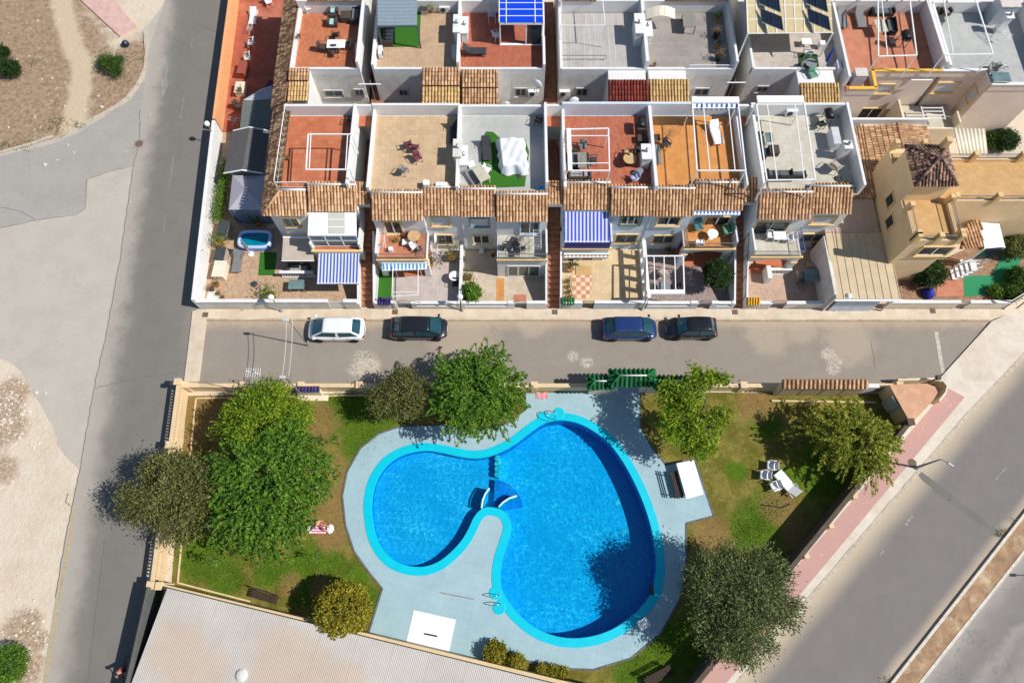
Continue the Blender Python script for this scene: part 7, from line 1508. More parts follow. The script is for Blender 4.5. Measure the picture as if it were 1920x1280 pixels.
# ---------------------------------------------------------------- pool garden pieces
p = P(1266,910); place('bench', K['bench'], 'dark wooden bench on the deck beside the white table', (p.x,p.y,.05), 100); p = P(500,1118); place('bench', K['bench'], 'dark wooden bench on the lawn along the low wall', (p.x,p.y,.02), -15); p = P(1232,1266); place('bench', K['bench'], 'dark wooden bench under the grey-green tree', (p.x,p.y,.02), 25)
wt = thing('board_table', 'long white board table beside the dark deck bench', 'table', P(1293,900,0)[:]); c4 = [P(1268,868,.8), P(1301,862,.8), P(1319,926,.8), P(1287,935,.8)]; mb = MB(); mb.prism(c4, .74, .80); mb.build('table_top', WPAINT, wt, bevel=.01)
for k in range(4): v = c4[k].lerp(c4[(k+2)%4], .08); mb = MB(); mb.bar((v.x,v.y,.05),(v.x,v.y,.74),.07); mb.build('leg', WPAINT, wt)
for a, b, r, l in ((1445,873,-100,'white plastic chair furthest from the lounger on the lawn'), (1432,891,-100,'white plastic chair at the left of the lawn group'), (1452,912,-70,'white plastic chair nearest the lawn lounger'), (1206,1170,30,'white plastic chair in tree shade on the pool deck')): p = P(a, b, .4); place('mono', K['mono'], l, (p.x,p.y,.03 if a > 1300 else .05), r, None, 1.1)
p = P(1476,907,.3); place('lounger_w', K['lounger_w'], 'white plastic lounger on the lawn beside the chairs', (p.x,p.y,.03), 215)
mb = MB(); a, b, c_ = P(1428,946,.08), P(1467,951,.08), P(1482,944,.08); mb.tube([a, b, c_], .04, 6); tag(mb.build('bent_shadow', BLACK), 'bent black pipe shape laid as painted shade on the lawn', 'shadow')  # black tube added to draw a bent cast shadow on the grass
tw_ = MB(); p = P(1016,741,.06)
tw_.grid(lambda u, v: (p.x-.45+.9*u, p.y-.28+.5*v+.05*math.sin(u*9), .07+.05*abs(math.sin(u*8)*math.cos(v*6))), 14, 10); tag(tw_.build('towel', mat('pink_white_towel', (.70,.32,.34), .9, .4, 12), smooth=True), 'crumpled pink towel on the deck by the wall', 'towel')
# flat lantern heads, dark squares on short posts at the street corner
for a, b, l in ((1758,708,'dark square lantern on the curved corner wall'), (325,719,'small dark lantern on the garden wall pillar')):
    p = P(a, b, 1.5); r = thing('wall_lantern', l, 'lantern', (p.x,p.y,1.2)); mb = MB(); mb.box(p.x-.16,p.x+.16,p.y-.16,p.y+.16,1.45,1.7); mb.build('lantern', DARKGREY, r, bevel=.03); mb = MB(); mb.bar((p.x,p.y,0),(p.x,p.y,1.45),.07); mb.build('post', DARKGREY, r)
# ================================================================ CARS
def car_paint(name, col, rough=.25):
    t = NT(name); t.bsdf(t.ramp(t.noise(2, 3), [(.3, tuple(x*.9 for x in col)), (.7, col)]), rough, .5, 0, None, **{'Coat Weight': .8, 'Coat Roughness': .04}); MATS[name] = t.mat; return t.mat
def interp(tab, x):
    for (a, va), (b, vb) in zip(tab, tab[1:]):
        if x <= b:
            t = (x-a)/(b-a) if b > a else 0; t = t*t*(3-2*t) if False else t; return tuple(p+(q-p)*t for p, q in zip(va, vb))
    return tab[-1][1]
def car(label, loc, rz, L, Wd, H, paint, roof_x=(-.30,.20), ws=.20, rw=.14, hood=.30, wheelm=None, tail_bulge=.0, rack=False):
    """nose towards +x.  roof_x: roof front/rear as fractions of length, ws/rw: windscreen and rear-window run"""
    r = thing('parked_car', label, 'car'); r['group'] = 'cars parked along the kerb'; h = L/2; w = Wd/2
    belt = H*.62; hoodz = H*.60; bumpz = .42
    # lower body lofted along x; tables give half width, lower z, upper z
    prof = [(-h, (w*.78, .34, belt*.80)), (-h+.06, (w*.90, .24, belt*.94)), (-h*.86, (w*.985, .18, belt*1.0)), (-h*.55, (w, .17, belt)), (0, (w, .17, belt*.985)), (h*.38, (w, .17, belt*.97)), (h*.62, (w*.985, .18, hoodz*.93)), (h*.82, (w*.93, .20, hoodz*.84)), (h-.10, (w*.80, .24, hoodz*.72)), (h, (w*.64, .32, hoodz*.58))]
    xs = [-h, -h+.03, -h+.08] + [-h+.08+(L-.16)*k/34 for k in range(1,34)] + [h-.08, h-.04, h]; ring = []; NC = 16; mb = MB()
    for x in xs:
        hw, z0, z1 = interp(prof, x); sec = []
        cs = [(0,z0),(.55,z0),(.86,z0+.02),(.97,z0+.16),(1.0,z0+(z1-z0)*.5),(.985,z0+(z1-z0)*.78),(.93,z1-.035),(.80,z1-.0),(.4,z1+.035),(0,z1+.05)]
        full = [(hw*a, z) for a, z in cs] + [(-hw*a, z) for a, z in cs[-2:0:-1]]; ring.append([(x, y, z) for y, z in full])
    n = len(ring[0]); vs = [v for q in ring for v in q]; fs = [(i*n+k, i*n+(k+1)%n, (i+1)*n+(k+1)%n, (i+1)*n+k) for i in range(len(ring)-1) for k in range(n)]; fs += [tuple(range(n)), tuple(range((len(ring)-1)*n, len(ring)*n))[::-1]]
    mb.add(vs, fs); mb.build('body', paint, r, smooth=True)
    # greenhouse
    xf, xr_ = roof_x[1]*L, roof_x[0]*L; bf, br = xf+ws*L, xr_-rw*L; bw, tw_ = w*.90, w*.70; zb, zt = belt+.0, H
    def pt(u, side, top): pass
    B = {'fl':Vector((bf,bw*.90,zb-.02)), 'fr':Vector((bf,-bw*.90,zb-.02)), 'rl':Vector((br,bw*.92,zb)), 'rr':Vector((br,-bw*.92,zb)), 'FL':Vector((xf,tw_*.95,zt-.05)), 'FR':Vector((xf,-tw_*.95,zt-.05)), 'RL':Vector((xr_,tw_*.97,zt-.06)), 'RR':Vector((xr_,-tw_*.97,zt-.06)), 'ml':Vector(((xf+xr_)/2,bw,zb)), 'mr':Vector(((xf+xr_)/2,-bw,zb)), 'ML':Vector(((xf+xr_)/2,tw_,zt-.04)), 'MR':Vector(((xf+xr_)/2,-tw_,zt-.04))}
    nu, nv = 12, 8; mb = MB()
    def roofpt(u, v):
        x = xr_-.04+(xf-xr_+.08)*u; s = 2*v-1; ww = tw_*(.95+.05*math.sin(math.pi*u)); return (x, ww*s, zt-.05*abs(s)**3-.05*(2*u-1)**4+.012)
    mb.grid(roofpt, nu, nv); mb.build('roof', paint, r, smooth=True, solid=.02)
    def pane(name, q, inset, mt, off=.012, bow=.05):
        a, b, c, d = q; nrm = (b-a).cross(d-a).normalized(); ctr = (a+b+c+d)/4
        if nrm.dot(ctr-Vector((ctr.x*.6,0,.6))) < 0: nrm = -nrm
        f = lambda u, v: ((a*(1-u)+b*u)*(1-v)+(d*(1-u)+c*u)*v)
        mb = MB(); mb.grid(lambda u, v: f(inset+(1-2*inset)*u, inset+(1-2*inset)*v)+nrm*(off+bow*math.sin(math.pi*(inset+(1-2*inset)*u))), 8, 4); return mb.build(name, mt, r, smooth=True)
    full = mb
    sh = MB()                                                # painted pillars behind the glass
    for q in ((B['fl'],B['fr'],B['FR'],B['FL']), (B['rr'],B['rl'],B['RL'],B['RR'])): a, b, c, d = q; sh.grid(lambda u, v: ((a*(1-u)+b*u)*(1-v)+(d*(1-u)+c*u)*v)+((b-a).cross(d-a).normalized())*.0, 4, 2)
    for q in ((B['fl'],B['ml'],B['ML'],B['FL']), (B['ml'],B['rl'],B['RL'],B['ML']), (B['mr'],B['fr'],B['FR'],B['MR']), (B['rr'],B['mr'],B['MR'],B['RR'])): sh.poly(q)
    sh.build('pillars', paint, r)
    pane('windscreen', (B['fl'],B['fr'],B['FR'],B['FL']), .05, CARGLASS, .015, .07); pane('rear_window', (B['rr'],B['rl'],B['RL'],B['RR']), .09, CARGLASS, .015, .05)
    for q in ((B['fl'],B['ml'],B['ML'],B['FL']), (B['ml'],B['rl'],B['RL'],B['ML']), (B['fr'],B['mr'],B['MR'],B['FR']), (B['mr'],B['rr'],B['RR'],B['MR'])): pane('side_window', q, .07, GLASS if False else CARGLASS, .012, .0)
    TY = mat('tyre_rubber', (.02,.02,.02), .85); RI = mat('alloy_rim', (.45,.46,.47), .3, metal=.8)
    for sx in (-.31, .31):
        for s in (-1, 1):
            wl_ = MB(); c = Vector((sx*L, s*(w-.10), .31)); wl_.lathe([(.17,-.1),(.30,-.1),(.315,-.07),(.315,.07),(.30,.1),(.17,.1)], (0,0,0), 22); o = wl_.build('wheel', TY, r, smooth=True); o.rotation_euler = (R(90),0,0); o.location = c
            rm = MB(); rm.lathe([(.0,.085),(.06,.10),(.10,.075),(.2,.09),(.21,.06)], (0,0,0), 18); o2 = rm.build('rim', RI, r); o2.parent = o
            if s > 0: o2.rotation_euler = (R(180),0,0)
            ar = MB(); ar.tube([(sx*L+.37*math.cos(t), s*(w-.012), .31+.37*math.sin(t)) for t in [math.pi*k/10 for k in range(11)]], .028, 6); ar.build('wheel_arch', BLACK, r)
    for s in (-1, 1):
        m_ = MB(); m_.box(bf-.28*1.0,bf-.10,s*(w-.10),s*(w+.10),belt+.0,belt+.13); m_.build('mirror', paint, r, bevel=.03)
        hl = MB(); hl.grid(lambda u, v: (h-.09-.30*u-.05*v, s*(w*(.60+.27*u)), hoodz*.66+.10*u+.07*v-.02), 4, 2); hl.build('headlight', mat('headlight_glass', (.6,.62,.64), .1), r, solid=.04)
        tl = MB(); tl.box(-h+.0,-h+.16,s*w*.62,s*w*.90,belt*.72,belt*.92); tl.build('tail_light', mat('red_lens', (.42,.015,.01), .2), r, bevel=.03)
        dh = MB()
        for xx in (.02, -.22): dh.box(xx*L-.07,xx*L+.07,s*w*.99,s*(w+.018),belt*.82,belt*.86)
        dh.build('door_handle', STEEL, r)
    pl_ = MB(); pl_.box(h-.02,h+.012,-.26,.26,.36,.47); pl_.build('number_plate', WPLAST, r)
    if rack:
        for s in (-1, 1): rk = MB(); rk.tube([(xr_,s*tw_*.93,zt),(xr_+.1,s*tw_*.93,zt+.04),(xf-.1,s*tw_*.93,zt+.04),(xf,s*tw_*.93,zt)], .018, 6); rk.build('roof_rail', STEEL, r)
    an = MB(); an.tube([(xr_+.15,0,zt),(xr_-.05,0,zt+.22)], .012, 5); an.build('aerial', BLACK, r)
    r.location = loc; r.rotation_euler = (0,0,R(rz)); return r
def carpos(px0, px1, py): a, b = P(px0, py, .7), P(px1, py, .7); return ((a.x+b.x)/2, a.y, .016)
car('white hatchback parked facing left at the kerb', carpos(576,685,616), 180, 4.3, 1.80, 1.47, car_paint('white_car_paint', (.80,.81,.82)))
car('black estate car parked behind the white hatchback', carpos(733,838,614), 0, 4.25, 1.76, 1.48, car_paint('black_car_paint', (.012,.013,.017)))
car('dark blue hatchback with silver roof rails', carpos(1130,1231,615), 0, 4.12, 1.76, 1.5, car_paint('blue_car_paint', (.012,.035,.13)), rack=True)
car('small black three-door hatchback parked facing left', carpos(1250,1344,614), 180, 3.75, 1.66, 1.48, car_paint('jet_car_paint', (.008,.008,.009)), roof_x=(-.33,.12), ws=.19, rw=.11)
# ================================================================ TREES AND SHRUBS
BARK = mat('grey_bark', (.14,.10,.075), .9, .3, 6, .5, 20)
def limbs(root, base, crown_c, r3, n=9, tr=.16, bend=.3, seed=0, m=BARK):
    r_ = random.Random(seed); mb = MB(); base = Vector(base); cc_ = Vector(crown_c); fork = base.lerp(cc_, .55); fork.z = base.z+(cc_.z-base.z)*.6
    mb.tube([base, base.lerp(fork, .5)+Vector((r_.uniform(-.1,.1),r_.uniform(-.1,.1),0)), fork], tr, 8, tr*.7)
    for k in range(n):
        a = 2*math.pi*(k+r_.random()*.6)/n; e = r_.uniform(.35,.95); tip = cc_+Vector((math.cos(a)*r3[0]*e, math.sin(a)*r3[1]*e, r3[2]*r_.uniform(-.25,.6)))
        mid = fork.lerp(tip, .45)+Vector((0,0,r3[2]*.18)); mb.tube([fork-Vector((0,0,.1)), mid, tip], tr*.5, 6, .015)
        for j in range(2): q = mid.lerp(tip, r_.uniform(.1,.6)); mb.tube([q, q+Vector((r_.uniform(-1,1)*r3[0]*.35, r_.uniform(-1,1)*r3[1]*.35, r_.uniform(.0,.5)*r3[2]))], tr*.2, 5, .01)
    mb.build('trunk', m, root, smooth=True)
def tree(name, label, px, py, rad, leaf, H, nclump=520, per=34, spread=.26, size=.2, aspect=2.4, lobes=None, ry=1.0, rz=.62, droop=.2, up=.55, shell=.5, base=None, cat='tree', tr=.16, flat=.8, group=None, seed=1):
    """px, py: where the crown's middle shows; rad: crown radius in metres; H: crown-centre height"""
    c = P(px, py, H); b = Vector((c.x, c.y, .02)) if base is None else P(base[0], base[1], .02); root = thing(name, label, cat, b[:], group)
    lob = lobes or [(0,0,0,1.0)]; allp = []; alld = []; tot = sum(q[3]**2 for q in lob)
    for dx, dy, dz, s in lob:
        cc_ = (c.x+dx*rad, c.y+dy*rad, H+dz*rad); k = max(8, int(nclump*s*s/tot)); p, d = clump_pts(cc_, (rad*s, rad*s*ry, rad*s*rz), k, per, spread, shell, flat); allp.append(p); alld.append(d)
    pts = np.concatenate(allp); dd = np.concatenate(alld); keep = pts[:,2] > .35; leaves('crown', pts[keep], size, LEAF[leaf], root, aspect, droop, up, dirs=dd[keep]*.8)
    limbs(root, b, (c.x,c.y,H), (rad*.85,rad*.85*ry,rad*rz*.8), 9, tr, seed=seed); return root
def fronds(name, label, px, py, rad, leaf, H, nf=420, per=44, L=1.0, lobes=None, ry=1.0, rz=.6, size=.11, base=None, tr=.18, cat='tree', up=.7, seed=1, width=.30):
    """feathery crown: arching fronds edged with leaflets"""
    c = P(px, py, H); b = Vector((c.x,c.y,.02)) if base is None else P(base[0], base[1], .02); root = thing(name, label, cat, b[:]); lob = lobes or [(0,0,0,1.0)]; tot = sum(q[3]**2 for q in lob); P_, D_ = [], []
    for dx, dy, dz, s in lob:
        k = int(nf*s*s/tot); d = rng.normal(size=(k,3)); d /= np.linalg.norm(d, axis=1)[:,None]; d[:,2] = np.abs(d[:,2])*.9-.12; rad_ = (.45+.6*rng.random(k)**.6)[:,None]
        o = np.array([c.x+dx*rad, c.y+dy*rad, H+dz*rad])+d*rad_*np.array([rad*s, rad*s*ry, rad*s*rz])
        az = np.arctan2(d[:,1], d[:,0])+rng.normal(size=k)*.9; out = np.stack([np.cos(az), np.sin(az), rng.uniform(-.1,.5,k)], axis=1); side = np.stack([-np.sin(az), np.cos(az), np.zeros(k)], axis=1)
        t = np.tile(np.linspace(.05,1,per//2), (k,1)); ln = (L*rng.uniform(.6,1.2,k))[:,None]
        for sg in (-1, 1):
            wv = width*ln*np.sin(np.pi*np.clip(t*.92+.06,0,1))*.5
            p = o[:,None,:]+out[:,None,:]*(t*ln)[:,:,None]+side[:,None,:]*(sg*wv)[:,:,None]+np.array([0,0,-1])*(.45*ln*t*t)[:,:,None]
            P_.append(p.reshape(-1,3)); D_.append((side[:,None,:]*sg+out[:,None,:]*.6+np.zeros_like(p)).reshape(-1,3))
    pts = np.concatenate(P_); dd = np.concatenate(D_); leaves('crown', pts, size*1.9, LEAF[leaf], root, 2.6, .1, up, dirs=dd*1.6); limbs(root, b, (c.x,c.y,H), (rad*.8,rad*.8*ry,rad*rz*.7), 10, tr, seed=seed); return root
tree('bushy_tree', 'lime green bushy tree in the garden corner by the street', 492, 798, 3.2, 'lime', 3.4, 330, 100, .28, .19, 3.0, [(0,.0,.1,.75),(-.55,.05,-.15,.5),(.5,.2,-.1,.5),(.05,.6,-.05,.42),(-.4,.5,-.2,.36),(.55,-.3,-.2,.4)], 1.0, .62, up=.7, base=(500,830))
fronds('feathery_tree', 'large green feathery tree beside the sunbather', 512, 908, 3.6, 'bright', 4.8, 640, 44, 1.5, [(-.05,.1,.1,.6),(.2,-.35,-.1,.45),(-.35,-.5,-.1,.48),(.3,.5,-.1,.42),(-.5,.25,-.05,.48),(.45,.12,-.2,.38),(-.05,-.75,-.25,.42),(-.65,-.1,-.2,.38)], 1.12, .55, base=(540,945))
tree('olive_tree', 'grey olive tree leaning over the left road', 322, 925, 3.3, 'olive', 3.9, 320, 100, .32, .18, 3.2, [(0,0,.05,.7),(-.55,-.15,-.1,.5),(.5,.25,-.1,.55),(.2,-.5,-.15,.5),(-.25,.5,-.1,.45),(.6,-.25,-.2,.4)], .95, .6, up=.5, base=(378,945), seed=3, shell=.4)
tree('olive_tree', 'dull olive tree by the street wall beside the bright tree', 752, 745, 2.2, 'olive', 3.0, 190, 96, .28, .17, 3.2, [(0,0,0,.75),(-.55,-.05,-.1,.5),(.45,.15,0,.5),(0,.55,-.1,.4)], .9, .7, base=(760,765), seed=4, shell=.4)
fronds('feathery_tree', 'bright green feathery tree hanging over pool deck and street', 890, 734, 2.5, 'bright', 4.1, 480, 44, 1.15, [(0,0,.1,.65),(-.6,.45,-.05,.42),(.6,.1,-.15,.5),(.35,.75,-.05,.42),(.4,-.5,-.15,.45),(-.4,-.45,-.1,.5),(-.1,.55,0,.4),(.85,-.25,-.3,.28)], 1.0, .6, base=(880,775), seed=5)
tree('leafy_tree', 'open leafy tree right of the green gate', 1302, 775, 2.8, 'lime', 4.0, 150, 80, .25, .22, 2.6, [(-.35,.05,0,.48),(.15,.85,.1,.34),(-.05,-.5,-.1,.48),(-.6,.55,0,.28),(.5,-.15,0,.32),(.65,.75,.1,.26),(-.15,.4,.1,.36),(.25,-.75,-.2,.3),(-.5,-.3,-.1,.34)], 1.1, .6, base=(1312,800), shell=.25, seed=6)
fronds('weeping_tree', 'yellow-green weeping tree in the garden right corner', 1600, 826, 2.8, 'willow', 2.8, 400, 44, 1.5, [(0,0,.1,.7),(-.45,.2,-.1,.45),(.45,-.1,-.1,.5),(.15,-.5,-.15,.45),(-.1,.5,-.1,.4)], .72, .5, size=.10, base=(1590,845), seed=7, up=.3, width=.10)
tree('olive_tree', 'large grey-green tree over the pink footway', 1390, 1130, 3.4, 'grey', 4.0, 400, 105, .31, .18, 3.2, [(0,0,.05,.68),(-.5,.35,0,.5),(.45,.45,-.05,.5),(.1,-.6,-.1,.45),(-.35,-.4,-.05,.48),(.55,-.05,0,.45),(-.05,.65,-.1,.35)], 1.0, .6, base=(1380,1150), seed=8, shell=.4)
tree('round_shrub', 'dense round yellow-green shrub by the pad', 642, 1143, 1.72, 'yellow', 1.9, 620, 26, .11, .14, 1.7, None, .98, .85, up=.9, shell=.86, cat='shrub', tr=.12, base=(655,1140), droop=0)
for a, b, r_, l in ((928,1224,.68,'low golden shrub at the deck corner'), (968,1241,.48,'low golden shrub second along the deck curve'), (1017,1256,.36,'small golden shrub third along the deck curve'), (1035,1259,.36,'small golden shrub fourth along the deck curve'), (1053,1262,.40,'small golden shrub at the end of the deck curve')):
    tree('low_shrub', l, a, b, r_, 'yellow', r_*.75+.1, int(200*r_), 24, .09, .12, 1.8, None, 1, .8, up=.8, shell=.7, cat='shrub', tr=.04, group='golden shrubs along the deck')
tree('patio_tree', 'small round dense tree on the patio behind balustrade', 1346, 513, 1.05, 'dark', 2.0, 340, 24, .11, .12, 2.2, None, 1.05, .9, up=.8, shell=.75, tr=.07, base=(1350,535))
tree('patio_bush', 'bright green bush at the patio wall by the street lamp', 882, 549, .72, 'bright', .95, 150, 22, .12, .16, 2.0, None, 1, .8, up=.8, cat='bush', tr=.04)
tree('wild_bush', 'ragged green bush on the dirt lot by the kerb', 206, 120, 1.3, 'mid', .7, 150, 34, .2, .16, 3.4, [(0,0,0,.6),(.45,-.5,-.1,.4),(-.5,.4,-.1,.4),(.5,.5,-.2,.3)], 1, .5, cat='bush', tr=.05)
tree('wild_bush', 'dark round bush at the left frame edge', 20, 128, .82, 'dark', .7, 200, 24, .12, .14, 2.4, None, 1, .8, cat='bush', tr=.05); tree('wild_bush', 'smaller dark bush above the round bush', 2, 98, .65, 'dark', .6, 140, 24, .12, .14, 2.4, None, 1, .8, cat='bush', tr=.05)
tree('wild_bush', 'pine green bush at the lower left frame corner', 16, 1246, 1.05, 'bright', 1.0, 260, 26, .14, .15, 3.0, None, 1.1, .7, cat='bush', tr=.06)
for a, b, r_, lf, l in ((1742,510,1.25,'dark','spiky dark shrub against the ochre villa wall'), (1885,262,1.0,'dark','dark shrub behind the villa canopy'), (1858,262,.75,'mid','green shrub next to the villa canopy'), (1910,520,.8,'mid','leafy garden shrub by the green turf path'), (1902,460,1.1,'olive','brownish garden shrub above the turf path'), (1868,547,.42,'bright','bright leafy plant at the villa street wall'), (1895,548,.6,'mid','low plant at the end of the villa wall'), (1882,445,.6,'bright','light green bush by the white porch roof'), (1908,395,.8,'dark','dark tree top at the right frame edge')):
    tree('garden_shrub', l, a, b, r_, lf, r_*.7+.1, int(240*r_), 24, .16, .2, 3.4, None, 1, .65, cat='shrub', tr=.05)
# saplings, staked and thin
for a, b, l in ((627,832,'thin staked sapling near the street kiosk'), (400,1053,'thin staked sapling on the lower lawn'), (592,1045,'thin staked sapling near the round shrub')):
    p = P(a, b, 0); r = thing('sapling', l, 'sapling', p[:]); mb = MB(); mb.tube([(p.x+.4,p.y-.03,0),(p.x+.36,p.y,1.7)], .025, 6, .015); mb.build('stem', BARK, r); pts = rng.normal(size=(120,3))*np.array([.16,.16,.2])+np.array([p.x+.36,p.y,1.7]); leaves('crown', pts, .12, LEAF['bright'], r)
# tufts of weeds and stones on the dirt, litter
wd = [rng.normal(size=(int(n), 3))*np.array([s,s*.6,.05])+np.array([P(a,b,.1).x, P(a,b,.1).y, .08]) for a, b, s, n in ((112,225,.5,160),(100,240,.7,200),(8,270,.5,140),(50,265,.6,120),(150,233,.4,120),(268,110,.3,90),(40,275,.5,80),(1878,1000,.25,70),(1885,995,.2,60),(1905,975,.3,60),(1660,1278,.3,90),(60,115,.5,120),(235,150,.8,160))]
o = leaves('weeds', np.concatenate(wd), .13, LEAF['olive'], None, 4.0); o['kind'] = 'stuff'; tag(o, 'scattered weeds along kerbs and dirt edges', 'weeds')
def scatter_stones():
    mb = MB(); r_ = random.Random(5)
    for a, b, sp, n in ((20,740,26,60),(8,775,26,50),(30,800,20,26),(45,830,25,14),(15,870,24,14),(60,1185,30,24),(30,1215,25,16),(85,255,15,5),(100,210,120,40),(30,1270,30,20),(120,60,90,30),(60,1100,30,10)):
        for k in range(n):
            p = P(a+r_.gauss(0,sp), b+r_.gauss(0,sp*.7), 0); s = r_.uniform(.03,.13)*(1.6 if k % 9 == 0 else 1)
            if p.x > P(88,1200).x and p.y < 12: continue
            q = [Vector((r_.uniform(.6,1.1)*s*math.cos(t), r_.uniform(.6,1.1)*s*math.sin(t), 0)) for t in [k2*math.pi/3 for k2 in range(6)]]; c = Vector((p.x,p.y,-.03)); top = [v*.55+Vector((0,0,s*.8)) for v in q]
            mb.add([c+v for v in q]+[c+v for v in top], [(5,4,3,2,1,0)[::-1]]+[tuple(range(6,12))]+[(i,(i+1)%6,(i+1)%6+6,i+6) for i in range(6)])
    o = mb.build('rubble', mat('pale_stone', C(232,220,204), .9, .2, 5), kind='stuff'); tag(o, 'pale stones and rubble scattered over the dirt lots', 'rubble')
scatter_stones()
bgm = MB(); p = P(235,82,.2); bgm.lathe([(.0,.0),(.28,.03),(.33,.2),(.25,.38),(.1,.47),(.05,.55),(.0,.56)], (p.x,p.y,0), 14); tag(bgm.build('rubbish_bag', mat('dark_blue_sack', (.015,.03,.06), .35, .2, 9), smooth=True), 'dark rubbish sack dumped at the end of the pink pavement', 'bag')
for k, (a, b, c_, d_) in enumerate(((240,105,258,92),(232,125,258,105),(236,98,252,82))):
    p, q = P(a,b,.15), P(c_,d_,.3); mb = MB(); mb.tube([p, p.lerp(q,.5)+Vector((0,.05,.08)), q], .035, 6, .015); tag(mb.build('dead_branch', mat('dead_wood', (.42,.32,.24), .9)), ['dead branch nearest the ragged bush on the dirt lot', 'long dead branch at the lot kerb', 'dead branch beside the rubbish sack'][k], 'branch')
# grass tufts roughen the lawn where it is green
gp = []
for a, b, r_ in ((650,770,2.0),(690,825,2.0),(380,1050,2.4),(440,1075,2.2),(510,1070,1.8),(585,1070,1.6),(640,1060,1.4),(680,1115,1.4),(1436,795,1.1),(1420,985,1.9),(1445,950,1.2),(1395,1000,1.2),(1540,880,2.2),(1250,1215,2.0),(1190,1250,1.6)):
    n = int(520*r_*r_/2); p = P(a, b); q = rng.normal(size=(n,2))*r_*.42; gp.append(np.stack([p.x+q[:,0], p.y+q[:,1], np.full(n,.045)], axis=1))
o = leaves('grass', np.concatenate(gp), .11, leafmat('leaf_grass', [(.1, (.05,.09,.008,1)), (.5, (.12,.20,.018,1)), (.9, (.22,.29,.04,1))]), None, 3.5, -.6, .2); o['kind'] = 'stuff'; tag(o, 'green grass tufts in the watered lawn patches', 'grass')
def inside(pts, poly):
    r = np.zeros(len(pts), bool); j = len(poly)-1
    for i in range(len(poly)):
        a, b = poly[i], poly[j]; c = ((a.y > pts[:,1]) != (b.y > pts[:,1])) & (pts[:,0] < (b.x-a.x)*(pts[:,1]-a.y)/((b.y-a.y) or 1e-9)+a.x); r ^= c; j = i
    return r
q = np.stack([rng.uniform(-24,29,60000), rng.uniform(-5,15.2,60000)], axis=1); q = q[inside(q, LAWN) & ~inside(q, DECK)]; q = q[rng.random(len(q)) < .35+.65*(np.sin(q[:,0]*1.7+np.sin(q[:,1]*1.3)*2)*np.cos(q[:,1]*1.9+q[:,0]*.6) > -.1)]
o = leaves('dry_grass', np.concatenate([q, np.full((len(q),1),.035)], axis=1), .10, leafmat('leaf_straw', [(.1, (.06,.06,.015,1)), (.5, (.17,.15,.045,1)), (.9, (.33,.27,.11,1))]), None, 4.0, -.5, .3); o['kind'] = 'stuff'; tag(o, 'short olive and straw coloured grass over the lawn', 'grass')
# villa garden floor
sheet('garden_soil', [(1680,560),(1690,520),(1920,420),(1990,430),(1990,520),(1900,566)], .03, mat('garden_soil', C(176,140,112), .95, .3, 2.5, .5, 12))
tg = MB(); tg.prism([P(a,b,.06) for a, b in ((1806,520),(1826,517),(1860,516),(1884,470),(1920,430),(1960,420),(1960,455),(1920,480),(1900,510),(1885,535),(1850,553),(1808,556))], .03, .07); tag(tg.build('turf_path', mat('teal_turf', (.03,.25,.11), .9, .15, 12)), 'curved emerald turf path in the villa garden', 'turf')
tg = MB(); tg.prism([P(a,b,.06) for a, b in ((1757,532),(1806,516),(1808,555),(1755,556))], .03, .06); struct(tg.build('garden_paving', FLOORS['salmon']))
bl = MB(); p = P(1741,549,.3); bl.lathe([(.0,.75),(.2,.68),(.42,.45),(.5,.2),(.45,.05)], (p.x,p.y,0), 14); tag(bl.build('covered_grill', mat('royal_blue_cover', (.02,.03,.30), .6), smooth=True), 'grill under a royal blue cover by the villa wall', 'grill')
ptp = thing('patio_palm', 'spiky potted palm beside the timber deck', 'palm', P(1070,503,.13)[:]); p = P(1070,500,.8); mb = MB(); mb.lathe([(.2,.0),(.28,.4),(.3,.42)], (p.x,p.y,.13), 12); mb.tube([(p.x,p.y,.4),(p.x,p.y,.9)], .07, 8); mb.build('pot', TERRAP, ptp)
pts, dd = [], []
for k in range(34):
    a = 2*math.pi*k/34*3.1; e = rng.uniform(.2,1.0); d = np.array([math.cos(a)*e, math.sin(a)*e, .7-.4*e])
    for t in np.linspace(.1,.75,7): pts.append(np.array([p.x,p.y,.95])+d*t); dd.append(d)
leaves('fronds', np.array(pts), .2, LEAF['grey'], ptp, 4.5, dirs=np.array(dd)*3)
# ================================================================ PEOPLE
SKIN = mat('skin', (.48,.27,.19), .6, .05, subsurface=0) if False else mat('skin_tone', (.50,.28,.20), .6, .05)
def figure(name, root, joints, edges, m, sub=2):
    me = bpy.data.meshes.new(name); me.from_pydata([j[0] for j in joints], edges, []); me.materials.append(m); o = bpy.data.objects.new(name, me); COL.objects.link(o); o.parent = root
    sk_ = o.modifiers.new('skin', 'SKIN'); me.skin_vertices.__len__() if me.skin_vertices else None
    bm = bmesh.new(); bm.from_mesh(me); ly = bm.verts.layers.skin.verify()
    for v, j in zip(bm.verts, joints): v[ly].radius = (j[1], j[1]) if not isinstance(j[1], tuple) else j[1]
    bm.verts.ensure_lookup_table(); bm.verts[0][ly].use_root = True; bm.to_mesh(me); bm.free()
    s = o.modifiers.new('sub', 'SUBSURF'); s.levels = sub; s.render_levels = sub; sk_.use_smooth_shade = True; return o
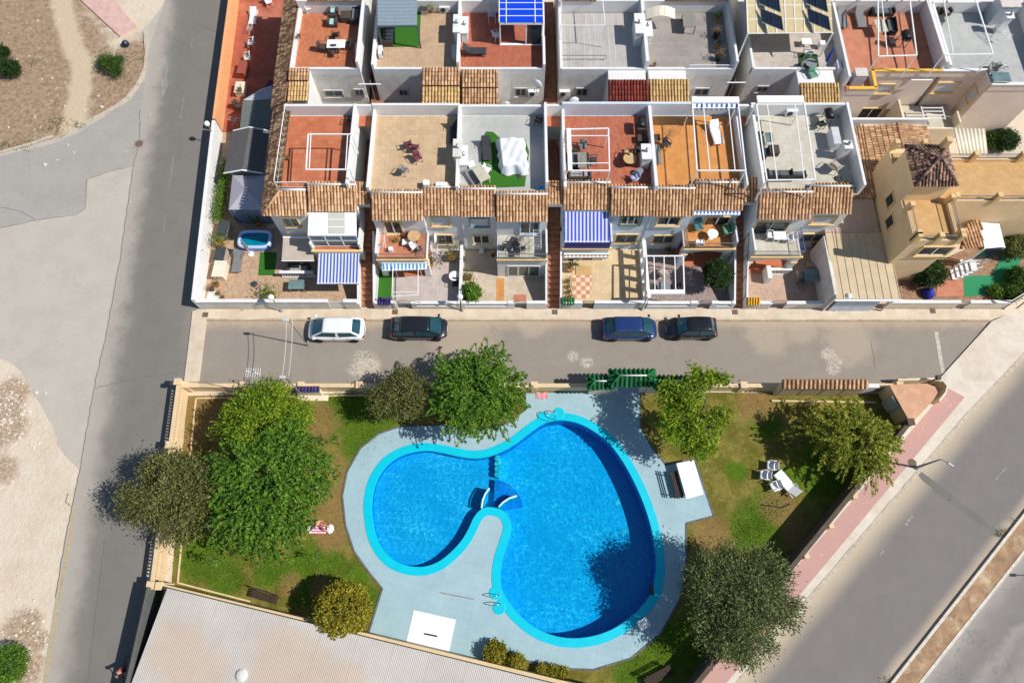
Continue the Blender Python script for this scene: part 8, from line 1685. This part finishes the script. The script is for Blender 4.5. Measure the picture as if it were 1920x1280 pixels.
def hand(J, E, wrist, d, side, parent_i):
    """palm, four unequal fingers and a thumb from the side of the palm"""
    d = Vector(d).normalized(); s = Vector(side).normalized(); w = Vector(wrist); palm = w+d*.07; b = len(J); J.append((palm, (.034,.016))); E.append((parent_i, b))
    for k, (o_, L_) in enumerate(((-.03,.065),(-.01,.078),(.011,.072),(.03,.055))):
        a = palm+s*o_+d*.025; J += [(a, .0085), (a+d*L_*.55+Vector((0,0,-.012)), .008), (a+d*L_+Vector((0,0,-.03)), .007)]; i = len(J)-3; E += [(b,i),(i,i+1),(i+1,i+2)]
    a = w+d*.03-s*.035; J += [(a, .010), (a+d*.035-s*.025, .009)]; i = len(J)-2; E += [(b,i),(i,i+1)]
def head(root, c, look, hairm, skin, up=(0,0,1), hair_len=.0, cap=None):
    """head with nose, ears, eyes, mouth and hair, turned towards look"""
    c = Vector(c); f = Vector(look).normalized(); u = Vector(up); u = (u-f*u.dot(f)).normalized(); s = f.cross(u); mt = Matrix((s, f, u)).transposed().to_4x4(); mt.translation = c
    mb = MB(); mb.grid(lambda a, b: (lambda t, p: mt @ Vector((.077*math.sin(p)*math.cos(t)*(1-.12*max(0,-math.cos(p))), .098*math.sin(p)*math.sin(t)+.012*max(0,-math.cos(p)), .12*math.cos(p))))(2*math.pi*a, math.pi*b), 20, 14)
    hd_ = mb.build('head', skin, root, smooth=True)
    mb = MB(); mb.add([mt @ Vector(v) for v in ((-.016,.09,-.03),(.016,.09,-.03),(0,.122,-.028),(0,.095,.022))], [(0,1,2),(0,2,3),(1,3,2)]); o = mb.build('nose', skin, root); o.parent = hd_
    for sx in (-1, 1):
        mb = MB(); q = mt @ Vector((sx*.03,.09,.005)); mb.lathe([(0,-.009),(.011,0),(0,.009)], q, 8); o = mb.build('eye', BLACK, root); o.parent = hd_
        mb = MB(); q = mt @ Vector((sx*.078,.0,-.01)); mb.lathe([(0,-.03),(.016,-.01),(.018,.012),(0,.028)], q, 8); o = mb.build('ear', skin, root); o.parent = hd_
    mb = MB(); q0, q1 = mt @ Vector((-.025,.094,-.062)), mt @ Vector((.025,.094,-.062)); mb.tube([q0, q1], .006, 6); o = mb.build('mouth', mat('lips', (.35,.12,.10), .5), root); o.parent = hd_
    mb = MB(); mb.grid(lambda a, b: (lambda t, p: mt @ Vector((.086*math.sin(p)*math.cos(t), -.012+.105*math.sin(p)*math.sin(t)*(.78 if math.sin(t) > 0 else 1), .012+.125*math.cos(p)-hair_len*max(0,b-.6)*(math.sin(t) < 0))))(2*math.pi*a, math.pi*.60*b), 20, 9)
    mb.build('hair' if cap is None else 'cap', hairm if cap is None else cap, root, smooth=True)
    return hd_
# sunbather sitting on a striped towel, leaning back on one arm
twl = thing('beach_towel', 'pink striped beach towel on the lawn by the pool deck', 'towel', P(600,990,0)[:]); a, b = P(578,1000,.03), P(612,984,.03); mb = MB()
mb.grid(lambda u, v: (a.x+(b.x-a.x)*u+.02*math.sin(v*5), a.y+(b.y-a.y)*v+.025*math.sin(u*7), .035+.012*math.sin(u*23)*math.sin(v*9)), 24, 12); mb.build('cloth', stripes('pink_stripes', (.62,.10,.24,1), (.78,.66,.68,1), .17, 1), twl, smooth=True, solid=.012)
flt = thing('float_cushion', 'white rounded beach cushion at the towel end', 'cushion', P(619,991,0)[:]); p = P(619,991,.12); mb = MB(); mb.grid(lambda u, v: (lambda t, q: (p.x+.26*math.sin(q)*math.cos(t), p.y+.33*math.sin(q)*math.sin(t), .14+.1*math.cos(q)))(2*math.pi*u, math.pi*v), 20, 10); mb.build('pad', mat('white_cushion', (.78,.77,.76), .8), flt, smooth=True)
bagt = thing('beach_bag', 'black and white patterned beach bag on the towel', 'bag', P(582,992,0)[:]); p = P(582,991,.15); mb = MB(); mb.lathe([(.15,0),(.2,.12),(.19,.26),(.17,.27),(.15,.1),(0,.05)], (p.x,p.y,.04), 14); mb.build('body', mat('patterned_bag', (.5,.5,.5), .8, .9, 14), bagt); mb = MB(); mb.tube([(p.x-.14,p.y,.28),(p.x-.08,p.y,.48),(p.x+.08,p.y,.48),(p.x+.14,p.y,.28)], .014, 6); mb.build('handle', BLACK, bagt)
sun_ = thing('person', 'person sitting on the pink towel with dark hair and red swimsuit', 'person'); V = Vector
J = [(V((0,0,.13)),.12),(V((0,.08,.32)),.115),(V((0,.17,.5)),.13),(V((0,.20,.60)),.055),(V((0,.215,.68)),.05),
 (V((-.17,.17,.53)),.052),(V((-.25,.32,.30)),.042),(V((-.26,.40,.07)),.028),(V((.17,.17,.53)),.052),(V((.24,.0,.36)),.042),(V((.2,-.22,.40)),.028),
 (V((-.1,-.06,.13)),.095),(V((-.15,-.45,.42)),.062),(V((-.14,-.62,.1)),.042),(V((-.14,-.78,.06)),.032),(V((.1,-.06,.13)),.095),(V((.16,-.48,.16)),.065),(V((.18,-.88,.1)),.044),(V((.2,-1.02,.07)),.032)]
E_ = [(0,1),(1,2),(2,3),(3,4),(2,5),(5,6),(6,7),(2,8),(8,9),(9,10),(0,11),(11,12),(12,13),(13,14),(0,15),(15,16),(16,17),(17,18)]
hand(J, E_, (-.26,.40,.05), (-.1,.9,0), (1,0,0), 7); hand(J, E_, (.2,-.22,.40), (-.1,-.9,-.2), (1,0,0), 10)
figure('body', sun_, J, E_, SKIN); head(sun_, (0,.235,.80), (0,-.95,.05), mat('black_hair', (.012,.010,.010), .6), SKIN, hair_len=.2)
J2 = [(V((0,0,.13)),.128),(V((0,.08,.32)),.124),(V((0,.16,.48)),.136)]; figure('swimsuit', sun_, J2+[(V((-.07,-.05,.13)),.1),(V((.07,-.05,.13)),.1)], [(0,1),(1,2),(0,3),(0,4)], REDP)
p = P(601,983,.3); sun_.location = (p.x,p.y,.04); sun_.rotation_euler = (0,0,R(60))
# cyclist at the road's edge, riding out of the lower frame
bic = thing('bicycle', 'bicycle ridden along the road by the boundary wall', 'bicycle'); TYB = mat('bike_tyre', (.02,.02,.02), .8)
for yy in (.52, -.52):
    mb = MB(); mb.tube([(0, yy+.33*math.cos(t), .34+.33*math.sin(t)) for t in [2*math.pi*k/28 for k in range(28)]], .02, 6, closed=True); w_ = mb.build('wheel', TYB, bic, smooth=True); mb = MB()
    for k in range(9): t = math.pi*k/9; mb.tube([(0,yy+.32*math.cos(t),.34+.32*math.sin(t)),(0,yy-.32*math.cos(t),.34-.32*math.sin(t))], .003, 4)
    mb.tube([(-.04,yy,.34),(.04,yy,.34)], .025, 8); o = mb.build('spokes', STEEL, bic); o.parent = w_
mb = MB(); s_, b_, h_ = V((0,-.18,.82)), V((0,-.05,.32)), V((0,.36,.86))
for q0, q1 in ((b_,s_),(b_,h_),(s_+V((0,.02,-.05)),h_),(b_,V((0,-.52,.34))),(s_,V((0,-.52,.34))),(h_+V((0,-.03,.1)),V((0,.52,.34)))): mb.tube([q0, q1], .018, 8)
mb.build('frame', mat('bike_frame', (.30,.04,.03), .4), bic); mb = MB(); mb.box(-.07,.07,-.32,-.08,.86,.91); mb.build('saddle', BLACK, bic, bevel=.02); mb = MB(); mb.tube([(-.28,.26,.98),(-.22,.34,1.0),(0,.36,.98),(.22,.34,1.0),(.28,.26,.98)], .014, 6); mb.build('handlebar', BLACK, bic)
for s in (-1, 1): mb = MB(); mb.tube([(0,-.05,.32),(s*.06,-.05,.32),(s*.07,-.05+s*.12,.32-s*.12)], .012, 6); mb.box(min(s*.06,s*.16),max(s*.06,s*.16),-.08+s*.12,-.02+s*.12,.30-s*.12,.32-s*.12); mb.build('pedal', GREYMET, bic)
cyc = thing('person', 'cyclist in red top and dark shorts riding the bicycle', 'person')
J = [(V((0,-.20,.95)),.115),(V((0,-.08,1.15)),.11),(V((0,.06,1.34)),.125),(V((0,.12,1.43)),.055),(V((0,.15,1.50)),.05),
 (V((-.18,.08,1.36)),.05),(V((-.27,.14,1.14)),.04),(V((-.25,.24,1.02)),.027),(V((.18,.08,1.36)),.05),(V((.27,.14,1.14)),.04),(V((.25,.24,1.02)),.027),
 (V((-.09,-.16,.92)),.09),(V((-.11,.22,.72)),.06),(V((-.11,.0,.47)),.042),(V((-.11,.06,.44)),.03),(V((-.11,.16,.43)),.026),(V((.09,-.16,.92)),.09),(V((.11,.12,.56)),.06),(V((.11,.03,.24)),.042),(V((.11,.10,.20)),.03),(V((.11,.2,.20)),.026)]
E_ = [(0,1),(1,2),(2,3),(3,4),(2,5),(5,6),(6,7),(2,8),(8,9),(9,10),(0,11),(11,12),(12,13),(13,14),(14,15),(0,16),(16,17),(17,18),(18,19),(19,20)]
hand(J, E_, (-.25,.24,1.02), (.05,.9,-.3), (1,0,0), 7); hand(J, E_, (.25,.24,1.02), (-.05,.9,-.3), (1,0,0), 10); figure('body', cyc, J, E_, SKIN)
figure('shirt', cyc, [(V((0,-.18,1.0)),.122),(V((0,-.08,1.15)),.12),(V((0,.05,1.33)),.132),(V((-.18,.08,1.36)),.058),(V((-.23,.11,1.24)),.054),(V((.18,.08,1.36)),.058),(V((.23,.11,1.24)),.054)], [(0,1),(1,2),(2,3),(3,4),(2,5),(5,6)], mat('red_jersey', (.55,.06,.05), .8))
figure('shorts', cyc, [(V((0,-.20,.95)),.125),(V((-.09,-.14,.91)),.098),(V((-.105,.12,.77)),.075),(V((.09,-.14,.91)),.098),(V((.10,.04,.66)),.075)], [(0,1),(1,2),(0,3),(3,4)], mat('dark_shorts', (.02,.03,.06), .8))
head(cyc, (0,.20,1.62), (0,1,-.12), mat('brown_hair', (.06,.03,.02), .7), SKIN)
p = P(236,1256,.5)
for o in (bic, cyc): o.location = (p.x,p.y,.01); o.rotation_euler = (0,0,R(188))
